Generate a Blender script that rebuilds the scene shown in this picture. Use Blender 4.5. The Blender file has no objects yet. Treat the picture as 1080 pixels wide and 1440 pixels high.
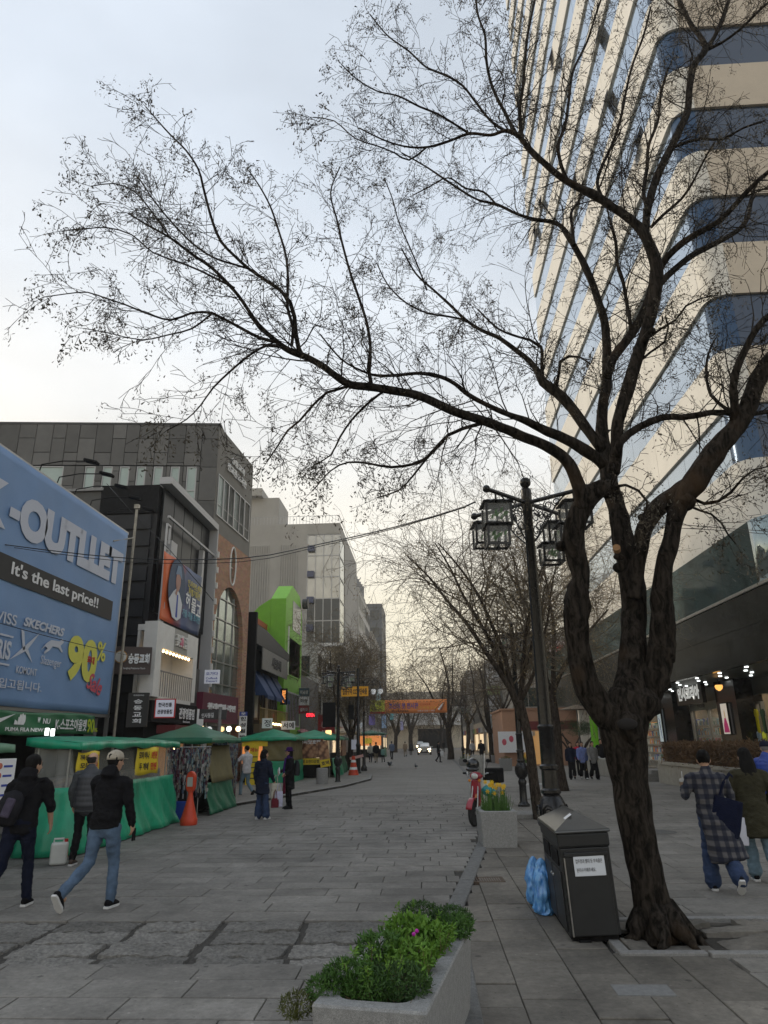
import bpy, math, random
import numpy as np
from mathutils import Vector, Matrix, Euler, noise
R = math.radians
rng = random.Random(7)
sc = bpy.context.scene
COL = sc.collection

# ------------------------------------------------------------------ camera
F_PX = 980.0; CAM_H = 1.8
PITCH = R(18.184); YAW = R(3.049); ROLL = R(0.9)
_cp, _sp, _cy, _sy = math.cos(PITCH), math.sin(PITCH), math.cos(YAW), math.sin(YAW)
C_F = Vector((-_sy*_cp, _cy*_cp, _sp)); C_R0 = Vector((_cy, _sy, 0)); C_U0 = C_R0.cross(C_F)
C_R = C_R0*math.cos(ROLL) - C_U0*math.sin(ROLL)
C_U = C_R0*math.sin(ROLL) + C_U0*math.cos(ROLL)
CAM = Vector((0, 0, CAM_H))
cam_data = bpy.data.cameras.new('camera'); cam = bpy.data.objects.new('camera', cam_data); COL.objects.link(cam)
cam_data.sensor_fit = 'VERTICAL'; cam_data.sensor_height = 36; cam_data.lens = 36*F_PX/1440
cam_data.clip_start = 0.05; cam_data.clip_end = 3000
m = Matrix((C_R, C_U, -C_F)).transposed().to_4x4(); m.translation = CAM
cam.matrix_world = m
sc.camera = cam

# ------------------------------------------------------------------ sky, sun, exposure
SUN_EL, SUN_AZ = R(17), R(-62)          # azimuth measured from +Y, negative = left of the street
w = bpy.data.worlds.new('World'); sc.world = w; w.use_nodes = True
nt = w.node_tree; nt.nodes.clear()
N = nt.nodes.new; L = nt.links.new
out = N('ShaderNodeOutputWorld'); bg = N('ShaderNodeBackground'); bg.inputs['Strength'].default_value = 0.1
sky = N('ShaderNodeTexSky'); sky.sky_type = 'NISHITA'; sky.sun_disc = False
sky.sun_elevation = SUN_EL; sky.sun_rotation = SUN_AZ; sky.air_density = 1.0; sky.dust_density = 2.5; sky.ozone_density = 1.5
tc = N('ShaderNodeTexCoord'); sep = N('ShaderNodeSeparateXYZ'); L(tc.outputs['Generated'], sep.inputs[0])
ramp = N('ShaderNodeValToRGB'); ramp.color_ramp.interpolation = 'EASE'
el = ramp.color_ramp.elements
el[0].position = 0.0; el[0].color = (0.90, 0.76, 0.52, 1)
el[1].position = 1.0; el[1].color = (0.56, 0.62, 0.70, 1)
for p, c in ((0.16, (0.95, 0.86, 0.66, 1)), (0.28, (0.92, 0.87, 0.76, 1)), (0.40, (0.84, 0.84, 0.82, 1)), (0.52, (0.71, 0.75, 0.79, 1)), (0.7, (0.61, 0.67, 0.745, 1))):
    e = el.new(p); e.color = c
dotn = N('ShaderNodeVectorMath'); dotn.operation = 'DOT_PRODUCT'; L(tc.outputs['Generated'], dotn.inputs[0]); dotn.inputs[1].default_value = (math.sin(SUN_AZ), math.cos(SUN_AZ), 0)
ma1 = N('ShaderNodeMath'); ma1.operation = 'MULTIPLY_ADD'; ma1.inputs[1].default_value = -0.30; ma1.inputs[2].default_value = 1.12; L(dotn.outputs['Value'], ma1.inputs[0])
ma2 = N('ShaderNodeMath'); ma2.operation = 'MULTIPLY'; L(ma1.outputs[0], ma2.inputs[0]); L(sep.outputs['Z'], ma2.inputs[1]); L(ma2.outputs[0], ramp.inputs[0])
mp = N('ShaderNodeMapping'); mp.inputs['Scale'].default_value = (1.3, 1.3, 3.2); L(tc.outputs['Generated'], mp.inputs[0])
nz = N('ShaderNodeTexNoise'); nz.inputs['Scale'].default_value = 1.6; nz.inputs['Detail'].default_value = 5; nz.inputs['Roughness'].default_value = 0.5
L(mp.outputs[0], nz.inputs['Vector'])
mr = N('ShaderNodeMapRange'); mr.inputs['From Min'].default_value = 0.3; mr.inputs['From Max'].default_value = 0.7
mr.inputs['To Min'].default_value = 10.6; mr.inputs['To Max'].default_value = 14.0
L(nz.outputs['Fac'], mr.inputs[0])
vm = N('ShaderNodeVectorMath'); vm.operation = 'SCALE'; L(ramp.outputs[0], vm.inputs[0]); L(mr.outputs[0], vm.inputs['Scale'])
mx = N('ShaderNodeMix'); mx.data_type = 'RGBA'; mx.inputs['Factor'].default_value = 0.80
L(sky.outputs[0], mx.inputs['A']); L(vm.outputs[0], mx.inputs['B']); L(mx.outputs['Result'], bg.inputs['Color']); L(bg.outputs[0], out.inputs[0])
sd = bpy.data.lights.new('sun', 'SUN'); sd.energy = 1.5; sd.angle = R(12); sd.color = (1.0, 0.86, 0.66)
sun = bpy.data.objects.new('sun', sd); COL.objects.link(sun)
sdir = Vector((math.sin(SUN_AZ)*math.cos(SUN_EL), math.cos(SUN_AZ)*math.cos(SUN_EL), math.sin(SUN_EL)))
sun.rotation_euler = sdir.to_track_quat('Z', 'Y').to_euler(); sun.location = (-30, 20, 40)
vs = sc.view_settings; vs.view_transform = 'Standard'; vs.look = 'None'; vs.exposure = 0.14; vs.gamma = 1.0
try: vs.use_curve_mapping = False
except Exception: pass
sc.cycles.max_bounces = 8; sc.cycles.transparent_max_bounces = 24

# ------------------------------------------------------------------ picture point -> place
def ray(x, y):
    return (C_R*(x-540) + C_U*(720-y) + C_F*F_PX).normalized()
def G(x, y, z=0.0):
    d = ray(x, y); t = (z-CAM_H)/d.z; return Vector((d.x*t, d.y*t, z))
def AX(x, y, X):
    d = ray(x, y); t = X/d.x; return CAM + d*t
def AY(x, y, Y):
    d = ray(x, y); t = Y/d.y; return CAM + d*t
def depth(p): return (Vector(p)-CAM).dot(C_F)
class Plane:
    """a facade: origin p0 on the ground, u runs to the viewer's right"""
    def __init__(s, x, y, rz):
        s.o = Vector((x, y, 0)); s.rz = R(rz); s.u = Vector((math.cos(s.rz), math.sin(s.rz), 0)); s.n = Vector((-s.u.y, s.u.x, 0))
    def at(s, px, py, off=0.0):
        d = ray(px, py); t = ((s.o-CAM).dot(s.n)+off)/d.dot(s.n); p = CAM + d*t
        return ((p-s.o).dot(s.u), p.z)
    def quad(s, pts, off=0.0): return [s.at(a, b, off) for a, b in pts]
    def rect(s, x0, y0, x1, y1, off=0.0):
        a = s.at(x0, y0, off); b = s.at(x1, y1, off); return a[0], b[0], b[1], a[1]

# ------------------------------------------------------------------ materials
MATS = {}
def mat(name, col, rough=0.7, metal=0.0, nscale=0, namt=0.15, bump=0.0, bscale=None, emit=None, estr=0, alpha=1.0, trans=0.0, spots=0,
        ior=1.45, rnd=0.0, col2=None, stretch=(1, 1, 1), spec=0.5, dirt=0.0, detail=6, coat=0.0, sss=0):
    if name in MATS: return MATS[name]
    m = bpy.data.materials.new(name); m.use_nodes = True; t = m.node_tree; b = t.nodes['Principled BSDF']
    col = tuple(col)[:3]; b.inputs['Base Color'].default_value = (*col, 1); b.inputs['Roughness'].default_value = rough
    b.inputs['Metallic'].default_value = metal; b.inputs['IOR'].default_value = ior
    b.inputs['Specular IOR Level'].default_value = spec; b.inputs['Coat Weight'].default_value = coat
    if emit: b.inputs['Emission Color'].default_value = (*emit, 1); b.inputs['Emission Strength'].default_value = estr
    b.inputs['Alpha'].default_value = alpha; b.inputs['Transmission Weight'].default_value = trans
    src = None
    if nscale or bump:
        tcn = t.nodes.new('ShaderNodeTexCoord'); mpn = t.nodes.new('ShaderNodeMapping'); mpn.inputs['Scale'].default_value = stretch
        t.links.new(tcn.outputs['Object'], mpn.inputs[0])
        if rnd:
            oi0 = t.nodes.new('ShaderNodeObjectInfo'); cx = t.nodes.new('ShaderNodeVectorMath'); cx.operation = 'SCALE'
            cx.inputs[0].default_value = (37, 53, 11); t.links.new(oi0.outputs['Random'], cx.inputs['Scale'])
            t.links.new(cx.outputs[0], mpn.inputs['Location'])
    if nscale:
        n = t.nodes.new('ShaderNodeTexNoise'); n.inputs['Scale'].default_value = nscale; n.inputs['Detail'].default_value = detail; n.inputs['Roughness'].default_value = 0.62
        t.links.new(mpn.outputs[0], n.inputs['Vector'])
        r = t.nodes.new('ShaderNodeMapRange'); r.inputs['From Min'].default_value = 0.3; r.inputs['From Max'].default_value = 0.7
        t.links.new(n.outputs['Fac'], r.inputs[0])
        mxx = t.nodes.new('ShaderNodeMix'); mxx.data_type = 'RGBA'; t.links.new(r.outputs[0], mxx.inputs['Factor'])
        c2 = col2 if col2 else tuple(min(1, c*(1+namt)) for c in col); c1 = col if col2 else tuple(c*(1-namt) for c in col)
        mxx.inputs['A'].default_value = (*c1, 1); mxx.inputs['B'].default_value = (*c2, 1); src = mxx.outputs['Result']
    if dirt and nscale:
        n3 = t.nodes.new('ShaderNodeTexNoise'); n3.inputs['Scale'].default_value = nscale*0.13; n3.inputs['Detail'].default_value = 8; n3.inputs['Roughness'].default_value = .7
        geo = t.nodes.new('ShaderNodeNewGeometry'); t.links.new(geo.outputs['Position'], n3.inputs['Vector'])
        r3 = t.nodes.new('ShaderNodeMapRange'); r3.inputs['From Min'].default_value = .38; r3.inputs['From Max'].default_value = .68
        r3.inputs['To Min'].default_value = 1.0; r3.inputs['To Max'].default_value = 1-dirt; t.links.new(n3.outputs['Fac'], r3.inputs[0])
        v3 = t.nodes.new('ShaderNodeVectorMath'); v3.operation = 'SCALE'; t.links.new(src, v3.inputs[0]); t.links.new(r3.outputs[0], v3.inputs['Scale']); src = v3.outputs[0]
    if rnd:
        oi = t.nodes.new('ShaderNodeObjectInfo'); rr = t.nodes.new('ShaderNodeMapRange')
        rr.inputs['To Min'].default_value = 1-rnd; rr.inputs['To Max'].default_value = 1+rnd; t.links.new(oi.outputs['Random'], rr.inputs[0])
        v = t.nodes.new('ShaderNodeVectorMath'); v.operation = 'SCALE'
        if src: t.links.new(src, v.inputs[0])
        else: v.inputs[0].default_value = col
        t.links.new(rr.outputs[0], v.inputs['Scale']); src = v.outputs[0]
    if spots and src:
        g5 = t.nodes.new('ShaderNodeNewGeometry')
        for sc5, lim, gain in ((7.0, .06, 1.45), (11.0, .07, .55), (2.2, .05, .5)):
            v5 = t.nodes.new('ShaderNodeTexVoronoi'); v5.inputs['Scale'].default_value = sc5; t.links.new(g5.outputs['Position'], v5.inputs['Vector'])
            r5 = t.nodes.new('ShaderNodeMapRange'); r5.inputs['From Min'].default_value = lim; r5.inputs['From Max'].default_value = lim*1.6
            r5.inputs['To Min'].default_value = 1+(gain-1)*spots; r5.inputs['To Max'].default_value = 1; t.links.new(v5.outputs['Distance'], r5.inputs[0])
            s5 = t.nodes.new('ShaderNodeVectorMath'); s5.operation = 'SCALE'; t.links.new(src, s5.inputs[0]); t.links.new(r5.outputs[0], s5.inputs['Scale']); src = s5.outputs[0]
        n6 = t.nodes.new('ShaderNodeTexNoise'); n6.inputs['Scale'].default_value = .55; n6.inputs['Detail'].default_value = 9; n6.inputs['Roughness'].default_value = .72; n6.inputs['Distortion'].default_value = .6
        t.links.new(g5.outputs['Position'], n6.inputs['Vector']); r6 = t.nodes.new('ShaderNodeMapRange'); r6.inputs['From Min'].default_value = .35; r6.inputs['From Max'].default_value = .65
        r6.inputs['To Min'].default_value = 1-.38*spots; r6.inputs['To Max'].default_value = 1+.18*spots; t.links.new(n6.outputs['Fac'], r6.inputs[0])
        s6 = t.nodes.new('ShaderNodeVectorMath'); s6.operation = 'SCALE'; t.links.new(src, s6.inputs[0]); t.links.new(r6.outputs[0], s6.inputs['Scale']); src = s6.outputs[0]
    if src: t.links.new(src, b.inputs['Base Color'])
    if bump:
        n2 = t.nodes.new('ShaderNodeTexNoise'); n2.inputs['Scale'].default_value = bscale or nscale*3; n2.inputs['Detail'].default_value = 6
        t.links.new(mpn.outputs[0], n2.inputs['Vector'])
        bp = t.nodes.new('ShaderNodeBump'); bp.inputs['Strength'].default_value = min(1, bump); bp.inputs['Distance'].default_value = 0.02
        t.links.new(n2.outputs['Fac'], bp.inputs['Height']); t.links.new(bp.outputs[0], b.inputs['Normal'])
    MATS[name] = m; return m
def hexc(r, g, b): return tuple(((c/255)/12.92 if c/255 <= .04045 else ((c/255+.055)/1.055)**2.4) for c in (r, g, b))

# ------------------------------------------------------------------ mesh builder
class MB:
    def __init__(s): s.v = []; s.f = []; s.m = []; s.cur = 0
    def add(s, vs, fs):
        o = len(s.v); s.v.extend(tuple(v) for v in vs); s.f.extend(tuple(i+o for i in f) for f in fs); s.m.extend([s.cur]*len(fs)); return s
    def box(s, x0, x1, y0, y1, z0, z1, M=None):
        vs = [(x0,y0,z0),(x1,y0,z0),(x1,y1,z0),(x0,y1,z0),(x0,y0,z1),(x1,y0,z1),(x1,y1,z1),(x0,y1,z1)]
        if M is not None: vs = [M @ Vector(v) for v in vs]
        return s.add(vs, [(0,3,2,1),(4,5,6,7),(0,1,5,4),(1,2,6,5),(2,3,7,6),(3,0,4,7)])
    def cb(s, c, d, M=None, rz=0):
        if rz: M = Matrix.Translation(c) @ Matrix.Rotation(rz, 4, 'Z') @ (M or Matrix()) ; c = (0, 0, 0)
        elif M is not None: M = Matrix.Translation(c) @ M; c = (0, 0, 0)
        return s.box(c[0]-d[0]/2, c[0]+d[0]/2, c[1]-d[1]/2, c[1]+d[1]/2, c[2]-d[2]/2, c[2]+d[2]/2, M)
    def tube(s, pts, rad, n=8, caps=True, ref=None):
        pts = [Vector(p) for p in pts]; k = len(pts)
        if not isinstance(rad, (list, tuple)): rad = [rad]*k
        vs = []; prev = None
        for i, p in enumerate(pts):
            t = (pts[min(i+1, k-1)] - pts[max(i-1, 0)])
            if t.length < 1e-9: t = Vector((0, 0, 1))
            t.normalize()
            if ref is not None:
                a = Vector(ref); a = a - t*a.dot(t)
                if a.length < .35: a = Vector((0, 1, 0)) - t*t.y
                a.normalize()
            elif prev is None:
                a = t.orthogonal().normalized()
            else:
                a = prev - t*prev.dot(t)
                a = a.normalized() if a.length > 1e-6 else t.orthogonal().normalized()
            prev = a; b = t.cross(a)
            ra, rb = rad[i] if isinstance(rad[i], (tuple, list)) else (rad[i], rad[i])
            for j in range(n):
                th = 2*math.pi*j/n; vs.append(p + a*(ra*math.cos(th)) + b*(rb*math.sin(th)))
        fs = [(i*n+j, i*n+(j+1) % n, (i+1)*n+(j+1) % n, (i+1)*n+j) for i in range(k-1) for j in range(n)]
        if caps: fs += [tuple(range(n-1, -1, -1)), tuple((k-1)*n+j for j in range(n))]
        return s.add(vs, fs)
    def cyl(s, a, b, r, n=12, r2=None): return s.tube([a, b], [r, r if r2 is None else r2], n)
    def lathe(s, prof, c=(0, 0, 0), n=20):
        vs = [(c[0]+r*math.cos(2*math.pi*j/n), c[1]+r*math.sin(2*math.pi*j/n), c[2]+z) for r, z in prof for j in range(n)]
        k = len(prof); fs = [(i*n+j, i*n+(j+1) % n, (i+1)*n+(j+1) % n, (i+1)*n+j) for i in range(k-1) for j in range(n)]
        fs += [tuple(range(n-1, -1, -1)), tuple((k-1)*n+j for j in range(n))]
        return s.add(vs, fs)
    def ball(s, c, r, n=12, k=7):
        rr = r if isinstance(r, (tuple, list)) else (r, r, r); vs = []; fs = []
        for i in range(k+1):
            ph = math.pi*i/k
            for j in range(n):
                th = 2*math.pi*j/n; vs.append((c[0]+rr[0]*math.sin(ph)*math.cos(th)+(1e-5*j if i in (0, k) else 0), c[1]+rr[1]*math.sin(ph)*math.sin(th), c[2]+rr[2]*math.cos(ph)))
        fs = [(i*n+j, (i+1)*n+j, (i+1)*n+(j+1) % n, i*n+(j+1) % n) for i in range(k) for j in range(n)]
        return s.add(vs, fs)
    def prism(s, pts, y0, y1):
        """outline in the x,z plane, extruded along y"""
        k = len(pts); vs = [(x, y0, z) for x, z in pts]+[(x, y1, z) for x, z in pts]
        a = sum(pts[i][0]*pts[(i+1) % k][1]-pts[(i+1) % k][0]*pts[i][1] for i in range(k))
        f = [tuple(range(k)), tuple(range(2*k-1, k-1, -1))]+[(i, i+k, (i+1) % k+k, (i+1) % k) for i in range(k)]
        if a < 0: f = [tuple(reversed(q)) for q in f]
        return s.add(vs, f)
    def prismz(s, pts, z0, z1):
        k = len(pts); vs = [(x, y, z0) for x, y in pts]+[(x, y, z1) for x, y in pts]
        a = sum(pts[i][0]*pts[(i+1) % k][1]-pts[(i+1) % k][0]*pts[i][1] for i in range(k))
        f = [tuple(range(k-1, -1, -1)), tuple(range(k, 2*k))]+[(i, (i+1) % k, (i+1) % k+k, i+k) for i in range(k)]
        if a < 0: f = [tuple(reversed(q)) for q in f]
        return s.add(vs, f)
    def sheet(s, grid):
        """grid[i][j] of points"""
        r, c = len(grid), len(grid[0]); return s.add([p for row in grid for p in row], [(i*c+j, i*c+j+1, (i+1)*c+j+1, (i+1)*c+j) for i in range(r-1) for j in range(c-1)])
    def mesh(s, name, mats):
        me = bpy.data.meshes.new(name); me.from_pydata(s.v, [], s.f)
        for q in (mats if isinstance(mats, (list, tuple)) else [mats]): me.materials.append(q)
        if any(s.m): me.polygons.foreach_set('material_index', s.m)
        me.update(); return me
    def build(s, name, mats, parent=None, smooth=None, bevel=0, loc=None, solid=0, kind=None, label=None):
        me = s.mesh(name, mats)
        return link(name, me, parent, smooth, bevel, loc, solid, kind, label)
def link(name, me, parent=None, smooth=None, bevel=0, loc=None, solid=0, kind=None, label=None):
    if smooth is not None:
        me.polygons.foreach_set('use_smooth', [True]*len(me.polygons))
        if smooth < 180:
            me.set_sharp_from_angle(angle=R(smooth))
    o = bpy.data.objects.new(name, me); COL.objects.link(o)
    if parent: o.parent = parent
    if loc is not None: o.location = loc
    if solid:
        md = o.modifiers.new('Solid', 'SOLIDIFY'); md.thickness = solid; md.offset = 0
    if bevel:
        md = o.modifiers.new('Bevel', 'BEVEL'); md.width = bevel; md.segments = 2; md.limit_method = 'ANGLE'; md.angle_limit = R(40)
    if kind: o['kind'] = kind
    if label: o['label'] = label
    return o
def tag(o, label=None, cat=None, group=None, kind=None):
    if label: o['label'] = label
    if cat: o['category'] = cat
    if group: o['group'] = group
    if kind: o['kind'] = kind
    return o
def thing(name, label, cat, loc=(0, 0, 0), rz=0, group=None, kind=None):
    o = bpy.data.objects.new(name, None); COL.objects.link(o); o.location = loc; o.rotation_euler = (0, 0, R(rz)); o.empty_display_size = .2
    return tag(o, label, cat, group, kind)
def copy_tree(o, parent=None):
    c = o.copy(); COL.objects.link(c); c.parent = parent
    for ch in list(o.children): copy_tree(ch, c)
    return c
_FB = {}
def text_mesh(body, size, bold=0.0, ext=0.002, align='CENTER', space=1.0, shear=0.0):
    cu = bpy.data.curves.new('t', 'FONT'); cu.body = body; cu.size = 1; cu.extrude = ext/size; cu.offset = bold; cu.align_x = align; cu.align_y = 'CENTER'
    cu.space_character = space; cu.resolution_u = 4 if size >= .9 and bold else 2; cu.shear = shear; cu.space_line = .95
    o = bpy.data.objects.new('t', cu); _tmp.collection.objects.link(o); vl = _tmp.view_layers[0]; vl.update()
    me = bpy.data.meshes.new_from_object(o.evaluated_get(vl.depsgraph)); bpy.data.objects.remove(o); bpy.data.curves.remove(cu)
    me.transform(Matrix.Scale(size, 4)); return me
def text(body, parent, x, z, size, m, y=-0.01, bold=0.0, width=None, height=None, ext=0.002, align='CENTER', rot=0, name='lettering', space=1.0, shear=0, vertical=False):
    """text in the parent's facade frame: reads along +x, faces -y"""
    if vertical: body = '\n'.join(body)
    me = text_mesh(body, size, bold, ext, align, space, shear)
    if len(me.vertices) and (width or height):
        co = np.empty(len(me.vertices)*3); me.vertices.foreach_get('co', co); co = co.reshape(-1, 3)
        lo, hi = co.min(0), co.max(0)
        if width: co[:, 0] = (co[:, 0]-(lo[0]+hi[0])/2)*width/(hi[0]-lo[0])
        if height: co[:, 1] = (co[:, 1]-(lo[1]+hi[1])/2)*height/(hi[1]-lo[1])
        me.vertices.foreach_set('co', co.ravel())
    me.transform(Matrix.Translation((x, y, z)) @ Matrix.Rotation(R(-rot), 4, 'Y') @ Matrix.Rotation(R(90), 4, 'X'))
    me.materials.clear(); me.materials.append(m)
    for p in me.polygons: p.material_index = 0
    return link(name, me, parent)
_tmp = bpy.data.scenes.new('workshop')
def fuse(mb, voxel, smooth=4):
    me = mb.mesh('tmp', []); o = bpy.data.objects.new('tmp', me); _tmp.collection.objects.link(o)
    r = o.modifiers.new('r', 'REMESH'); r.mode = 'VOXEL'; r.voxel_size = voxel
    if smooth:
        q = o.modifiers.new('s', 'SMOOTH'); q.factor = .6; q.iterations = smooth
    vl = _tmp.view_layers[0]; vl.update(); dg = vl.depsgraph
    res = bpy.data.meshes.new_from_object(o.evaluated_get(dg)); bpy.data.objects.remove(o); bpy.data.meshes.remove(me); return res
def wrinkle(me, amp, sc_=(6, 6, 3), seed=0, amp2=0):
    n = len(me.vertices); co = np.empty(n*3); me.vertices.foreach_get('co', co); co = co.reshape(-1, 3)
    no = np.empty(n*3); me.vertices.foreach_get('normal', no); no = no.reshape(-1, 3)
    for i in range(n):
        p = Vector((co[i, 0]*sc_[0]+seed, co[i, 1]*sc_[1], co[i, 2]*sc_[2]+seed*.7))
        d = noise.noise(p)*amp + (noise.noise(p*3.1)*amp2 if amp2 else 0)
        co[i] += no[i]*d
    me.vertices.foreach_set('co', co.ravel()); me.update()
# ------------------------------------------------------------------ shared materials
M_black = mat('black_paint', (.014, .014, .015), .24, 0, 20, .3, .1, 60)
M_blackmat = mat('black_matte', (.010, .010, .011), .75, 0, 9, .4, spec=.15)
M_darkgrey = mat('dark_grey', (.05, .05, .052), .6, 0, 8, .2)
M_grey = mat('grey_paint', (.22, .22, .22), .6, 0, 6, .2)
M_white = mat('white_paint', (.72, .71, .69), .5, 0, 3, .08, dirt=.1)
M_whitesign = mat('white_sign', (.78, .79, .82), .45)
M_chrome = mat('brushed_steel', (.5, .5, .5), .3, 1.0, 15, .2)
M_alu = mat('aluminium_frame', (.35, .35, .35), .4, .8)
M_glassdark = mat('dark_glass', (.02, .025, .028), .06, 0, spec=.8)
M_glassgreen = mat('green_tinted_glass', (.025, .05, .048), .07, 0, 1.2, .5, spec=.8)
M_glassblue = mat('blue_mirror_glass', (.40, .47, .55), .10, .85, .35, .08)
M_glassclear = mat('reflective_glass', (.28, .33, .32), .08, .75, .5, .15)
M_glassday = mat('painted_sky_glass', (.34, .42, .39), .15, .0, .8, .1, spec=.8)  # pale green base colour stands in for the sky mirrored in the panes
M_granite = mat('granite', (.27, .27, .265), .75, 0, 160, .35, .25, 260, dirt=.25)
M_granite2 = mat('granite_kerb', (.26, .255, .245), .8, 0, 120, .3, .35, 160, dirt=.3)
M_paving = mat('paving_stone', (.212, .200, .182), .78, 0, 22, .18, .3, 90, rnd=.17, dirt=.26, spots=1)
M_pavingR = mat('walk_stone', (.182, .165, .140), .8, 0, 18, .2, .3, 80, rnd=.22, dirt=.32, spots=1)
M_plaza = mat('plaza_stone', (.212, .199, .178), .8, 0, 18, .16, .3, 80, rnd=.14, dirt=.2, spots=.8)
M_lightslab = mat('pale_slab', (.19, .19, .185), .8, 0, 18, .16, .3, 80)
M_joint = mat('joint_dirt', (.052, .048, .042), .95, 0, 30, .4, .5, 60)
M_rough = mat('hewn_stone', (.190, .182, .168), .9, 0, 26, .45, 1.0, 38, rnd=.30, dirt=.35)
M_soil = mat('soil', (.042, .037, .030), .98, 0, 30, .4, .8, 60)
M_bark = None
M_concrete = mat('concrete', (.30, .29, .275), .85, 0, 1.6, .12, .15, 20, dirt=.2)
M_skin = mat('skin', (.48, .29, .20), .55, 0, 12, .08)
M_hair = mat('dark_hair', (.006, .0055, .0055), .75, 0, 90, .4, .5, 120, stretch=(1, 1, .15), spec=.2)
M_bulb = mat('warm_bulb', (1, .8, .5), .4, emit=(1, .66, .3), estr=7)
M_coolbulb = mat('cool_lamp', (1, 1, 1), .4, emit=(.95, 1, .97), estr=3)
M_red = mat('red_paint', (.42, .02, .02), .45, 0, 8, .12)
M_yellow = mat('yellow_vinyl', (.72, .55, .03), .5, 0, 5, .08)
M_ink = mat('ink', (.02, .02, .03), .7)
M_inkred = mat('ink_red', (.5, .03, .03), .7)
M_inkblue = mat('ink_blue', (.04, .07, .35), .7)
M_letterwhite = mat('letter_white', (.74, .75, .77), .55)
def cloth(name, col, rough=.85, bs=60): return mat('cloth_'+name, col, rough, 0, 14, .22, .5, bs, spec=.1)
def cr(a, b): return np.array([a[1]*b[2]-a[2]*b[1], a[2]*b[0]-a[0]*b[2], a[0]*b[1]-a[1]*b[0]])
class Fast:
    """numpy mesh accumulator for thin tubes and leaf-like slivers"""
    def __init__(s): s.v = []; s.f = []; s.n = 0
    def tube(s, P, rad, n=3):
        k = len(P); P = np.asarray(P, float); T = np.gradient(P, axis=0); T /= np.linalg.norm(T, axis=1)[:, None]+1e-9
        ref = np.array([.3, .2, .93]) if abs(T[0, 2]) < .9 else np.array([1., 0, 0])
        A = ref-T*(T@ref)[:, None]; A /= np.linalg.norm(A, axis=1)[:, None]+1e-9; B = np.cross(T, A)
        th = np.arange(n)*2*math.pi/n; rad = np.asarray(rad, float)
        V = P[:, None, :]+rad[:, None, None]*(A[:, None, :]*np.cos(th)[None, :, None]+B[:, None, :]*np.sin(th)[None, :, None])
        s.v.append(V.reshape(-1, 3)); i = np.arange(k-1)[:, None]*n; j = np.arange(n)[None, :]
        a = i+j; b = i+(j+1) % n; s.f.append(np.stack([a, b, b+n, a+n], -1).reshape(-1, 4)+s.n); s.n += k*n
    def quads(s, Q):
        """Q: (m,4,3)"""
        Q = np.asarray(Q); mth = len(Q); s.v.append(Q.reshape(-1, 3)); s.f.append(np.arange(mth*4).reshape(-1, 4)+s.n); s.n += mth*4
    def build(s, name, m, parent=None, smooth=False, kind=None):
        if not s.v: return None
        V = np.concatenate(s.v); Fc = np.concatenate(s.f); me = bpy.data.meshes.new(name)
        me.vertices.add(len(V)); me.vertices.foreach_set('co', V.ravel()); me.loops.add(len(Fc)*4); me.loops.foreach_set('vertex_index', Fc.ravel().astype(np.int32))
        me.polygons.add(len(Fc)); me.polygons.foreach_set('loop_start', np.arange(0, len(Fc)*4, 4, dtype=np.int32)); me.polygons.foreach_set('loop_total', np.full(len(Fc), 4, np.int32))
        if smooth: me.polygons.foreach_set('use_smooth', np.ones(len(Fc), bool))
        me.materials.append(m); me.update(calc_edges=True); return link(name, me, parent, kind=kind)
def unit(v): return v/(math.sqrt(v[0]*v[0]+v[1]*v[1]+v[2]*v[2])+1e-9)
# ------------------------------------------------------------------ ground and paving
def slab_mesh(name, sx, sy, h, ch, m, rough=0, n=1, seed=0):
    """a stone with a chamfered top, origin at the centre of its top face"""
    mb = MB(); x, y = sx/2, sy/2; c = ch
    if not rough:
        mb.add([(-x, -y, -h), (x, -y, -h), (x, y, -h), (-x, y, -h), (-x, -y, -c), (x, -y, -c), (x, y, -c), (-x, y, -c),
                (-x+c, -y+c, 0), (x-c, -y+c, 0), (x-c, y-c, 0), (-x+c, y-c, 0)],
               [(0, 1, 5, 4), (1, 2, 6, 5), (2, 3, 7, 6), (3, 0, 4, 7), (4, 5, 9, 8), (5, 6, 10, 9), (6, 7, 11, 10), (7, 4, 8, 11), (8, 9, 10, 11)])
    else:
        nx, ny = 18, 10; rr = random.Random(seed); g = []
        for i in range(nx+1):
            row = []
            for j in range(ny+1):
                u, v = i/nx*2-1, j/ny*2-1; u = math.copysign(.975, u) if .85 < abs(u) < .99 else u; v = math.copysign(.96, v) if .75 < abs(v) < .99 else v
                e = max(abs(u), abs(v)); k = 1-.02*noise.noise(Vector((u*2+seed*7, v*2, 3)))-.015
                px, py = u*x*k+noise.noise(Vector((u*3, v*3, seed*3.3)))*.010, v*y*k+noise.noise(Vector((u*3+9, v*3, seed*3.3)))*.012
                z = noise.noise(Vector((u*3+seed, v*2, seed*1.7)))*rough*1.2+noise.noise(Vector((u*9+seed, v*6, seed*1.7)))*rough*.7
                if e > .99: z = -h
                elif e > .95: z -= rough*.5
                row.append((px, py, z))
            g.append(row)
        mb.sheet(g)
        mb.f = [tuple(f) for f in mb.f]
    return mb.mesh(name, m)
def sheet_obj(name, x0, x1, y0, y1, z, m, kind='structure', parent=None):
    mb = MB(); mb.box(x0, x1, y0, y1, z-.3, z); o = mb.build(name, m, parent)
    if kind: o['kind'] = kind
    return o
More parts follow.
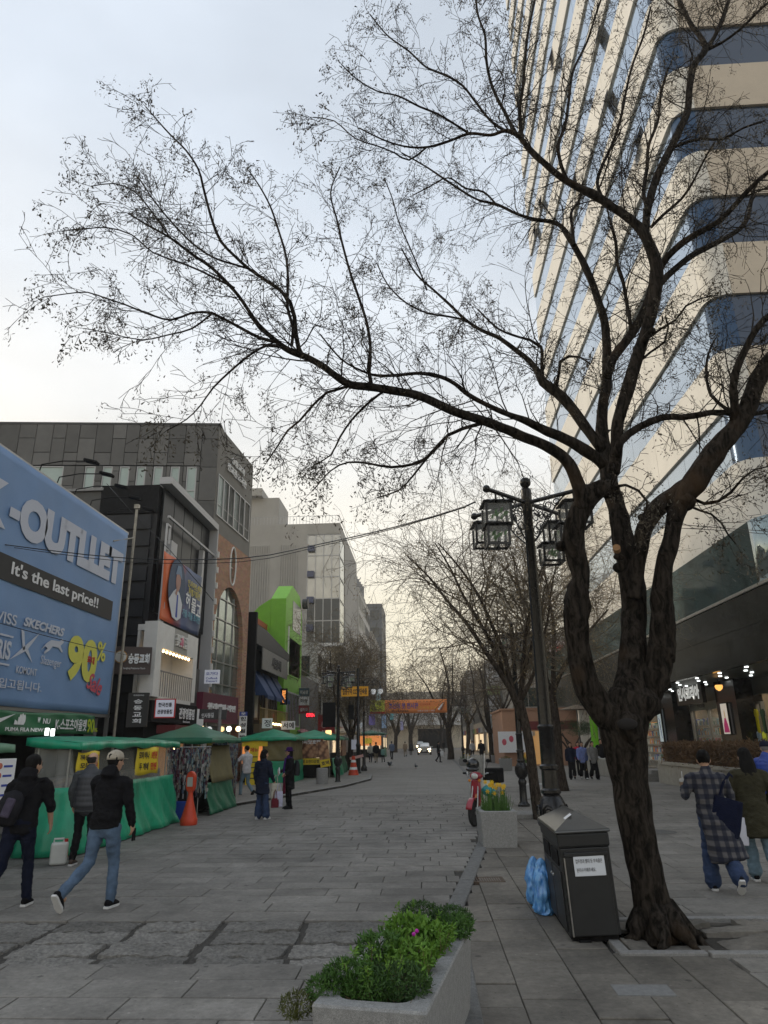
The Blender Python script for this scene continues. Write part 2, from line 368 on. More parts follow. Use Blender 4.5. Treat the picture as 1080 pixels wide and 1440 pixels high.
def paving_mat(name, base, tx, ty, off=.5):
    """far paving: brick texture on the same module as the built stones"""
    m = bpy.data.materials.new(name); m.use_nodes = True; t = m.node_tree; b = t.nodes['Principled BSDF']; b.inputs['Roughness'].default_value = .8
    g = t.nodes.new('ShaderNodeNewGeometry'); br = t.nodes.new('ShaderNodeTexBrick'); br.offset = off
    br.inputs['Scale'].default_value = 1; br.inputs['Brick Width'].default_value = tx; br.inputs['Row Height'].default_value = ty
    br.inputs['Mortar Size'].default_value = .006; br.inputs['Color1'].default_value = (*[c*.88 for c in base], 1); br.inputs['Color2'].default_value = (*[c*1.1 for c in base], 1)
    br.inputs['Mortar'].default_value = (*[c*.4 for c in base], 1)
    n = t.nodes.new('ShaderNodeTexNoise'); n.inputs['Scale'].default_value = .6; n.inputs['Detail'].default_value = 8; n.inputs['Roughness'].default_value = .7
    r = t.nodes.new('ShaderNodeMapRange'); r.inputs['To Min'].default_value = .72; r.inputs['To Max'].default_value = 1.25
    v = t.nodes.new('ShaderNodeVectorMath'); v.operation = 'SCALE'
    t.links.new(g.outputs['Position'], br.inputs['Vector']); t.links.new(g.outputs['Position'], n.inputs['Vector']); t.links.new(n.outputs['Fac'], r.inputs[0])
    t.links.new(br.outputs['Color'], v.inputs[0]); t.links.new(r.outputs[0], v.inputs['Scale']); t.links.new(v.outputs[0], b.inputs['Base Color'])
    return m
ground = sheet_obj('ground', -400, 400, -60, 900, -.06, M_joint)
road_far = paving_mat('road_far_paving', (.198, .188, .171), .9, .42)
walk_far = paving_mat('walk_far_paving', (.20, .189, .170), .8, .42)
KR = [(.12, -3), (.12, 8.6), (.88, 14.2), (1.25, 19.0), (1.9, 30), (2.3, 60), (2.45, 100), (2.49, 260)]
def kr(y):
    for (a, b), (c, d) in zip(KR[:-1], KR[1:]):
        if b <= y <= d: return a+(c-a)*(y-b)/(d-b)
    return KR[0][0] if y < 0 else KR[-1][0]
def region(name, pts, z, m, kind='structure'): return tag(MB().prismz(pts, z-.3, z).build(name, m), kind=kind)
road = region('road', [(-9, -3)]+KR+[(-9, 260)], -.03, M_joint)
Y_END = 26.0
# road stones: rows across the street
tile_cache = {}
def lay(parent, x0, x1, y0, y1, tx, ty, m, skip, limit, name, along='x', z=0.0, ysplit=11.0, jit=.0015, clip=None):
    near = []; far = MB(); rr = random.Random(len(name)*13+int(x0*7)); ri = 0
    if along == 'x':
        y = y0
        while y < y1:
            x = x0-(rr.random())*tx
            while x < x1:
                L_ = tx*rr.choice((.8, 1, 1, 1.2))
                a, b = max(x, x0), min(x+L_, x1)
                if clip: a, b = clip(a, b, y+ty/2)
                if b-a > .12 and not skip((a+b)/2, y+ty/2): near.append((a, b, y, y+ty))
                x += L_
            y += ty
    else:
        x = x0
        while x < x1-.05:
            b_ = min(x+tx, x1); y = y0-rr.random()*ty
            while y < y1:
                L_ = ty*rr.choice((.7, 1, 1, 1.3))
                a, b = max(y, y0), min(y+L_, y1)
                xa, xb = clip(x, b_, (a+b)/2) if clip else (x, b_)
                if b-a > .12 and xb-xa > .05 and not skip((xa+xb)/2, (a+b)/2): near.append((xa, xb, a, b))
                y += L_
            x += tx
    # largest in view first
    def vis(t):
        cx, cy = (t[0]+t[1])/2, (t[2]+t[3])/2; v = Vector((cx, cy, z))-CAM; d = v.dot(C_F)
        if d < .5: return 1e9
        px, py = 540+v.dot(C_R)*F_PX/d, 720-v.dot(C_U)*F_PX/d
        if px < -60 or px > 1140 or py > 1500: return 1e8+cy
        return cy
    near.sort(key=vis); single = [t for t in near[:limit] if vis(t) < 1e7 and (t[2]+t[3])/2 < ysplit]
    sset = set(single)
    for t in single:
        key = (round(t[1]-t[0], 2), round(t[3]-t[2], 2), m.name)
        if key not in tile_cache: tile_cache[key] = slab_mesh('paving_stone', key[0]-.009, key[1]-.018, .03, .005, m)
        o = bpy.data.objects.new('paving_stone', tile_cache[key]); COL.objects.link(o); o.parent = parent
        o.location = ((t[0]+t[1])/2, (t[2]+t[3])/2, z+rr.uniform(-jit, jit)*2)
        o.rotation_euler = (rr.uniform(-jit, jit)*1.5, rr.uniform(-jit, jit)*1.5, rr.uniform(-jit, jit))
    for t in near:
        if t in sset: continue
        zz = z+rr.uniform(-jit, jit); c = .005; g = .006
        a, b, p, q = t[0]+g*.7, t[1]-g*.7, t[2]+g*1.7, t[3]-g*1.7
        far.add([(a, p, zz-.03), (b, p, zz-.03), (b, q, zz-.03), (a, q, zz-.03), (a+c, p+c, zz), (b-c, p+c, zz), (b-c, q-c, zz), (a+c, q-c, zz)],
                [(0, 1, 5, 4), (1, 2, 6, 5), (2, 3, 7, 6), (3, 0, 4, 7), (4, 5, 6, 7)])
    if far.f: far.build('paving_stones', m, parent, kind='stuff')
COB = (-7.4, -.42, 6.62, 8.32)
def skip_road(x, y): return (COB[2] < y < COB[3] and x < COB[1]+.0)
croad = lambda a, b, y: (a, min(b, kr(y)-.005))
lay(road, -8.9, 2.4, 2.2, COB[2], .86, .42, M_paving, lambda x, y: False, 80, 'roadA', clip=croad)
lay(road, COB[1]+.02, 2.4, COB[2], COB[3], .86, .425, M_paving, lambda x, y: False, 6, 'roadC', clip=croad)
lay(road, -8.9, 2.4, COB[3], Y_END, .86, .42, M_paving, lambda x, y: False, 205, 'roadB', ysplit=13, clip=croad)
region('road_surface', [(-9, Y_END), (kr(Y_END), Y_END)]+KR[4:]+[(-9, 260)], -.002, road_far)
# hewn stone strip
st = tag(MB().box(COB[0], COB[1], COB[2], COB[3], -.3, -.052).build('stone_strip', M_soil), kind='structure')
hewn = [slab_mesh('hewn_stone', .835, .412, .07, .02, M_rough, rough=.021, seed=k+1) for k in range(7)]
for q in hewn: q.polygons.foreach_set('use_smooth', [True]*len(q.polygons)); q.set_sharp_from_angle(angle=R(35))
rr = random.Random(5)
for r_ in range(4):
    x = COB[1]-.42-.05*(r_ % 2); ci = 0
    while x > COB[0]+.3:
        o = bpy.data.objects.new('hewn_stone', rr.choice(hewn)); COL.objects.link(o); o.parent = st
        o.location = (x, COB[2]+.215+r_*.423+rr.uniform(-.012, .012), .0+rr.uniform(-.008, .008)); o.rotation_euler = (rr.uniform(-.02, .02), rr.uniform(-.02, .02), rr.uniform(-.04, .04)+(math.pi if rr.random() > .5 else 0))
        o.scale = (rr.uniform(.96, 1.03), rr.uniform(.95, 1.0), 1); x -= .865+rr.uniform(-.015, .03)
# right kerb strip: from the near planter away along the road edge
def poly_strip(pts, wid, z0, z1, m, name, seg=1.0, gap=.008, side=1, kind='structure'):
    """a kerb of single stones following a polyline"""
    base = MB(); P = [Vector((a, b, 0)) for a, b in pts]; root = None; stones = []
    for a, b in zip(P[:-1], P[1:]):
        d = (b-a); n = max(1, round(d.length/seg)); d.normalize(); nn = Vector((-d.y, d.x, 0))*side
        for k in range(n):
            s, e = a.lerp(b, k/n)+d*gap/2, a.lerp(b, (k+1)/n)-d*gap/2
            stones.append((s, e, nn))
        base.add([a, b, b+nn*wid, a+nn*wid, a-Vector((0, 0, .3)), b-Vector((0, 0, .3)), b+nn*wid-Vector((0, 0, .3)), a+nn*wid-Vector((0, 0, .3))], [(0, 1, 2, 3), (0, 4, 5, 1), (3, 2, 6, 7)])
    base.v = [(x, y, z+z1-.014) for x, y, z in base.v]
    root = base.build(name, M_joint); root['kind'] = kind
    for s, e, nn in stones:
        mb = MB(); c = .012
        q = [s, e, e+nn*wid, s+nn*wid]; ins = [s+(e-s).normalized()*c+nn*c, e-(e-s).normalized()*c+nn*c, e-(e-s).normalized()*c+nn*(wid-c), s+(e-s).normalized()*c+nn*(wid-c)]
        dz = rr.uniform(-.003, .003)
        vs = [(p.x, p.y, z0) for p in q]+[(p.x, p.y, z1-c+dz) for p in q]+[(p.x, p.y, z1+dz) for p in ins]
        fs = [(0, 1, 5, 4), (1, 2, 6, 5), (2, 3, 7, 6), (3, 0, 4, 7), (4, 5, 9, 8), (5, 6, 10, 9), (6, 7, 11, 10), (7, 4, 8, 11), (8, 9, 10, 11)]
        if side < 0: fs = [tuple(reversed(f)) for f in fs]
        mb.add(vs, fs); mb.build('kerb_stone', m, root)
    return root
# walk right of the kerb, plaza beyond the tree
walk = region('pavement', [(2.5, -3), (2.5, 260)]+KR[::-1], -.03, M_joint)
PIT = (1.62, 3.55, 7.05, 8.35)      # tree pit
def skip_walk(x, y): return (PIT[0] < x < PIT[1] and PIT[2] < y < PIT[3]) or (.5 < x < .95 and 10.35 < y < 10.75)
lay(walk, .16, 2.5, 2.0, 30, .47, .72, M_pavingR, skip_walk, 190, 'walk', along='y', ysplit=14, jit=.0025, clip=lambda a, b, y: (max(a, kr(y)+.195), b))
region('pavement_surface', [(2.5, 30), (2.5, 260)]+KR[:3:-1], -.003, walk_far)
plaza = sheet_obj('plaza', 2.5, 40, -3, 260, -.035, M_joint)
lay(plaza, 2.5, 16, 3.0, 30, .95, .40, M_plaza, skip_walk, 270, 'plaza', along='x', ysplit=15)
sheet_obj('plaza_surface', 2.5, 40, 30, 260, -.003, walk_far)
poly_strip([(.12, 1.5), (.12, 8.6), (.88, 14.2), (1.25, 19.0), (1.9, 30), (2.3, 60), (2.5, 100)], .2, -.03, .014, mat('kerb_granite_worn', (.17, .17, .165), .8, 0, 120, .3, .35, 160, dirt=.4), 'right_kerb', seg=1.0, side=-1)
# left pavement, a real step up
lw = MB(); lw.prismz([(-9.0, 19.6), (-6.37, 20.55), (-3.5, 31.0), (-2.85, 36.0), (-3.1, 40.0), (-4.6, 42.9), (-7.5, 44.3), (-9.0, 44.4)], -.2, .075)
lwo = tag(lw.build('left_pavement', walk_far), kind='structure')
poly_strip([(-8.6, 19.6), (-6.37, 20.4), (-3.45, 30.9), (-2.75, 36.0), (-3.0, 40.2), (-4.6, 43.1), (-7.5, 44.5)], .16, -.2, .085, M_granite2, 'left_kerb', seg=.9, side=1)
lw2 = tag(MB().box(-12, -9.0, -3, 260, -.2, .07).build('shop_front_pavement', walk_far), kind='structure')
# tree pit: frame of stones, lifted slabs round the roots
pit = MB(); pit.box(PIT[0]+.01, PIT[1]-.01, PIT[2]+.01, PIT[3]-.01, -.3, -.03); pit = tag(pit.build('tree_pit', M_soil), kind='structure')
def fr(x0, x1, y0, y1, z=.02): MB().box(x0, x1, y0, y1, -.1, z).build('kerb_stone', M_granite2, pit, bevel=.008)
fr(PIT[0], PIT[0]+.75, PIT[2], PIT[2]+.1); fr(PIT[0]+.76, PIT[1], PIT[2]-.05, PIT[2]+.05, .03); fr(PIT[0], PIT[0]+.1, PIT[2]+.11, PIT[3]-.11)
fr(PIT[1]-.1, PIT[1], PIT[2]+.06, PIT[3]-.11, .025); fr(PIT[0], PIT[0]+.95, PIT[3]-.1, PIT[3]); fr(PIT[0]+.96, PIT[1], PIT[3]-.1, PIT[3], .028)
for k, (cx, cy, sx, sy, rx, ry, rz) in enumerate(((2.95, 7.42, .72, .42, .05, -.1, .1), (2.95, 7.9, .74, .44, -.06, -.06, -.12), (3.2, 8.12, .4, .22, .1, .06, .2), (1.85, 8.05, .3, .34, .05, .1, .0),
                                                 (2.55, 8.1, .42, .26, -.05, -.12, .15), (1.85, 7.35, .25, .4, .06, .05, .1), (3.3, 7.55, .24, .6, .04, .07, 0))):
    me = slab_mesh('lifted_slab', sx*.9, sy*.85, .05, .012, M_pavingR, rough=.010, seed=20+k)
    o = link('lifted_slab', me, pit, smooth=40); o.location = (cx, cy, .016); o.rotation_euler = (rx*1.3, ry*1.2, rz)
for cx, cy, sx, sy in ((1.55, 6.15, .42, .24),):
    o = MB().box(-sx/2, sx/2, -sy/2, sy/2, -.01, .004).build('pale_paving_stone', M_lightslab, walk); o.location = (cx, cy, .004)
# drain
dr = thing('drain_grate', 'rusty rectangular drain grate let into the paving beside the kerb', 'drain grate', (.74, 10.55, 0), 2)
MB().box(-.23, .23, -.17, .17, -.1, -.02).build('drain_well', M_blackmat, dr)
MB().box(-.24, .24, -.18, -.155, -.03, .006).box(-.24, .24, .155, .18, -.03, .006).box(-.24, -.21, -.154, .154, -.03, .006).box(.21, .24, -.154, .154, -.03, .006).build('drain_frame', mat('rust', (.1, .07, .05), .8, 0, 20, .4), dr)
for k in range(13): MB().box(-.195+k*.032, -.18+k*.032, -.154, .154, -.03, .004).build('grate_bar', MATS['rust'], dr)
for k, (px, py, r_) in enumerate(((875, 1170, .36), (780, 1040+71, .33), (868, 1162, .2))):
    if k == 2: continue
    p = G(px+50 if k == 0 else px+30, py, 0)
    o = MB().lathe([(r_, -.01), (r_, .006), (r_-.02, .008), (r_-.03, .005), (.01, .005)], (0, 0, 0), 36).build('manhole_cover', mat('iron', (.09, .09, .088), .6, .2, 30, .3, .4, 80), None, smooth=30, loc=p)
    tag(o, ['round iron manhole cover on the plaza right of the big tree trunk', 'round iron manhole cover on the plaza in front of the walking schoolgirl group'][k], 'manhole cover', 'manhole covers in the plaza')
# ------------------------------------------------------------------ buildings
class B:
    def __init__(s, name, label, cat, x, y, rz, group=None):
        s.pl = Plane(x, y, rz); s.r = thing(name, label, cat, (x, y, 0), rz, group)
    def box(s, name, x0, x1, y0, y1, z0, z1, m, bevel=0, parent=None, smooth=None):
        return MB().box(min(x0, x1), max(x0, x1), min(y0, y1), max(y0, y1), min(z0, z1), max(z0, z1)).build(name, m, parent or s.r, bevel=bevel, smooth=smooth)
    def at(s, px, py, off=0): return s.pl.at(px, py, off)
    def rect(s, *a, off=0): return s.pl.rect(*a, off=off)
def window(parent, x0, x1, z0, z1, y, fm, gm, fw=.06, dep=.08, mull=(), bars=(), pane=True):
    """frame set into the wall face at y (towards the viewer = -y) with its pane"""
    f = MB(); f.box(x0, x1, y-.02, y+dep, z0, z0+fw); f.box(x0, x1, y-.02, y+dep, z1-fw, z1); f.box(x0, x0+fw, y-.02, y+dep, z0+fw, z1-fw); f.box(x1-fw, x1, y-.02, y+dep, z0+fw, z1-fw)
    for q in mull: xx = x0+(x1-x0)*q; f.box(xx-fw/3, xx+fw/3, y, y+dep, z0+fw, z1-fw)
    for q in bars: zz = z0+(z1-z0)*q; f.box(x0+fw, x1-fw, y+.005, y+dep-.005, zz-fw/3, zz+fw/3)
    o = f.build('window', fm, parent)
    if pane: MB().box(x0+fw*.5, x1-fw*.5, y+.03, y+.04, z0+fw*.5, z1-fw*.5).build('pane', gm, o)
    return o

# ---- tall bank tower on the right
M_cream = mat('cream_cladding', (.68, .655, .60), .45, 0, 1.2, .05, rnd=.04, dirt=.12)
M_shadeclad = mat('cream_cladding_shaded', (.50, .43, .34), .5, 0, 1.2, .06, rnd=.03)  # cream cladding again, with the south side's shade put into its colour
M_blackstone = mat('polished_dark_stone', (.024, .025, .021), .13, 0, 2.5, .5, spec=.38)
T = B('office_tower', 'tall office tower with slanting-looking bands of cream cladding and blue glass, rounded corner', 'building', 10, 52, -90)
tp = T.pl
zb = [tp.at(*p)[1] for p in ((943, 807), (995, 685), (920, 685), (900, 637), (900, 567))]
base_z = zb[0]                       # underside of the lowest cream band
ZB = [base_z, zb[1]-.05]             # lowest cream band
pitch = 4.08; z1w = zb[1]            # 10.0
U0, U1 = 2.4, 30.6                   # along the facade, far end to the rounded corner
RC = .75                             # corner radius
def tower_band(z0, z1, m, off, ms, name, npan, glass=False, u0=U0):
    seg = (U1-u0)/npan
    for k in range(npan):
        a, b = u0+k*seg, u0+(k+1)*seg
        T.box(name, a+.012, b-.012, off, off+.3, z0, z1, m)
    # rounded corner piece and south face
    g = []; nn = 10
    mb = MB(); pts = [(U1+.012+(RC-off)*math.sin(t), RC-(RC-off)*math.cos(t)) for t in [math.pi/2*i/nn for i in range(nn+1)]]
    g = [[(x, y, z) for x, y in pts] for z in (z0, z1)]; mb.sheet(g)
    g2 = [[(x-.25*math.sin(math.pi/2*i/nn), y+.25*math.cos(math.pi/2*i/nn), z) for i, (x, y) in enumerate(pts)] for z in (z0, z1)]
    mb.sheet([g2[1], g2[0]]); mb.sheet([g[1], g2[1]]); mb.sheet([g2[0], g[0]])
    mb.build(name if not glass else 'corner_pane', ms if glass else m, T.r, smooth=50)
    xs = U1+.012+RC-off
    for k in range(6):
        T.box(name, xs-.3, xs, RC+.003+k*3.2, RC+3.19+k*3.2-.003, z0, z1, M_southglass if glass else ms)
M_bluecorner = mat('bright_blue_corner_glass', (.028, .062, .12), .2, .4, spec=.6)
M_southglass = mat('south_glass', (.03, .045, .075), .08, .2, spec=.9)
T.box('core', U0, U1-.4, .5, 24, 7, 88, M_blackmat)
whites = []; z = base_z; top_first = zb[1]
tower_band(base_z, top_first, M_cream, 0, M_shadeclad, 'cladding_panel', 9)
zz = top_first; nb = 0
while zz < 88:
    g1 = zz+(zb[2]-zb[1] if nb == 0 else 2.02)
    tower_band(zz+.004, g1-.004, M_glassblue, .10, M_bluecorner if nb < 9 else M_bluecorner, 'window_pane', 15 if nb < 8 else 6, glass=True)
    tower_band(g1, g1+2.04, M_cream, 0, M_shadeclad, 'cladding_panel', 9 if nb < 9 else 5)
    zz = g1+2.04; nb += 1
T.box('roof_parapet', U0, U1+2, .1, 24, zz, zz+.8, M_cream)
# far end pier steps
T.box('end_pier', U0-.3, U0, .3, 20, 0, zz-6, M_cream); T.box('end_pier', U0-3.4, U0-.31, 2.2, 20, 0, 22, M_cream)
# opened top-hung sashes, dark slits in the glass bands
for px, py in ((842, 60), (776, 85), (853, 150), (808, 260), (895, 210), (760, 290), (752, 330)):
    u, v = T.at(px, py)
    s_ = MB().box(-.45, .45, -.02, .02, -1.5, 0, Matrix.Rotation(R(-16), 4, 'X')).build('open_sash', M_southglass, T.r, loc=(u, .05, v+.8))
# glass band and stone fascia over the arcade
zg = T.at(850, 925)[1]; zs = T.at(1080, 923)[1]
M_bandglass = mat('arcade_band_glass', (.018, .040, .040), .06, 0, 1.5, .5, spec=.6)
npz = 16
UL = U1+.6
for k in range(npz):
    a, b = -8+(UL+8)*k/npz, -8+(UL+8)*(k+1)/npz
    T.box('glass_band_pane', a+.012, b-.012, -.06, .02, zg+.05, base_z-.04, M_bandglass)
mb = MB(); pts = [(UL+1.0*math.sin(t), 1.0-1.06*math.cos(t)) for t in [math.pi/2*i/8 for i in range(9)]]; mb.sheet([[(x, y, z_) for x, y in pts] for z_ in (zg+.05, base_z-.04)]); mb.build('corner_pane', M_glassclear, T.r, smooth=60, solid=.03)
T.box('glass_band_pane', UL+.97, UL+1.0, 1.01, 9, zg+.05, base_z-.04, M_bandglass); T.box('fascia_panel', UL+.006, UL+3.2, -.10, .08, zs+.006, zg-.056, M_blackstone)
T.box('steel_trim', -9, UL+3.2, -.16, 0, zg-.05, zg+.045, M_chrome)
for r_ in range(2):
    zz0, zz1 = zs+(zg-.05-zs)*r_/2, zs+(zg-.05-zs)*(r_+1)/2
    for k in range(15):
        a, b = -9+(UL+9)*k/15, -9+(UL+9)*(k+1)/15
        T.box('fascia_panel', a+.006, b-.006, -.10+.0*r_, .08, zz0+.006, zz1-.006, M_blackstone)
T.box('soffit', -9, UL+3.2, .1, 6, zs-.08, zs-.002, mat('soffit_panel', (.16, .19, .18), .35, .1, 2, .1))
T.box('soffit_edge', -9, UL+1, -.12, .09, zs-.1, zs-.004, M_blackstone)
for r_ in range(4):
    for k in range(12):
        MB().lathe([(.06, -.03), (.06, .0)], (0, 0, 0), 14).build('downlight', M_coolbulb, T.r, loc=(5+k*2.15+.8*(r_ % 2), .28+r_*.55, zs-.085))
# arcade: pillars, shop fronts
SF = 2.55                             # storefront depth behind the tower face
def sf(px, py, off=SF): return T.at(px, py, off)
T.box('shop_wall', -9, UL+6, SF+1.8, SF+2.0, 0, zs-.08, mat('shop_interior', (.20, .15, .10), .7, 0, 2, .3))
T.box('shop_floor', -9, UL+6, SF-.3, SF+2.0, -.02, .14, M_granite2)
for x0, x1 in ((953, 972), (1036, 1068), (846, 868)):
    a = sf(x0+(-8 if x0 != 1036 else -2), 1000)[0]; b = sf(x1-4, 1000)[0]
    T.box('pillar', a, b, SF-.7, SF+.3, 0, zs-.08, mat('black_stone', (.012, .012, .013), .16, 0, 3, .3))
# lit interior strips
for k in range(7): T.box('shop_ceiling_light', 3+k*4, 5+k*4, SF+.9, SF+1.1, zs-.5, zs-.44, mat('shop_tube', (1, 1, 1), .5, emit=(1, .85, .62), estr=9.0))
u0, u1 = sf(905, 1030)[0], sf(950, 1030)[0]
glz = mat('shop_glass', (.9, .95, .93), .02, 0, alpha=.12, spec=.6)
for n_, (pa, pb) in enumerate(((870, 906), (906, 930), (975, 1000), (1000, 1028), (1069, 1078))):
    a, b = sf(pa, 1030)[0], sf(pb, 1030)[0]
    window(T.r, a, b, .16, 3.0, SF, M_alu, glz, .07, .1)
T.box('door_header', sf(972, 1000)[0], sf(1036, 1000)[0], SF-.05, SF+.1, 2.92, 3.25, mat('brushed_header', (.30, .32, .31), .35, .5))
text('인사코리아', T.r, (sf(988, 995)[0]), 3.08, .2, M_ink, SF-.06)
text('인사코리아', T.r, (sf(1018, 995)[0]), 3.08, .2, M_ink, SF-.06)
T.box('upper_fascia', -9, UL+6, SF-.02, SF+.06, 3.26, zs-.085, mat('grey_green_panel', (.10, .12, .115), .4, .2, 2, .15))
# clothes and shelves inside the shops
cols = [hexc(*c) for c in ((205, 205, 200), (190, 60, 120), (215, 205, 30), (20, 60, 40), (150, 190, 215), (110, 150, 165), (180, 205, 220), (200, 215, 60), (200, 60, 50), (60, 80, 170), (220, 150, 50), (40, 130, 110))]
for i, c in enumerate(cols): mat('garment_%d' % i, c, .85, 0, 20, .15, .3, 40)
def shirt(x, z, y, ci, s=.42, lb=''):
    mb = MB(); pts = [(-.5, .38), (-.22, .5), (-.1, .44), (.1, .44), (.22, .5), (.5, .38), (.44, .14), (.29, .2), (.29, -.62), (-.29, -.62), (-.29, .2), (-.44, .14)]
    mb.prism([(a*s*.36, b*s*.85) for a, b in pts], -.025, .025)
    o = mb.build('hanging_shirt', MATS['garment_%d' % ci], None, bevel=.012); p = T.pl.o+T.pl.u*x+T.pl.n*y; o.location = (p.x, p.y, z); o.rotation_euler = (0, 0, T.pl.rz)
    return tag(o, lb, 'shirt', 'shirts hanging in the shop window at the right edge')
rows = ((1012, ((1050, 0, 'pale grey shirt, leftmost of the upper row in the shop window'), (1057, 1, 'magenta pink shirt in the upper row of the shop window'), (1065, 2, 'bright yellow shirt in the upper row of the shop window'), (1074, 3, 'dark green shirt in the upper row at the photo edge'))),
        (1044, ((1054, 4, 'light blue shirt with a print, lower row of the shop window'), (1062, 5, 'grey teal shirt in the lower row of the shop window'), (1069, 6, 'pale sky blue shirt in the lower row of the shop window'), (1077, 7, 'lime yellow shirt in the lower row at the photo edge'))))
for py, r_ in rows:
    for px, ci, lb in r_:
        u, v = T.at(px, py, SF-.12); shirt(u, v, SF-.12, ci, .92, lb)
# goods on shelves: books and boxes seen through the door, far too many to tell apart
goods = MB(); gm = [MATS['garment_%d' % i] for i in range(12)]; rr = random.Random(3)
for u_ in np.arange(sf(870, 1030)[0], sf(1030, 1030)[0], .13):
    for zrow in (.5, .95, 1.4, 1.85, 2.3):
        if rr.random() < .8:
            goods.cur = rr.choice((0, 0, 8, 9, 10, 11, 4, 0)); h_ = rr.uniform(.12, .34); goods.box(u_, u_+.09+rr.random()*.03, SF+.9, SF+1.2, zrow, zrow+h_)
goods.build('shelf_goods', gm, T.r, kind='stuff')
for zrow in (.46, .91, 1.36, 1.81, 2.26): T.box('shelf', sf(870, 1030)[0], sf(1030, 1030)[0], SF+.85, SF+1.25, zrow, zrow+.035, M_alu)
# posters on the pillars
def sign_on(parent_plane, name, label, cat, x, z, w_, h_, y, m, frame=None, dep=.05, group=None, rot=0):
    p = parent_plane.o+parent_plane.u*x+parent_plane.n*y
    t = thing(name, label, cat, (p.x, p.y, z), math.degrees(parent_plane.rz), group)
    MB().box(-w_/2, w_/2, 0, dep, -h_/2, h_/2).build('panel', m, t, bevel=.004)
    if frame: 
        mb = MB(); f = .03*max(1, h_); mb.box(-w_/2-f, w_/2+f, -.01, dep+.01, h_/2, h_/2+f); mb.box(-w_/2-f, w_/2+f, -.01, dep+.01, -h_/2-f, -h_/2); mb.box(-w_/2-f, -w_/2, -.01, dep+.01, -h_/2, h_/2); mb.box(w_/2, w_/2+f, -.01, dep+.01, -h_/2, h_/2); mb.build('frame', frame, t)
    return t
a, b_, c_, d_ = T.rect(923, 998, 934, 1043, off=SF-.8)
ps = sign_on(T.pl, 'poster', 'tall pale lightbox poster with blue brush drawing on the dark shop pillar', 'poster', (a+b_)/2, (c_+d_)/2, abs(b_-a), abs(d_-c_), SF-.8, mat('poster_pale', (.6, .68, .7), .4, emit=(.6, .7, .72), estr=.25), M_blackmat)
for k in range(4): MB().tube([(-.1+.04*k, -.006, .35-.2*k), (.06, -.006, .2-.2*k), (-.04+.05*k, -.006, 0-.2*k)], .012, 5).build('brush_stroke', M_inkblue, ps)
a, b_, c_, d_ = T.rect(1012, 990, 1028, 1032, off=SF-.8)
ps = sign_on(T.pl, 'poster', 'tall pale poster with a magenta hanbok skirt on the shop pillar', 'poster', (a+b_)/2, (c_+d_)/2, abs(b_-a), abs(d_-c_), SF-.8, mat('poster_pale2', (.66, .63, .60), .4, emit=(.7, .66, .62), estr=.25), M_blackmat)
W2, H2 = abs(b_-a), abs(d_-c_)
MB().prism([(-.36*W2, -.45*H2), (.42*W2, -.45*H2), (.28*W2, -.2*H2), (.08*W2, .02*H2), (-.1*W2, .02*H2), (-.3*W2, -.2*H2)], -.008, -.002).build('skirt_print', mat('magenta_print', (.6, .02, .22), .5), ps)
MB().prism([(-.02*W2, .02*H2), (.08*W2, .02*H2), (.02*W2, .3*H2), (-.06*W2, .2*H2)], -.008, -.002).build('flame_print', mat('flame_print', (.75, .5, .2), .5), ps)
# carved shop sign
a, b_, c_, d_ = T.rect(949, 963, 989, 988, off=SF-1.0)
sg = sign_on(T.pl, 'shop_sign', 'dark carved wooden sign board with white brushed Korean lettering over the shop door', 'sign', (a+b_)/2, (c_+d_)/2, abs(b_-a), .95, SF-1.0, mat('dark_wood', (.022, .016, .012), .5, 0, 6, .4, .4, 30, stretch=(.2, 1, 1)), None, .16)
text('인사코리아', sg, 0, 0, .6, mat('glowing_brush_letter', (.75, .75, .73), .6, emit=(1, 1, .95), estr=.32), -.02, bold=.05, width=abs(b_-a)*.84, height=.6, ext=.006)  # painted letters given an added glow to stay white in the arcade's shade
for px, py in ((923, 983), (1011, 967)):
    u, v = T.at(px, py, SF-1.2); p = T.pl.o+T.pl.u*u+T.pl.n*(SF-1.2)
    t = thing('hanging_lantern', ['amber glass lantern hanging left of the dark carved shop sign', 'amber glass lantern hanging right of the dark carved shop sign'][px > 1000], 'lantern', (p.x, p.y, v), 0, 'amber lanterns under the shop soffit')
    MB().lathe([(.03, -.12), (.12, -.05), (.15, .05), (.13, .1)], n=10).build('shade', mat('amber_glass', (.8, .45, .1), .3, emit=(1, .5, .12), estr=1.2), t, smooth=30)
    MB().lathe([(.17, .1), (.12, .15), (.03, .2)], n=10).cyl((0, 0, .2), (0, 0, zs-.1-v), .012, 6).build('cap', M_blackmat, t)

# ---- wall, hedge and steps of the arcade
a1 = Vector((9.55, 31.0, 0)); a2 = Vector((9.3, 22.0, 0)); a3 = Vector((9.85, 20.4, 0))
hw = thing('planter_wall', 'long pale stone planter wall in front of the shop, holding a clipped brown hedge', 'planter wall', (9.5, 22, 0))
mb = MB(); st_ = []
for k in range(9):
    y0 = 0.0+k*1.0; MB().box(-.0, .35, y0+.006, y0+.994, 0, .72).build('wall_stone', mat('pale_wall_stone', (.34, .325, .28), .75, 0, 5, .12, .1, 50, dirt=.2), hw, bevel=.008)
    MB().box(-.05, .40, y0+.004, y0+.996, .725, .85).build('coping_stone', MATS['pale_wall_stone'], hw, bevel=.01)
MB().box(.36, 2.2, 0, 9, 0, .8).build('planting_bed', M_soil, hw)
MB().box(-.0, 2.2, 9.0, 9.3, .0, .72).build('wall_stone', MATS['pale_wall_stone'], hw, bevel=.008)
vn = MB(); vn.box(.0, .9, 9.31, 9.36, .3, .72)
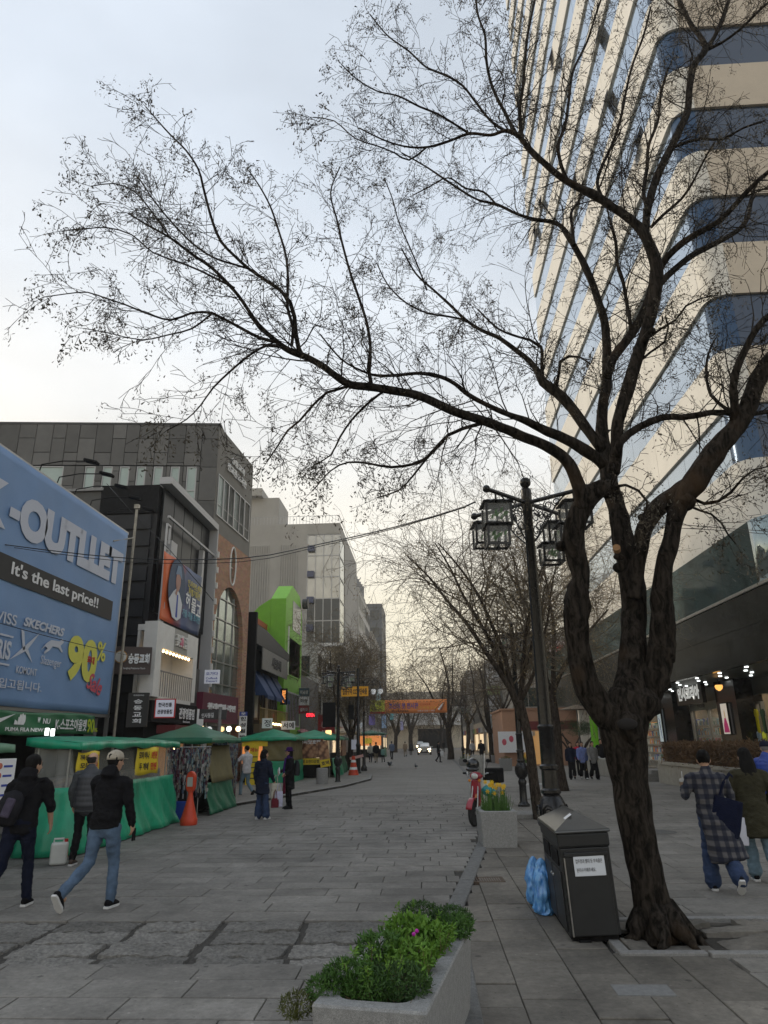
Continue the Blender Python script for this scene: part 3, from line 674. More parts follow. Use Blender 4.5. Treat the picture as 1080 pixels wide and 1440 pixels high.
for k in range(3):
    f = MB(); f.box(.05+k*.45, .08+k*.45, 9.32, 9.38, .25, .7); f.box(.08+k*.45, .46+k*.45, 9.32, 9.38, .66, .7); f.box(.08+k*.45, .46+k*.45, 9.32, 9.38, .25, .29)
    for j in range(5): f.box(.1+k*.45+j*.075, .12+k*.45+j*.075, 9.33, 9.36, .29, .66)
    f.build('vent_grille', M_darkgrey, hw)
rs = np.random.default_rng(5)
hd = thing('hedge', 'clipped reddish brown leafless hedge along the planter wall', 'hedge', (10.15, 26.2, .78))
F1 = Fast(); F3 = Fast()
for _ in range(9000):
    p = np.array([rs.uniform(-.62, .62), rs.uniform(-4.6, 4.2), rs.uniform(.0, .72)]); e = rs.random()
    if e < .62: p[rs.integers(0, 2)*2] = (.72 if rs.random() < .6 else p[2]) if False else p[2]
    if rs.random() < .5: p[2] = .66+rs.normal(0, .05)
    elif rs.random() < .7: p[0] = -.58+rs.normal(0, .05)
    d = unit(rs.normal(0, 1, 3)+np.array([0, 0, .6]))*rs.uniform(.08, .2); w_ = unit(cr(d, rs.normal(0, 1, 3)))*.012
    F3.quads([[p-w_, p+w_, p+d+w_, p+d-w_]])
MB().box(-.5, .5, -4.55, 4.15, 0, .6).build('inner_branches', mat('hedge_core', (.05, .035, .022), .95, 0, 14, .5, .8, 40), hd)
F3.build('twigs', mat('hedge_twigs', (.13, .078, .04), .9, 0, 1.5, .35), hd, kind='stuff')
s2 = thing('stone_steps', 'low stone steps at the far end of the planter wall', 'steps', (9.5, 32.2, 0))
for k in range(3): MB().box(.4*k-.8, 3, 0, 1.6, k*.15, k*.15+.148).build('step', M_granite2, s2, bevel=.01)
lowwall = tag(MB().box(8.6, 9.0, 33.9, 44, 0, .8).build('low_wall', MATS['pale_wall_stone'], None, bevel=.02), 'short pale stone wall behind the walking schoolgirls, right of the green banner', 'wall')

# ---- pink rendered low building and what stands behind it
PK = B('pink_building', 'low salmon pink building with a dark red band behind the bare trees', 'building', 5.4, 52, 0)
M_pink = mat('salmon_render', (.42, .24, .155), .85, 0, 2.5, .08, .1, 40, dirt=.1)
ztop = PK.at(705, 999)[1]; x1 = 8.2
PK.box('wall', 0, 9.5, 0, 8, 0, ztop, M_pink)
PK.box('cornice', -.1, 9.6, -.1, 8.1, ztop, ztop+.12, M_pink); z_ = PK.at(760, 1020)[1]
PK.box('red_band', 1.0, 8.2, -.06, -.003, z_-.28, z_+.28, mat('dark_red_band', (.16, .02, .02), .5))
PK.box('ledge', -.1, 2.2, -.25, -.003, z_-.7, z_-.4, mat('pale_ledge', (.5, .38, .28), .8))
PK.box('doorway', 1.4, 3.6, -.03, -.004, .1, 2.3, mat('warm_doorway', (.5, .3, .12), .6, emit=(1, .55, .2), estr=.22))
pw = B('white_notice_board', 'white notice board with pink brush prints against the salmon building', 'notice board', 5.9, 51.6, 0)
MB().box(-.9, 1.5, 0, .08, .9, 2.3).build('panel', M_whitesign, pw.r)
for k in range(4): MB().ball((-.5+k*.5, -.01, 1.6+.2*(k % 2)), (.16, .01, .22), 8, 5).build('print', mat('pink_print', (.6, .1, .15), .6), pw.r)
BK = B('glass_office_block', 'grey green glass office block behind the salmon building, half hidden by trees', 'building', 7.4, 62, 0)
BK.box('wall', 0, 22, 0, 12, 0, 10.6, mat('office_wall', (.42, .40, .36), .7, 0, 1, .15))
for fl in range(3):
    for k in range(9): window(BK.r, .4+k*2.35, 2.3+k*2.35, 1.2+fl*3.1, 2.9+fl*3.1, -.05, M_alu, M_bandglass, .08, .06, mull=(.5,))
rw = B('red_white_sign', 'white sign board with red lettering high behind the forked tree', 'sign', 12.1, 61.5, 0)
zz2 = AY(800, 921, 61.5).z; xx2 = AY(800, 921, 61.5).x-12.1
MB().box(xx2-1.6, xx2+1.5, 0, .12, zz2-1.1, zz2+1.2).build('panel', mat('pale_pink_sign', (.62, .52, .52), .6), rw.r)
text('갤러리', rw.r, xx2, zz2+.45, 1, M_inkred, -.01, .03, width=2.4, height=.8); text('인사문고', rw.r, xx2, zz2-.5, 1, M_inkred, -.01, .03, width=2.6, height=.8)
# right row of houses further down the road
def house(label, x, y, rz, w_, d_, h_, mw, rows, cols_, gm, shop=None, fm=None, wz=(.9, 1.1), mull=(.5,), cat='building', group='buildings further down the street', top=True, south=0, sh=3.3, z0=3.6):
    b = B('street_building', label, cat, x, y, rz, group)
    b.box('wall', 0, w_, 0, d_, sh, h_, mw); fh = (h_-z0)/rows if rows else 0
    b.box('ground_floor', .05, w_-.05, .35, d_-.05, 0, sh, mat('ground_floor_brown', (.12, .10, .08), .8, 0, 2, .3))
    for k in range(3): b.box('pier', [0, w_/2-.15, w_-.3][k], [.3, w_/2+.15, w_][k], 0, .34, 0, sh-.002, mw)
    if top: b.box('parapet', -.05, w_+.05, -.06, d_+.05, h_+.002, h_+.28, fm or mw)
    cw = w_/cols_ if cols_ else 1
    for r_ in range(rows):
        for c in range(cols_):
            window(b.r, c*cw+cw*.14, c*cw+cw*.86, z0+r_*fh+fh*.12, z0+r_*fh+fh*.78, -.03, M_alu, gm, .07, .1, mull=mull)
    if south:
        # windows on the end wall that faces down the street towards the viewer (local -x side for left-hand houses)
        for r_ in range(rows):
            for c in range(south):
                fm_ = MB(); yy = d_*(c+.2)/south; fm_.box(-.06, .0, yy, yy+d_*.55/south, z0+r_*fh+fh*.15, z0+r_*fh+fh*.7); fm_.build('window', gm, b.r)
    if shop is not None:
        for k in range(cols_):
            MB().box(k*cw+.35, (k+1)*cw-.1, .2, .3, .3, 2.5).build('shop_window', mat('lit_shop', (.5, .42, .3), .4, 0, 3, .5, emit=(1, .75, .45), estr=.8), b.r)
            MB().box(k*cw+.2, (k+1)*cw-.1, -.12, -.004, 2.65, 3.25).build('shop_sign', shop[k % len(shop)], b.r)
    return b
shopc = [mat('sign_a', (.55, .55, .52), .5), mat('sign_b', (.06, .12, .3), .5), mat('sign_c', (.35, .05, .06), .5), mat('sign_d', (.5, .38, .06), .5), mat('sign_e', (.05, .2, .1), .5)]
house('pale grey four storey building on the right beyond the salmon wall', 7.4, 92, -90, 18, 12, 10.5, mat('w1', (.55, .53, .48), .8, 0, 1, .1), 2, 5, M_bandglass, shopc, z0=4)
house('beige low building with warm shop lights on the right far down the street', 7.2, 112, -90, 19, 12, 9.0, mat('w2', (.55, .48, .38), .8, 0, 1, .1), 2, 5, M_bandglass, shopc[::-1], z0=3.6)
house('grey building on the right close to the street end', 6.8, 140, -90, 26, 12, 12, mat('w3', (.5, .49, .46), .8, 0, 1, .1), 3, 5, M_bandglass, shopc)
# column of small signs
cs = B('sign_column', 'tall column of small white and green signs on a right-hand building corner', 'sign', 6.2, 70, 0)
pz = [AY(692, y_, 70) for y_ in (935, 1008)]; xx3 = pz[0].x-6.2
MB().box(xx3-.75, xx3+.75, .1, .5, 0, pz[0].z+.2).build('backing', mat('w4', (.4, .41, .4), .7), cs.r)
for k, (tx_, mm) in enumerate((('화랑', M_whitesign), ('L·C', M_whitesign), ('서각', mat('pale_green_sign', (.42, .5, .25), .5)), ('VS', M_whitesign), ('필방', M_whitesign))):
    z9 = pz[0].z-.4-k*1.0; MB().box(xx3-.6, xx3+.6, 0, .09, z9-.42, z9+.42).build('panel', mm, cs.r); text(tx_, cs.r, xx3, z9, .5, M_ink, -.01, .03, width=.9, height=.55)
# street end
en = B('street_building', 'pale building with a long white canopy closing the far end of the street', 'building', -14, 175, 0, 'buildings further down the street')
en.box('wall', 0, 40, 0, 12, 0, 13, mat('w5', (.62, .56, .45), .8, 0, .6, .15)); en.box('canopy', 2, 36, -2.5, -.01, 5.2, 8.0, mat('w6', (.75, .74, .72), .6)); en.box('dark_entrance', 12, 19, -.1, -.005, 0, 4.4, M_blackmat)
for r_ in range(1):
    for c in range(12): window(en.r, 1+c*3.2, 3.0+c*3.2, 9.4+r_*3.4, 11.2+r_*3.4, -.05, M_alu, M_bandglass, .12, .1)

# ---- left: sports discount shop with the big blue banner
LX = -9.0
S = B('outlet_building', 'dark building behind the big blue outlet banner at the left edge', 'building', LX-.35, 9.5, 90)
S.box('wall', 0, 11.0, .02, 8, 2.75, 7.9, M_darkgrey); S.box('shop_void', .0, 11.0, 1.2, 8, 0, 2.74, M_blackmat); S.box('ceiling', 0, 11, 0, 1.19, 2.55, 2.74, M_darkgrey)
for k in range(3): S.box('post', .2+k*5.2, .45+k*5.2, .05, .3, 0, 2.54, M_grey)
BN = B('outlet_banner', 'huge pale blue K-OUTLLET banner advertising the last price, 90 percent sale', 'banner', LX, 9.6, 90)
zt, zbm = 8.0, 2.63; ur = BN.at(180, 750)[0]
M_bblue = mat('banner_blue', (.16, .275, .49), .55, 0, .5, .08, .1, 3, detail=3)
g = []; nx, nz_ = 60, 30
for i in range(nx+1):
    u = ur*i/nx; g.append([(u-(.1*(1-j/nz_) if i == nx else 0), .012*math.sin(u*4+j*.4)*math.sin(j*.21*3)+.01*noise.noise(Vector((u*2, j*.3, 0))), zbm+(zt-zbm)*j/nz_) for j in range(nz_+1)])
MB().sheet(g).build('banner_cloth', M_bblue, BN.r, smooth=180, solid=.01)
MB().box(0, ur+.1, .02, .12, zt-.02, zt+.06).box(ur, ur+.06, .02, .12, zbm-.6, zt-.021).box(0, ur+.1, .02, .1, zbm-.08, zbm-.0).build('banner_frame', M_alu, BN.r)
def bt(s, x0, y0, x1, y1, m, bold=.02, **k):
    """lettering filling the box whose left/right ends and heights are seen at these picture points"""
    a = BN.at(x0, y0); b = BN.at(x1, y1); cx = (a[0]+b[0])/2; return a, b
def btext(s, ua, ub, za, zb_, m, bold=.03, y=-.035, **k): return text(s, BN.r, (ua+ub)/2, (za+zb_)/2, 1, m, y, bold, width=abs(ub-ua), height=abs(zb_-za), ext=.003, **k)
M_bletter = mat('banner_letter', (.50, .53, .62), .6)
uo0, uo1 = BN.at(28, 715)[0], BN.at(172, 780)[0]
zo1, zo0 = BN.at(48, 703)[1], BN.at(48, 766)[1]
btext('OUTLLET', uo0, uo1, zo0, zo1, M_bletter, .065, space=.92)
um0, um1 = BN.at(12, 720)[0], BN.at(26, 726)[0]; zm = (BN.at(18, 715)[1]+BN.at(18, 729)[1])/2
BN.box('hyphen', um0, um1, -.035, -.03, zm-.11, zm+.11, M_bletter)
uk1 = BN.at(12, 702)[0]; btext('K', uk1-1.25, uk1, zo0, zo1, M_bletter, .05)
zq1, zq0 = (BN.at(60, 803)[1]), (BN.at(60, 837)[1]); ub1 = BN.at(157, 850)[0]
BN.box('black_strip', .05, ub1, -.034, -.030, zq0, zq1, mat('banner_black', (.018, .018, .02), .6))
btext("It's the last price!!", BN.at(14, 800)[0], BN.at(136, 850)[0], zq0+.10, zq1-.08, mat('banner_letter2', (.72, .72, .74), .6), .02, y=-.04)
btext('K-SWISS', BN.at(22, 870)[0]-1.6, BN.at(22, 870)[0], BN.at(10, 878)[1], BN.at(10, 862)[1], M_bletter, .01)
btext('SKECHERS', BN.at(31, 880)[0], BN.at(89, 885)[0], BN.at(60, 888)[1], BN.at(60, 872)[1]-.05, M_bletter, .04, shear=.2)
zl = BN.at(35, 915)[1]
btext('PARIS', BN.at(13, 915)[0]-1.0, BN.at(13, 915)[0], zl-.28, zl+.12, M_bletter, .03); ue = BN.at(14, 915)[0]
BN.box('logo_bar', ue-1.1, ue, -.035, -.03, zl+.2, zl+.24, M_bletter); BN.box('logo_bar', ue-1.1, ue, -.035, -.03, zl-.4, zl-.36, M_bletter)
uc, zc = BN.at(34, 912)
MB().prism([(uc-.55, zc-.3), (uc-.05, zc+.05), (uc+.5, zc+.42), (uc+.1, zc+.0), (uc+.35, zc-.28), (uc+.0, zc-.06)], -.036, -.031).build('logo_print', M_bletter, BN.r)
MB().prism([(uc-.28, zc+.4), (uc-.15, zc+.36), (uc-.02, zc-.02), (uc-.1, zc-.05)], -.036, -.031).build('logo_print', M_bletter, BN.r)
btext('KOMONT', uc-.25, uc+.6, zc-.56, zc-.4, M_bletter, .01)
uc, zc = BN.at(71, 919); zc += .03
MB().prism([(uc-.5, zc+.0), (uc-.3, zc+.18), (uc-.1, zc+.28), (uc+.3, zc+.3), (uc+.42, zc+.38), (uc+.5, zc+.3), (uc+.36, zc+.2), (uc+.5, zc+.08), (uc+.46, zc+.04), (uc+.28, zc+.14), (uc+.0, zc+.14), (uc-.14, zc+.02), (uc-.34, zc-.08), (uc-.36, zc-.04), (uc-.22, zc+.06), (uc-.34, zc+.1)], -.036, -.031).build('leaping_cat_print', M_bletter, BN.r)
btext('Slazenger', uc-.45, uc+.5, zc-.38, zc-.12, M_bletter, .0)
M_by = mat('banner_yellow', (.62, .60, .10), .6)
btext('90', BN.at(92, 930)[0], BN.at(134, 935)[0], BN.at(115, 960)[1], BN.at(115, 896)[1], M_by, .05)
btext('%', BN.at(135, 918)[0], BN.at(147, 918)[0], BN.at(140, 930)[1], BN.at(140, 902)[1], M_by, .02)
btext('최대', BN.at(121, 925)[0], BN.at(131, 925)[0], BN.at(126, 934)[1], BN.at(126, 923)[1], M_inkred, .02, y=-.045)
btext('Sale', BN.at(121, 955)[0], BN.at(142, 960)[0], BN.at(130, 974)[1], BN.at(130, 948)[1]-.03, mat('banner_red', (.55, .08, .12), .6), .02, y=-.045, shear=.4, rot=-12)
btext('좋은 상품이 입고됩니다.', BN.at(57, 964)[0]-3.6, BN.at(57, 964)[0], BN.at(30, 971)[1], BN.at(30, 957)[1], M_bletter, .01)
GB = B('green_shop_banner', 'green sportswear outlet banner with white logos hanging under the blue banner', 'banner', LX+.05, 9.6, 90)
M_bgreen = mat('banner_green', (.02, .13, .055), .5, 0, 2, .15)
ug = GB.at(134, 1015)[0]; zg1, zg0 = 2.56, 2.06
MB().sheet([[(ug*i/50, .02*math.sin(i*.8)+.015*math.sin(j*1.1+i), zg0-.03*math.sin(i*.25)+(zg1-zg0)*j/8) for j in range(9)] for i in range(51)]).build('banner_cloth', M_bgreen, GB.r, smooth=180, solid=.008)
def gtx(s, pa, pb, z0, z1, m=M_letterwhite, **k): return text(s, GB.r, (GB.at(pa, 1015)[0]+GB.at(pb, 1015)[0])/2, (z0+z1)/2, 1, m, -.045, .02, width=GB.at(pb, 1015)[0]-GB.at(pa, 1015)[0], height=z1-z0, **k)
gtx('K-스포츠아울렛', 76, 120, 2.16, 2.45); gtx('90', 121, 131, 2.12, 2.47, mat('lime_letter', (.4, .5, .02), .6)); gtx('%', 131, 136, 2.15, 2.25, MATS['lime_letter'])
gtx('PUMA FILA', 6, 40, 2.12, 2.2); gtx('NEW', 42, 60, 2.12, 2.2); gtx('W', 50, 54, 2.32, 2.44); gtx('NU', 58, 68, 2.3, 2.42)
u_, z_ = GB.at(5, 1010)[0], 2.36
MB().prism([(u_-.5, z_), (u_-.42, z_-.08), (u_-.2, z_-.07), (u_+.35, z_+.12), (u_-.15, z_+.02), (u_-.35, z_)], -.05, -.04).build('logo_print', M_letterwhite, GB.r)
u_ = GB.at(18, 1010)[0]
for k in range(3): MB().prism([(u_+k*.13, z_-.1), (u_+.12+k*.13, z_-.1), (u_+.12+k*.13, z_-.04+k*.06), (u_+k*.13+.02, z_-.0+k*.06)], -.05, -.04).build('logo_print', M_letterwhite, GB.r)
u_ = GB.at(29, 1010)[0]
for k in (-1, 0, 1): MB().ball((u_+.08*k, -.045, z_+.02), (.05, .005, .12-.02*abs(k)), 8, 6).build('logo_print', M_letterwhite, GB.r)
for k, (px, py) in enumerate(((66, 1029), (74, 1030))):
    p = AX(px, py, LX+.4); o = MB().cb((0, 0, 0), (.07, .07, .16)).build('shop_lamp', M_coolbulb, None, bevel=.01, loc=p); tag(o, ['left one of the two small white lamps under the green outlet banner', 'right one of the two small white lamps under the green outlet banner'][k], 'lamp', 'white lamps under the green banner')
for k, (px, py) in enumerate(((58, 653), (82, 676), (106, 694), (128, 709), (150, 724))):
    u, z_ = BN.at(px, py+6); p = BN.pl.o+BN.pl.u*u
    t = thing('banner_floodlight', ['nearest', 'second', 'middle', 'fourth', 'farthest'][k]+' black floodlight on a thin arm above the blue banner', 'floodlight', (LX, p.y, zt), 0, 'floodlights above the blue banner')
    MB().tube([(-.05, 0, 0), (.0, .0, .22), (.5, .02, .3), (1.05, .03, .28)], .016, 6).build('arm', M_blackmat, t)
    MB().cb((1.2, .03, .26), (.34, .2, .07), Matrix.Rotation(R(15), 4, 'Y')).build('lamp_head', M_blackmat, t, bevel=.02)

# ---- pipe mast beside the banner
pm = thing('scaffold_mast', 'tall thin pale metal pole beside the blue banner edge', 'pole', (LX, 20.63, 0))
MB().cyl((0, 0, 0), (0, 0, 9.0), .042, 10).build('pole', mat('worn_pole', (.28, .26, .22), .5, .3, 6, .3), pm)
MB().cyl((.0, 0, 8.0), (.0, -1.4, 7.5), .02, 6).build('stay', MATS['worn_pole'], pm); MB().box(-.07, .07, -.06, .07, 8.95, 9.1).build('cap', MATS['worn_pole'], pm)

# ---- grey panelled church hall
EWDEG = 6
CH = B('church_hall', 'large grey panelled church hall with a brick street front, arched window and oval window', 'building', -9.5, 30.2, 86)
Lf = 5.35; Zt = 16.4; Zbr = 11.1
M_gp = mat('grey_panel', (.112, .110, .106), .6, .1, 2.2, .12, rnd=.26, dirt=.1)
M_gp2 = mat('grey_render', (.16, .155, .145), .7, 0, 1.2, .1, .1, 30)
CH.box('core', .15, Lf-.05, .3, 42, 0, Zt-.05, M_darkgrey)
CH.box('street_wall', 0.0, Lf, 0, .28, Zbr, Zt, M_gp2); CH.box('parapet_cap', -.06, Lf-.6, -.08, 42, Zt+.002, Zt+.10, M_darkgrey)
CH.box('far_wall', Lf-.04, Lf, .29, 40, 0, Zt, M_gp2)
# end wall of panels facing the viewer: plane at local x=0, running back along +y
EWA = R(EWDEG); EW = Plane(-9.5, 30.2, EWDEG)       # u runs to the right: use negative u
rr = random.Random(9); ph = 1.45; pw_ = .78
rows_z = [Zt-ph*k for k in range(8)]
wz1 = EW.at(260, 656)[1]; wz0 = EW.at(262, 690)[1]-.6
wins = [(44, 88), (118, 133), (143, 157), (167, 181), (191, 204), (215, 228), (239, 252), (262, 276)]
wu = [(EW.at(a, 670)[0], EW.at(b, 670)[0]) for a, b in wins]
def hits(y0, y1, z0, z1):
    return any(-b < y1 and -a > y0 and z0 < wz1 and z1 > wz0 for a, b in wu)
cnt = 0
y = 0
def pnl(y0, y1, z0, z1):
    global cnt
    if y1-y0 < .04 or z1-z0 < .04: return
    cnt += 1; dd = rr.uniform(0, .02)
    MB().box(-.03-dd, .0, y0+.014, y1-.014, z0+.014, z1-.014).build('facade_panel', M_gp, CH.r)
k = 0
while y < 25:
    wdt = pw_*rr.choice((.8, 1, 1.2)); off = (k % 2)*ph*.5; k += 1
    zc_ = Zt
    zz = Zt; first = True
    cuts = []
    while zz > 7.5:
        z0 = zz-(ph*.5+off if first else ph*rr.choice((.85, 1, 1.15))); first = False
        # leave the window strip free
        segs = [(z0, zz)]
        if hits(y, y+wdt, z0, zz):
            segs = []
            if zz > wz1+.05: segs.append((wz1+.03, zz))
            if z0 < wz0-.05: segs.append((z0, wz0-.03))
            # piers between the windows
            lo, hi = max(z0, wz0), min(zz, wz1)
            cur = y
            for a, b in sorted([(-b, -a) for a, b in wu]):
                if b <= cur or a >= y+wdt: continue
                pnl(cur, min(a, y+wdt), lo, hi); cur = max(cur, b)
            pnl(cur, y+wdt, lo, hi) if cur < y+wdt else None
        for a, b in segs: pnl(y, y+wdt, a, b)
        zz = z0
    y += wdt
print('panels', cnt)
for (a, b) in wu:
    f = MB(); y0, y1 = -b, -a; f.box(.02, .12, y0, y0+.05, wz0, wz1); f.box(.02, .12, y1-.05, y1, wz0, wz1); f.box(.02, .12, y0+.05, y1-.05, wz1-.05, wz1); f.box(.02, .12, y0+.05, y1-.05, wz0+.6, wz0+.65)
    wo = f.build('window', M_alu, CH.r); MB().box(.06, .07, y0+.03, y1-.03, wz0, wz1-.03).build('pane', M_glassday, wo)
SKEW = EWDEG+4
for c in CH.r.children:
    if c.name.split('.')[0] in ('core', 'parapet_cap', 'facade_panel') or (c.name.split('.')[0] == 'window'): c.rotation_euler = (0, 0, R(SKEW))
# street side slit windows
for (xa, ya, xb, yb) in ((307, 663, 313, 713), (314, 673, 320, 720), (321.5, 678, 327.5, 728), (329, 686, 335, 735), (337, 693, 341.5, 741), (344, 700, 349, 747)):
    a = CH.at(xa, ya); b = CH.at(xb, yb); window(CH.r, a[0], b[0], 11.95, 14.0, -.03, M_alu, M_glassday, .05, .08, bars=(.28,))
u_, z_ = CH.at(334, 655)
text('승동교회', CH.r, u_-.1, 15.35, 1, M_letterwhite, -.08, .02, width=2.0, height=.36, ext=.02); text('선교관·교육관', CH.r, u_-.15, 14.8, 1, M_letterwhite, -.08, .02, width=2.9, height=.42, ext=.02)
# brick part with arch
def brick_mat(name, c1, c2, mort, sx=.23, sy=.075):
    m = bpy.data.materials.new(name); m.use_nodes = True; t = m.node_tree; b = t.nodes['Principled BSDF']; b.inputs['Roughness'].default_value = .9
    g = t.nodes.new('ShaderNodeTexCoord'); sp = t.nodes.new('ShaderNodeSeparateXYZ'); cb = t.nodes.new('ShaderNodeCombineXYZ'); t.links.new(g.outputs['Object'], sp.inputs[0])
    ad = t.nodes.new('ShaderNodeMath'); ad.operation = 'ADD'; t.links.new(sp.outputs['X'], ad.inputs[0]); t.links.new(sp.outputs['Y'], ad.inputs[1])
    t.links.new(ad.outputs[0], cb.inputs['X']); t.links.new(sp.outputs['Z'], cb.inputs['Y'])
    br = t.nodes.new('ShaderNodeTexBrick'); br.inputs['Scale'].default_value = 1; br.inputs['Brick Width'].default_value = sx; br.inputs['Row Height'].default_value = sy; br.inputs['Mortar Size'].default_value = .008
    br.inputs['Color1'].default_value = (*c1, 1); br.inputs['Color2'].default_value = (*c2, 1); br.inputs['Mortar'].default_value = (*mort, 1); t.links.new(cb.outputs[0], br.inputs['Vector'])
    n = t.nodes.new('ShaderNodeTexNoise'); n.inputs['Scale'].default_value = 6; n.inputs['Detail'].default_value = 6; t.links.new(cb.outputs[0], n.inputs['Vector'])
    mx = t.nodes.new('ShaderNodeMix'); mx.data_type = 'RGBA'; mx.blend_type = 'MULTIPLY'; mx.inputs['Factor'].default_value = .6; t.links.new(br.outputs['Color'], mx.inputs['A']); t.links.new(n.outputs['Color'], mx.inputs['B'])
    sc2 = t.nodes.new('ShaderNodeVectorMath'); sc2.operation = 'SCALE'; sc2.inputs['Scale'].default_value = 1.4; t.links.new(mx.outputs['Result'], sc2.inputs[0]); t.links.new(sc2.outputs[0], b.inputs['Base Color'])
    bp = t.nodes.new('ShaderNodeBump'); bp.inputs['Distance'].default_value = .01; bp.inputs['Strength'].default_value = .6; t.links.new(br.outputs['Fac'], bp.inputs['Height']); bp.invert = True; t.links.new(bp.outputs[0], b.inputs['Normal'])
    return m
M_brick = brick_mat('brick', (.46, .24, .15), (.30, .14, .085), (.38, .33, .27))
ax0, ax1 = .55, Lf-.72; acx, ar = (ax0+ax1)/2, (ax1-ax0)/2; atop = CH.at(317, 824)[1]; aspr = atop-2.5
ocx, ocz = CH.at(323.5, 796); orx, orz = .42, .95; ocx = acx
# wall outline with arch cut, left/right halves so that the polygons stay simple
n = 16
arc = [(acx-ar*math.cos(math.pi/2*i/n), aspr+(atop-aspr)*math.sin(math.pi/2*i/n)) for i in range(n+1)]
el_ = [(acx-orx*math.sin(math.pi*i/n), ocz-orz*math.cos(math.pi*i/n)) for i in range(n+1)]
left = [(0, 0), (ax0, 0)]+arc+el_+[(acx, Zbr-.01), (0, Zbr-.01)]
right = [(2*acx-x, z) for x, z in left]; right = [(Lf if abs(x-2*acx) < 1e-6 else x, z) for x, z in right]
bw = MB(); bw.prism(left, -.12, .27); bw.prism(right, -.12, .27); bw.build('brick_front', M_brick, CH.r)
MB().prism([(x, z) for x, z in arc]+[(2*acx-x, z) for x, z in arc[::-1][1:]]+[(ax1, 2.9), (ax0, 2.9)], .10, .14).build('arched_pane', M_glassclear, CH.r)
f = MB()
for k in range(1, 4): x = ax0+(ax1-ax0)*k/4; zt_ = aspr+(atop-aspr)*math.sqrt(max(0, 1-((x-acx)/ar)**2)); f.box(x-.03, x+.03, .05, .099, 2.9, zt_)
for k in range(6):
    z_ = 3.4+k*.98
    hw_ = ar if z_ < aspr else ar*math.sqrt(max(0, 1-((z_-aspr)/(atop-aspr))**2)); f.box(acx-hw_, acx+hw_, .04, .098, z_-.025, z_+.025)
f.build('arched_window_frame', M_alu, CH.r)
op = MB(); op.prism([(acx+(orx+.0)*math.cos(2*math.pi*i/24), ocz+orz*math.sin(2*math.pi*i/24)) for i in range(24)], .06, .1); op.build('oval_pane', M_glassday, CH.r)
MB().tube([(acx+orx*math.cos(2*math.pi*i/24), -.125, ocz+orz*math.sin(2*math.pi*i/24)) for i in range(25)], .04, 6).box(acx-.02, acx+.02, .02, .059, ocz-orz, ocz+orz).box(acx-orx, acx+orx, .02, .058, ocz-.02, ocz+.02).build('oval_frame', M_white, CH.r)
CH.box('ground_floor_glass', ax0, ax1, .3, .34, 0, 2.88, M_glassdark)
CH.box('lintel', ax0, ax1, -.1, .09, 2.65, 2.9, M_darkgrey)
# grey flank wall seen over the shops between banner and church
FW = B('rear_annex', 'plain dark grey annex wall behind the black metal building', 'building', -11.4, 24.2, 90)
FW.box('wall', -1.2, 4.6, 0, 14, 0, 10.5, mat('annex', (.085, .085, .083), .7, 0, 2, .15)); FW.box('coping', -1.3, 4.7, -.1, 14, 10.502, 10.6, M_grey)
FW.box('rail', -1.25, -1.2, 2.2, 4.2, 10.9, 10.96, M_white); FW.box('rail_post', -1.26, -1.19, 2.2, 2.3, 10.61, 11.1, M_white)

# ---- black building with louvred flank and white metal frame
BB = B('black_building', 'narrow black building with louvred side wall and a white metal frame', 'building', LX-.15, 23.0, 90)
zt = 10.7; w_ = 5.7
BB.box('wall', 0, w_, .12, 2.2, 0, zt-.05, mat('black_cladding', (.009, .009, .011), .6, 0, 4, .3))
for k in range(12):
    z_ = 2.2+k*.62
    MB().box(-.07, -.003, .3, 2.15, z_, z_+.52, None).build('louvre', mat('louvre_black', (.009, .010, .013), .6, .0, 3, .3), BB.r)
BB.box('top_panel', -.08, -.003, .1, 2.2, zt-1.1, zt-.05, M_blackmat)
BB.box('white_edge', -.12, w_+.1, -.35, .1, zt-.04, zt+.22, mat('frame_grey', (.42, .42, .43), .5))
BB.box('frame_post', w_-.0, w_+.12, -.35, .1, .0, zt-.05, MATS['frame_grey']); BB.box('frame_bar', .1, w_, -.3, -.22, zt-1.25, zt-1.17, MATS['frame_grey'])
for k in range(5):
    x = .15+k*(w_-.2)/5; BB.box('dark_pane', x, x+(w_-.2)/5-.06, -.02, .05, zt-4.6, zt-.1, mat('black_pane', (.008, .009, .011), .3, spec=.12))
for k in range(5):
    z_ = zt-1.6-k*.85; MB().box(-.14, .22, -.34, -.28, z_, z_+.07).box(-.14, -.09, -.34, -.28, z_-.78, z_).box(.16, .22, -.34, -.28, z_-.6, z_).build('zigzag_bracket', MATS['frame_grey'], BB.r)
BB.box('white_column', .75, 1.35, -.2, -.02, zt-3.6, zt-1.9, MATS['frame_grey']); BB.box('white_column', w_-1.35, w_-1.12, -.2, -.02, zt-4.5, zt-1.3, MATS['frame_grey'])
for k in range(14): BB.box('frame_clip', w_+.02, w_+.14, -.44, -.36, .6+k*.68, .85+k*.68, M_white)
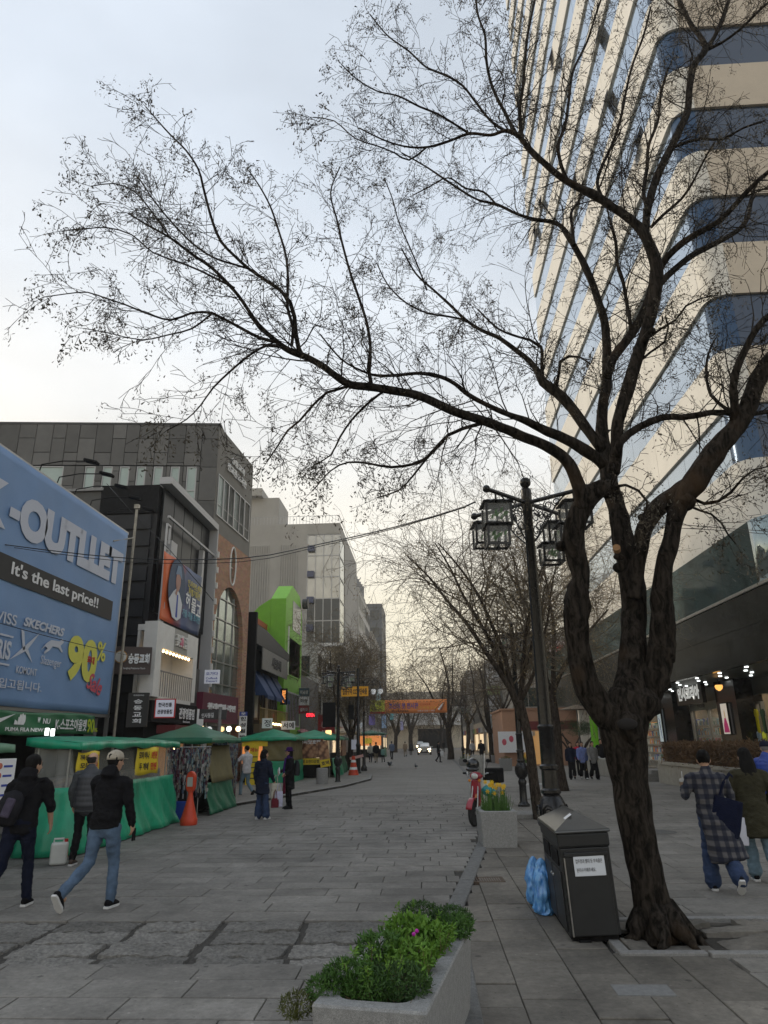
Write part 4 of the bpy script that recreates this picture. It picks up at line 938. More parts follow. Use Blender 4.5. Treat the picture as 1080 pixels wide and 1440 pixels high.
# orange banner with portrait
OB = B('exhibition_banner', 'large orange and blue exhibition banner with the painted portrait of a man in a cap', 'banner', LX+.22, 23.3, 90)
a = OB.at(232, 775); b = OB.at(284, 812); c = OB.at(221, 870); d = OB.at(277, 893)
wO = b[0]-a[0]; zT, zB = a[1], (c[1]+d[1])/2
def obm():
    m = bpy.data.materials.new('exhibition_print'); m.use_nodes = True; t = m.node_tree; bb = t.nodes['Principled BSDF']; bb.inputs['Roughness'].default_value = .55
    g = t.nodes.new('ShaderNodeTexCoord'); sp = t.nodes.new('ShaderNodeSeparateXYZ'); t.links.new(g.outputs['Object'], sp.inputs[0])
    n = t.nodes.new('ShaderNodeTexNoise'); n.inputs['Scale'].default_value = .9; n.inputs['Detail'].default_value = 4; t.links.new(g.outputs['Object'], n.inputs['Vector'])
    r1 = t.nodes.new('ShaderNodeMath'); r1.operation = 'MULTIPLY_ADD'; t.links.new(n.outputs['Fac'], r1.inputs[0]); r1.inputs[1].default_value = 2.6; t.links.new(sp.outputs['X'], r1.inputs[2])
    rp = t.nodes.new('ShaderNodeValToRGB'); mr_ = t.nodes.new('ShaderNodeMapRange'); mr_.inputs['From Max'].default_value = 5.2; t.links.new(r1.outputs[0], mr_.inputs[0]); t.links.new(mr_.outputs[0], rp.inputs[0])
    e = rp.color_ramp.elements; e[0].position = .3; e[0].color = (.62, .13, .035, 1); e[1].position = .95; e[1].color = (.05, .08, .17, 1)
    for p_, q in ((.5, (.5, .07, .04, 1)), (.60, (.18, .05, .08, 1)), (.7, (.07, .10, .22, 1))): x_ = e.new(p_); x_.color = q
    t.links.new(rp.outputs[0], bb.inputs['Base Color']); return m
MB().sheet([[(wO*i/20+.06*math.sin(j*.3), .04*math.sin(i*.9)*math.sin(j*.5), zB+(zT-zB)*j/14) for j in range(15)] for i in range(21)]).build('banner_cloth', obm(), OB.r, smooth=180, solid=.01, loc=(a[0], 0, 0))
x0 = a[0]; cx_, cz_ = x0+wO*.30, (zT+zB)/2+.15
MB().prism([(cx_+.86*math.cos(t), cz_+1.05*math.sin(t)) for t in np.linspace(0, 2*math.pi, 28)[:-1]], -.075, -.07).build('portrait_ground', mat('print_navy', (.03, .06, .12), .6), OB.r)
MB().prism([(cx_-.75, cz_-.55), (cx_-.35, cz_-.2), (cx_-.08, cz_-.05), (cx_+.25, cz_-.15), (cx_+.62, cz_-.5), (cx_+.55, cz_-1.0), (cx_+.2, cz_-1.15), (cx_-.3, cz_-1.1)], -.085, -.078).build('portrait_shirt', mat('print_white', (.6, .62, .66), .6), OB.r)
MB().prism([(cx_+.02, cz_-.25), (cx_+.14, cz_-.25), (cx_+.18, cz_-1.05), (cx_+.0, cz_-1.05)], -.09, -.087).build('portrait_tie', M_inkblue, OB.r)
MB().prism([(cx_+.05+.24*math.cos(t), cz_+.25+.38*math.sin(t)) for t in np.linspace(0, 2*math.pi, 18)[:-1]], -.09, -.084).build('portrait_face', mat('print_skin', (.40, .22, .18), .6), OB.r)
MB().prism([(cx_-.28, cz_+.42), (cx_-.1, cz_+.78), (cx_+.2, cz_+.82), (cx_+.36, cz_+.55), (cx_+.4, cz_+.36), (cx_+.1, cz_+.5)], -.096, -.091).build('portrait_cap', mat('print_capblue', (.16, .24, .36), .6), OB.r)
MB().prism([(cx_-.2, cz_-.25), (cx_-.05, cz_-.3), (cx_+.1, cz_+.05), (cx_+.0, cz_+.1)], -.1, -.097).build('portrait_hand', MATS['print_skin'], OB.r)
for k, (s_, xx_, zz_) in enumerate((('허', .60, .0), ('물', .76, -.1), ('고', .9, -.2))): text(s_, OB.r, x0+wO*xx_, (zT+zB)/2+zz_-.1, .62, M_letterwhite, -.08, .02)
text('인사아트센터\n특별기획전', OB.r, x0+wO*.76, zT-.75, .3, mat('print_yellow', (.6, .5, .05), .6), -.08, .01); text('가을·겨울 초대전', OB.r, x0+wO*.72, zB+.55, .3, mat('print_cyan', (.15, .4, .5), .6), -.08, .01)

# ---- white shop house with balcony
WB = B('white_shop_house', 'small white shop house with a recessed balcony and a row of bulbs', 'building', -8.3, 21.45, 90)
ww = 4.05; z0_, z1_ = 3.2, 5.5
WB.box('side_wall', 0, .5, 0, .42, z0_, z1_, M_white); WB.box('side_wall', ww-.42, ww, 0, .85, z0_, z1_, M_white)
for k in range(3):
    WB.box('fascia_panel', [0.51, 1.55, 2.9][k], [1.54, 2.89, ww-.43][k], 0, .2, 4.72, z1_, [M_white, mat('grey_sign_back', (.36, .35, .33), .6), M_white][k])
WB.box('roof_slab', .51, ww-.43, .21, .85, 5.3, z1_-.01, M_white); WB.box('balcony_floor', .51, ww-.43, -.0, .85, z0_-.1, z0_+.02, M_white)
WB.box('recess_wall', .51, ww-.43, .76, .84, z0_+.02, 5.29, M_white)
for k in range(2): window(WB.r, .6+k*.55, 1.1+k*.55, z0_+.05, 4.65, .66, M_white, M_glassdark, .05, .08, bars=(.2, .4, .6, .8))
rl = MB(); rl.box(.52, ww-.44, -.03, .0, z0_+.78, z0_+.82)
for k in range(16): rl.box(.56+k*.2, .575+k*.2, -.025, -.005, z0_+.03, z0_+.78)
rl.build('railing', M_grey, WB.r)
for k in range(9): MB().ball((.72+k*.31, .03, 4.64), (.045, .045, .05), 8, 6).build('bulb', M_bulb, WB.r)
text('꽃찻집', WB.r, 2.2, 5.1, .42, M_white, -.03, .03, ext=.03); MB().ball((2.2, -.03, 5.12), (.17, .05, .2), 14, 8).build('pink_blossom', mat('pink', (.6, .2, .28), .5), WB.r)
WB.box('lower_wall', -.2, ww+.2, .1, .7, 0, z0_-.11, M_blackmat)
WB.box('sign_fascia', -.2, ww+.1, -.1, .09, 2.45, 3.08, M_blackmat)
text('관광명품점', WB.r, 3.0, 2.78, .4, M_letterwhite, -.12, .04, width=1.6, height=.36); text('Korean Souvenirs', WB.r, 3.0, 2.52, .1, M_letterwhite, -.12, 0)
WB.box('white_shop_panel', ww+.12, ww+.9, -.1, .0, 2.3, 3.0, M_whitesign)
WB.box('awning', .3, 3.4, -.7, -.11, 2.12, 2.36, mat('dark_red_awning', (.14, .02, .025), .6)); WB.box('warm_interior', .6, 3.2, -.02, .09, .4, 1.95, mat('brown_interior', (.18, .08, .03), .6, 0, 5, .4, emit=(1, .5, .2), estr=.12))
for px, py in ((243, 1026), (252, 1027), (259, 1027)): u, z_ = WB.at(px, py, -.3); MB().ball((u, -.3, z_), .05, 8, 5).build('bulb', M_coolbulb if px != 243 else M_bulb, WB.r)
def boxsign(name, label, pl, px0, py0, px1, py1, off, m, dep=.1, frame=None, cat='sign'):
    a, b, z1, z0 = pl.rect(px0, py0, px1, py1, off=off); return sign_on(pl, name, label, cat, (a+b)/2, (z0+z1)/2, abs(b-a), abs(z1-z0), off, m, frame, dep), abs(b-a), abs(z1-z0)
LP = Plane(-8.0, 20, 90)
# signs facing down the street towards the viewer (perpendicular blades) are built on planes that face -Y
def blade(name, label, px0, py0, px1, py1, Y, m, dep=.12, cat='sign', frame=None, rz=8):
    pl = Plane(AY((px0+px1)/2, py0, Y).x, Y, rz); return boxsign(name, label, pl, px0, py0, px1, py1, 0, m, dep, frame, cat)
t, w_, h_ = blade('church_sign', 'brown church signboard with round white emblem and white Korean letters', 163, 909, 211, 948, 20.9, mat('brown_sign', (.06, .042, .04), .5), .2, rz=20)
text('승동교회', t, .16*w_, .06*h_, .3, M_letterwhite, -.02, .04, width=w_*.58, height=h_*.38, ext=.02); text('Seungdong Presbyterian Church', t, .05*w_, -.3*h_, .06, M_letterwhite, -.01, 0, width=w_*.6, height=h_*.09)
MB().tube([(-.34*w_, -.06, .12*h_), (-.34*w_, -.0, .12*h_)], .2*h_, 24).build('round_emblem', mat('emblem_white', (.6, .6, .58), .5), t); MB().tube([(-.34*w_, -.03, .12*h_), (-.34*w_, -.005, .12*h_)], .235*h_, 24).build('emblem_rim', mat('emblem_rim', (.4, .22, .06), .5), t)
t, w_, h_ = blade('church_blade_sign', 'upright black sign reading the church name in white letters', 181, 974, 206, 1022, 20.8, mat('sign_black', (.018, .018, .02), .5), .15, rz=15)
for k, s_ in enumerate('승동교회'): text(s_, t, 0, h_*(.24-k*.19), .2, M_letterwhite, -.01, .03, height=h_*.13, width=w_*.42)
text('SEUNGDONG', t, 0, h_*.42, .06, M_letterwhite, -.01, 0, width=w_*.5, height=h_*.04)
t, w_, h_ = blade('souvenir_sign', 'small white lit sign with dark blue Korean souvenir shop lettering', 220, 984, 244, 1008, 21.0, mat('lit_white_sign', (.62, .63, .72), .5, emit=(.8, .82, 1), estr=.12), .15, frame=M_inkred, rz=15)
text('한국전통', t, 0, h_*.2, .2, M_ink, -.01, .03, width=w_*.74, height=h_*.26); text('관광명품점', t, 0, -h_*.2, .2, M_ink, -.01, .03, width=w_*.8, height=h_*.26)
t, w_, h_ = blade('cafe_sign', 'white cafe sign reading Coffee and Dessert on the brick church corner', 288, 942, 308, 961, 27.5, mat('lit_white_sign2', (.66, .68, .74), .5, emit=(.8, .85, 1), estr=.12), .15, rz=8)
text('오가다', t, 0, h_*.22, .2, M_inkblue, -.01, .02, width=w_*.8, height=h_*.25); text('Coffee&\nDessert', t, 0, -h_*.22, .2, M_inkblue, -.01, .01, width=w_*.78, height=h_*.36)
t, w_, h_ = boxsign('burgundy_sign', 'wide burgundy restaurant signboard with white Korean lettering', Plane(-8.75, 26.5, 86), 286, 974, 333, 1017, 0, mat('burgundy', (.10, .012, .035), .5), .3, mat('burgundy_rim', (.14, .02, .05), .5))
text('취리메밀·라면', t, .05, .05, .3, M_letterwhite, -.02, .04, width=w_*.8, height=h_*.26, ext=.02); text('Restaurant', t, w_*.1, -h_*.2, .1, M_letterwhite, -.01)
for k, (px, py) in enumerate(((282, 1023), (335, 1025), (322, 1025))):
    p = AX(px, py, -8.4); o = MB().ball((0, 0, 0), .11, 12, 8).build('wall_lamp', M_bulb if k < 2 else M_coolbulb, None, smooth=180, loc=p)
    tag(o, ['glowing round wall lamp left of the burgundy sign', 'glowing round wall lamp on the brick pillar right of the burgundy sign', 'small white round lamp just below the burgundy sign'][k], 'lamp', 'round wall lamps by the burgundy sign')
gf = B('shop_front_under_hall', 'dark ground floor shop front below the burgundy sign', 'shop front', -8.95, 27.2, 88); gf.box('glass', .2, 5.0, .0, .05, .1, 2.5, M_glassdark); gf.box('frame', .1, 5.1, -.05, -.002, 2.5, 2.62, M_darkgrey)
for k in range(4): gf.box('mullion', .2+k*1.55, .28+k*1.55, -.06, -.003, .05, 2.49, M_alu)
gf.box('grey_balcony', -1.9, .6, -.02, .3, 3.1, 4.6, M_darkgrey)

# ---- black framed restaurant with blue awnings
RS = B('restaurant_building', 'black framed restaurant with blue awnings and string lights on its balcony', 'building', -9.0, 36.3, 90)
rw_ = 8.6; zt = 7.75
RS.box('wall', 0, rw_, .3, 9, 0, zt-.4, M_blackmat); RS.box('side_fin', -.05, .25, -.25, .29, 0, 8.4, M_blackmat)
mb = MB(); mb.prism([(.0, zt-1.0), (0, zt), (rw_*.25, zt), (rw_+.4, zt-.55), (rw_+.4, zt-1.0)], -.3, .28); mb.build('gable_fascia', M_darkgrey, RS.r)
RS.box('name_board', 1.3, rw_-.4, -.36, -.302, zt-2.2, zt-1.05, mat('stone_board', (.22, .21, .20), .7, 0, 5, .1)); text('사랑채', RS.r, rw_*.56, zt-1.62, .6, M_darkgrey, -.38, .03, width=2.6, height=.6, ext=.02)
M_navy = mat('navy_awning', (.022, .05, .14), .7, 0, 8, .15)
for k in range(3):
    x = 1.5+k*2.3; mb = MB(); mb.add([(x, .2, 5.55), (x+1.6, .2, 5.55), (x+1.65, -.65, 4.2), (x-.05, -.65, 4.2), (x+1.65, -.65, 4.02), (x-.05, -.65, 4.02)], [(0, 3, 2, 1), (3, 5, 4, 2)]); mb.add([(x, .2, 5.55), (x-.05, -.65, 4.2), (x-.05, -.0, 4.2)], [(0, 1, 2)]); mb.build('awning', M_navy, RS.r, solid=.03)
for k in range(3): window(RS.r, .9+k*2.4, 3.0+k*2.4, 3.0, 4.7, .2, mat('brown_frame', (.08, .05, .03), .6), M_glassdark, .09, .1, mull=(.33, .66))
rl = MB(); rl.box(.6, rw_-.2, -.5, -.46, 3.5, 3.55)
for k in range(38): rl.box(.65+k*.2, .67+k*.2, -.49, -.47, 2.75, 3.5)
rl.build('balcony_railing', mat('brass', (.35, .26, .1), .4, .6), RS.r); RS.box('balcony_base', .3, rw_, -.55, .25, 2.3, 2.72, mat('balcony_brown', (.11, .075, .04), .6))
for k in range(26): MB().ball((1.7+k*.25, -.58, 2.78+.03*math.sin(k*2)), .045, 6, 4).build('bulb', M_bulb, RS.r)
for k in range(2): RS.box('white_curtain', 2.0+k*2.6, 2.6+k*2.6, .12, .18, 3.1, 4.6, mat('curtain', (.45, .40, .36), .8))
RS.box('ground_sign_dark', .6, 3.4, -.1, .28, 1.5, 2.25, M_darkgrey); text('RESTO', RS.r, 2.0, 1.72, .28, mat('gold', (.4, .35, .15), .5), -.12)
RS.box('ground_sign_grey', 3.6, rw_+.2, -.15, .28, 1.45, 2.25, mat('board_grey', (.26, .26, .25), .6))
RS.box('sloped_canopy', 3.5, rw_+.6, -.5, -.16, 2.2, 2.28, M_grey)
t, w_, h_ = blade('calligraphy_sign', 'square white sign with one black brushed character below the restaurant balcony', 369, 1010, 383, 1024, 36.5, M_whitesign, .1, rz=25)
text('정', t, 0, 0, .5, M_ink, -.01, .01, width=w_*.6, height=h_*.7)
t, w_, h_ = blade('brush_shop_sign', 'white sign with black and blue Korean letters beside the lime green house', 396, 1014, 415, 1026, 42, M_whitesign, .1, rz=25)
text('서예', t, 0, 0, .5, M_ink, -.01, .02, width=w_*.8, height=h_*.7)
t, w_, h_ = blade('coffee_sign', 'upright black sign with orange glowing COFFEE letters', 395, 968, 404, 991, 42.6, M_blackmat, .15, rz=20)
text('COFFEE', t, 0, 0, .4, mat('orange_glow', (1, .4, .1), .5, emit=(1, .35, .08), estr=1.2), -.01, .02, rot=90, width=None); 
for c in t.children:
    if c.name.startswith('lettering'):
        c.scale = (w_*.5/.32, 1, h_*.88/1.6)
t, w_, h_ = blade('brush_store_blade_sign', 'narrow upright white sign with blue head and black letters at the brick pillar', 337, 1001, 346, 1043, 34, M_whitesign, .15, rz=15)
MB().box(-w_/2, w_/2, -.012, -.002, h_*.36, h_*.5).build('blue_head', M_inkblue, t); text('붓', t, 0, h_*.43, .3, M_letterwhite, -.016, .02, width=w_*.6, height=h_*.1)
for k, s_ in enumerate('현성필방'): text(s_, t, 0, h_*(.26-k*.2), .3, M_ink, -.01, .03, width=w_*.7, height=h_*.13)
RB = B('roof_shed', 'small rooftop shed with an orange beam behind the restaurant gable', 'building', -10.5, 37, 90); RB.box('wall', .8, 8.5, 0, 5, 7.0, 8.8, M_darkgrey); RB.box('orange_beam', .8, 9.0, -.3, -.01, 8.81, 9.15, mat('orange_beam', (.42, .11, .05), .6)); RB.box('floor_below', .8, 8.5, .1, 5, 0, 6.99, M_blackmat)

# ---- lime green house
LG = B('lime_green_house', 'narrow lime green house with an angular hooded top', 'building', -9.0, 45.3, 90)
M_lime = mat('lime_green', (.22, .54, .045), .6, 0, 2, .07, dirt=.12)
def lz(px, py): return LG.at(px, py)[1]
w_ = 6.3; zt1 = lz(418, 838); zt0 = 12.6
mb = MB(); mb.prism([(0, 0), (w_, 0), (w_, 10.6), (w_-1.2, 12.0), (w_*.35, 12.2), (0, 10.9)], 0, 1.0); mb.build('front', M_lime, LG.r)
mb = MB(); mb.add([(0, 1.01, 0), (0, 3.4, 0), (0, 3.4, 8.6), (0, 1.8, 10.4), (0, 1.01, 10.9), (w_, 1.01, 0), (w_, 3.4, 0), (w_, 3.4, 8.4), (w_, 1.8, 10.0), (w_, 1.01, 10.6)], [(0, 4, 3, 2, 1), (5, 6, 7, 8, 9), (3, 4, 9, 8), (2, 3, 8, 7)]); mb.build('rear', M_lime, LG.r)
a, b, z1_, z0_ = LG.rect(404, 905, 418, 950)
window(LG.r, 1.2, w_-.6, 6.0, 8.6, -.03, M_lime, mat('hazy_glass', (.22, .24, .23), .3), .1, .1)
window(LG.r, .9, w_-.5, 2.8, 5.0, -.03, mat('white_bars', (.5, .5, .5), .5), M_glassdark, .1, .1, mull=tuple(k/9 for k in range(1, 9)))
LG.box('upper_window', 2.4, w_-.8, -.03, -.003, 9.2, 11.2, mat('hazy_glass', (0, 0, 0))); LG.box('white_strip', .9, 1.15, -.06, -.003, 6.0, 9.2, M_white)
MB().tube([(w_-.4, -.1, 11.6), (w_-.4, -.5, 11.6)], .38, 16).build('round_vent', M_darkgrey, LG.r)

# ---- dark house with sign stack, then the row beyond
DB = B('dark_shop_building', 'dark grey rounded shop building with a stack of signs and a red LED sign', 'building', -9.2, 51.8, 90)
mb = MB(); mb.prismz([(0, .8), (.15, .35), (.6, .05), (1.2, 0), (10, 0), (10, 8), (0, 8)], 2.6, 6.6); mb.build('wall', M_darkgrey, DB.r); DB.box('ground_floor', .2, 10, .3, 8, 0, 2.59, M_blackmat); DB.box('roof_rail', .3, 10, .1, .15, 7.0, 7.05, M_grey)
t, w_, h_ = blade('gallery_sign_stack', 'stacked blue, white and red gallery sign on the dark shop building', 420, 967, 435, 1004, 51, mat('sign_frame', (.4, .4, .38), .5), .15, rz=15)
for k, (mm, s_, ml) in enumerate(((mat('slate_blue', (.05, .10, .15), .5), '미술관', M_letterwhite), (M_whitesign, '화랑', M_ink), (mat('deep_red', (.3, .015, .03), .5), '갤러리', M_letterwhite))):
    MB().box(-w_*.46, w_*.46, -.02, -.003, h_*(.17-k*.33), h_*(.48-k*.33)).build('sign_field', mm, t); text(s_, t, 0, h_*(.325-k*.33), .3, ml, -.025, .02, width=w_*.7, height=h_*.14)
t, w_, h_ = blade('led_sign', 'small glowing red LED OPEN sign', 430, 1002, 443, 1009, 50.5, M_blackmat, .1)
text('OPEN', t, 0, 0, .5, mat('led_red', (1, .05, .05), .5, emit=(1, .03, .05), estr=3), -.01, .04, width=w_*.9, height=h_*.75)
ra = B('red_awning', 'dark red sloping shop awning right of the lime green house', 'awning', -8.9, 50.6, 90)
MB().add([(0, .6, 2.9), (4.5, .6, 2.9), (4.7, -1.0, 2.0), (-.2, -1.0, 2.0), (4.7, -1.0, 1.85), (-.2, -1.0, 1.85)], [(0, 3, 2, 1), (3, 5, 4, 2)]).build('awning_cloth', mat('awning_red', (.25, .02, .03), .6), ra.r, solid=.02); MB().cyl((0, .6, 2.85), (-.15, -.95, 1.98), .02).cyl((4.5, .6, 2.85), (4.65, -.95, 1.98), .02).build('arm', M_grey, ra.r)
t, w_, h_ = blade('red_shop_sign', 'red shop sign with small white flower emblem beside the dark lamp post', 447, 1005, 471, 1033, 56, mat('bright_red_sign', (.34, .012, .02), .5), .2)
MB().ball((-w_*.15, -.02, 0), (.2, .02, .28), 10, 6).build('flower_emblem', mat('pink_emblem', (.6, .3, .3), .5), t); text('사랑', t, 0, -h_*.33, .3, M_letterwhite, -.01, .01, width=w_*.6, height=h_*.15); MB().box(w_*.25, w_*.42, -.015, -.003, 0, h_*.3).build('blue_patch', M_inkblue, t)
house('pale three storey shop house left of the street behind the yellow camera sign', -9.4, 62, 90, 9, 10, 10.0, mat('w7', (.42, .41, .38), .8, 0, 1, .1), 2, 3, M_glassdark, shopc, south=3)
house('white shop house with tall windows farther along the left side', -9.2, 71.2, 90, 8.5, 10, 9.0, mat('w8', (.46, .45, .43), .8, 0, 1, .1), 2, 3, M_glassdark, shopc[::-1])
# ---- concrete and glass tower
CT = B('concrete_building', 'tall pale concrete building with a big glass corner and ribbed side wall', 'building', -9.6, 80, 90)
CTw = Plane(-9.6, 80, 0)
hC = CTw.at(482, 735)[1]; dC = -CTw.at(350, 738)[0]; wC = 21
M_conc = mat('fair_concrete', (.36, .345, .32), .8, 0, .6, .07, .05, 8, dirt=.12)
gx = -CTw.at(432, 800)[0]           # glass begins this far from the corner on the end wall
zgt = CTw.at(440, 752)[1]; zgb = CTw.at(440, 895)[1]
CT.box('end_wall', 0, 2, gx+.0, dC+6, 0, hC, M_conc); CT.box('top_beam', 0, wC, 0, gx-.01, zgt, hC, M_conc); CT.box('rear', 2.01, wC, .6, dC+6, 0, hC-.01, M_conc)
CT.box('street_wall', 5.2, wC, 0, .59, 0, zgt-.01, M_conc); CT.box('lower_wall', 0.02, 5.19, .02, gx-.01, 0, zgb-1.2, mat('lower_beige', (.33, .29, .22), .8, 0, 1, .1)); CT.box('white_ledge', -.5, 5.2, -.4, gx, zgb-1.19, zgb-.85, M_white)
M_skyglass = mat('sky_glass', (.42, .41, .38), .10, .6, .5, .15)
nr = 5; nc = 4
for r_ in range(nr):
    za, zb_ = zgb-.8+(zgt-zgb+.8)*r_/nr, zgb-.8+(zgt-zgb+.8)*(r_+1)/nr
    for c in range(nc): MB().box(.06, .12, gx*c/nc+.05, gx*(c+1)/nc-.05, za+.06, zb_-.06).build('glass_pane', M_skyglass if r_ > 1 else M_glassdark, CT.r)
    for c in range(3): MB().box(.15+c*1.7, 1.75+c*1.7, .06, .12, za+.06, zb_-.06).build('glass_pane', M_glassclear, CT.r)
mb = MB()
for r_ in range(nr+1): z_ = zgb-.8+(zgt-zgb+.8)*r_/nr; mb.box(.0, .1, .1, gx, z_-.06, z_+.05); mb.box(.11, 5.2, .0, .1, z_-.06, z_+.05)
for c in range(nc+1): mb.box(-.01, .055, gx*c/nc-.05, gx*c/nc+.049, zgb-.75, zgt)
mb.build('mullions', M_alu, CT.r)
for k, py in enumerate((768, 804, 840, 879)): z_ = CTw.at(438, py)[1]; MB().box(-.5, .0, gx*.78, gx*.98, z_-.7, z_-.0, None).build('open_vent_window', mat('vent_blue', (.05, .06, .12), .3), CT.r)
mb = MB()
for c in range(24):
    if c in (8, 9, 10, 11): continue
    y_ = gx+1.2+c*(dC-gx-1)/22; mb.box(-.12, -.0, y_, y_+.16, 5, hC-2.6)
mb.build('wall_rib', M_conc, CT.r)
mb = MB(); mb.box(0, wC, .1, .16, hC+.9, hC+.96)
for k in range(60): mb.box(.0, .04, .1+k*.4, .14+k*.4, hC+.01, hC+.96)
mb.box(0, .06, .1, 24, hC+.961, hC+1.0); mb.build('roof_railing', M_alu, CT.r)
CT.box('roof_house', 2, 8, dC-3.2, dC+3, hC, hC+4.2, M_conc); CT.box('roof_house', 1, 8, dC-1.2, dC+3, hC+4.21, hC+5.2, M_conc)
# beyond the tower
h1 = Plane(-9.9, 108, 90)
house('white nine storey building with rooftop antennas beyond the concrete tower', -9.8, 106, 90, 22, 14, h1.at(505, 828)[1]-.5, mat('w9', (.48, .46, .43), .8, 0, .5, .1), 7, 5, M_bandglass, shopc, south=2)
ant = thing('roof_antennas', 'cluster of telecom antennas on the roof of the white building', 'antenna', (-10.5, 110, h1.at(505, 828)[1]-.5))
for k in range(6): MB().cyl((0, 0, 0) if k == 0 else (rr.uniform(-2, 1), k*2, 0), (0, 0, 3) if k == 0 else (rr.uniform(-2, 1), k*2, 3.2), .06).cb((-.3+k*.1, k*2+.2, 2.5), (.35, .3, 1.8)).build('antenna_mast', M_grey, ant)
house('grey brown seven storey building beyond the white one on the left', -9.6, 130, 90, 24, 14, 21, mat('w10', (.33, .31, .28), .8, 0, .5, .1), 5, 6, M_bandglass, shopc[::-1], south=2)
house('dark narrow tower near the street end on the left', -9.2, 156, 90, 16, 10, Plane(-9.2, 156, 90).at(545, 876)[1], mat('w11', (.12, .125, .13), .7, 0, .5, .1), 7, 4, M_glassdark, shopc, south=3)
# ------------------------------------------------------------------ trees
def bark_mat(name, c1, c2, c3=None):
    m = bpy.data.materials.new(name); m.use_nodes = True; t = m.node_tree; b = t.nodes['Principled BSDF']; b.inputs['Roughness'].default_value = .88; b.inputs['Specular IOR Level'].default_value = .06
    g = t.nodes.new('ShaderNodeTexCoord'); mp = t.nodes.new('ShaderNodeMapping'); mp.inputs['Scale'].default_value = (1, 1, .22); t.links.new(g.outputs['Object'], mp.inputs[0])
    n0 = t.nodes.new('ShaderNodeTexNoise'); n0.inputs['Scale'].default_value = 5; t.links.new(g.outputs['Object'], n0.inputs['Vector'])
    ad = t.nodes.new('ShaderNodeMix'); ad.data_type = 'VECTOR'; ad.inputs['Factor'].default_value = .11; t.links.new(mp.outputs[0], ad.inputs['A']); t.links.new(n0.outputs['Color'], ad.inputs['B'])
    v = t.nodes.new('ShaderNodeTexNoise'); v.inputs['Scale'].default_value = 27; v.inputs['Detail'].default_value = 5; v.inputs['Roughness'].default_value = .6; t.links.new(ad.outputs['Result'], v.inputs['Vector'])
    r = t.nodes.new('ShaderNodeValToRGB'); e = r.color_ramp.elements; e[0].position = .38; e[0].color = (*c1, 1); e[1].position = .62; e[1].color = (*c2, 1)
    t.links.new(v.outputs['Fac'], r.inputs[0]); src = r.outputs[0]
    if c3:
        n1 = t.nodes.new('ShaderNodeTexNoise'); n1.inputs['Scale'].default_value = 1.3; n1.inputs['Detail'].default_value = 3; t.links.new(g.outputs['Object'], n1.inputs['Vector'])
        r1 = t.nodes.new('ShaderNodeMapRange'); r1.inputs['From Min'].default_value = .60; r1.inputs['From Max'].default_value = .74; t.links.new(n1.outputs['Fac'], r1.inputs[0])
        mx = t.nodes.new('ShaderNodeMix'); mx.data_type = 'RGBA'; t.links.new(r1.outputs[0], mx.inputs['Factor']); t.links.new(src, mx.inputs['A']); mx.inputs['B'].default_value = (*c3, 1); src = mx.outputs['Result']
    t.links.new(src, b.inputs['Base Color'])
    bp = t.nodes.new('ShaderNodeBump'); bp.inputs['Strength'].default_value = 1; bp.inputs['Distance'].default_value = .03
    t.links.new(v.outputs['Fac'], bp.inputs['Height']); t.links.new(bp.outputs[0], b.inputs['Normal'])
    return m
M_bark = bark_mat('bark', (.006, .005, .004), (.040, .033, .027), (.055, .036, .022))
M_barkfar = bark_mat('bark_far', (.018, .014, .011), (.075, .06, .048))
M_twig = mat('twig_bark', (.022, .018, .015), .85, 0, 14, .3, spec=.1)
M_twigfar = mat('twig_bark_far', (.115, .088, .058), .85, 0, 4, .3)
M_pod = mat('dry_seed_pod', (.07, .058, .04), .8, 0, 6, .4)
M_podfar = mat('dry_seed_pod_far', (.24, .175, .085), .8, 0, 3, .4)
def pods(F2, p, rs, n, size, droop=1.0):
    """a small hanging bunch of dry seed pods"""
    for _ in range(n):
        a = p+rs.normal(0, size*1.35, 3)*np.array([1, 1, 1.5])-np.array([0, 0, size*2.2*droop])
        l = size*rs.uniform(.55, 1.5); d = unit(rs.normal(0, 1, 3)*np.array([.8, .8, .5])-np.array([0, 0, .8*droop]))*l; w_ = unit(cr(d, rs.normal(0, 1, 3)))*l*.30
        F2.quads([[a-w_*.3, a+w_*.3, a+d+w_*.8, a+d-w_*.8]])
        if rs.random() < .55: F2.quads([[p, p+w_*.12, a+w_*.12, a]])
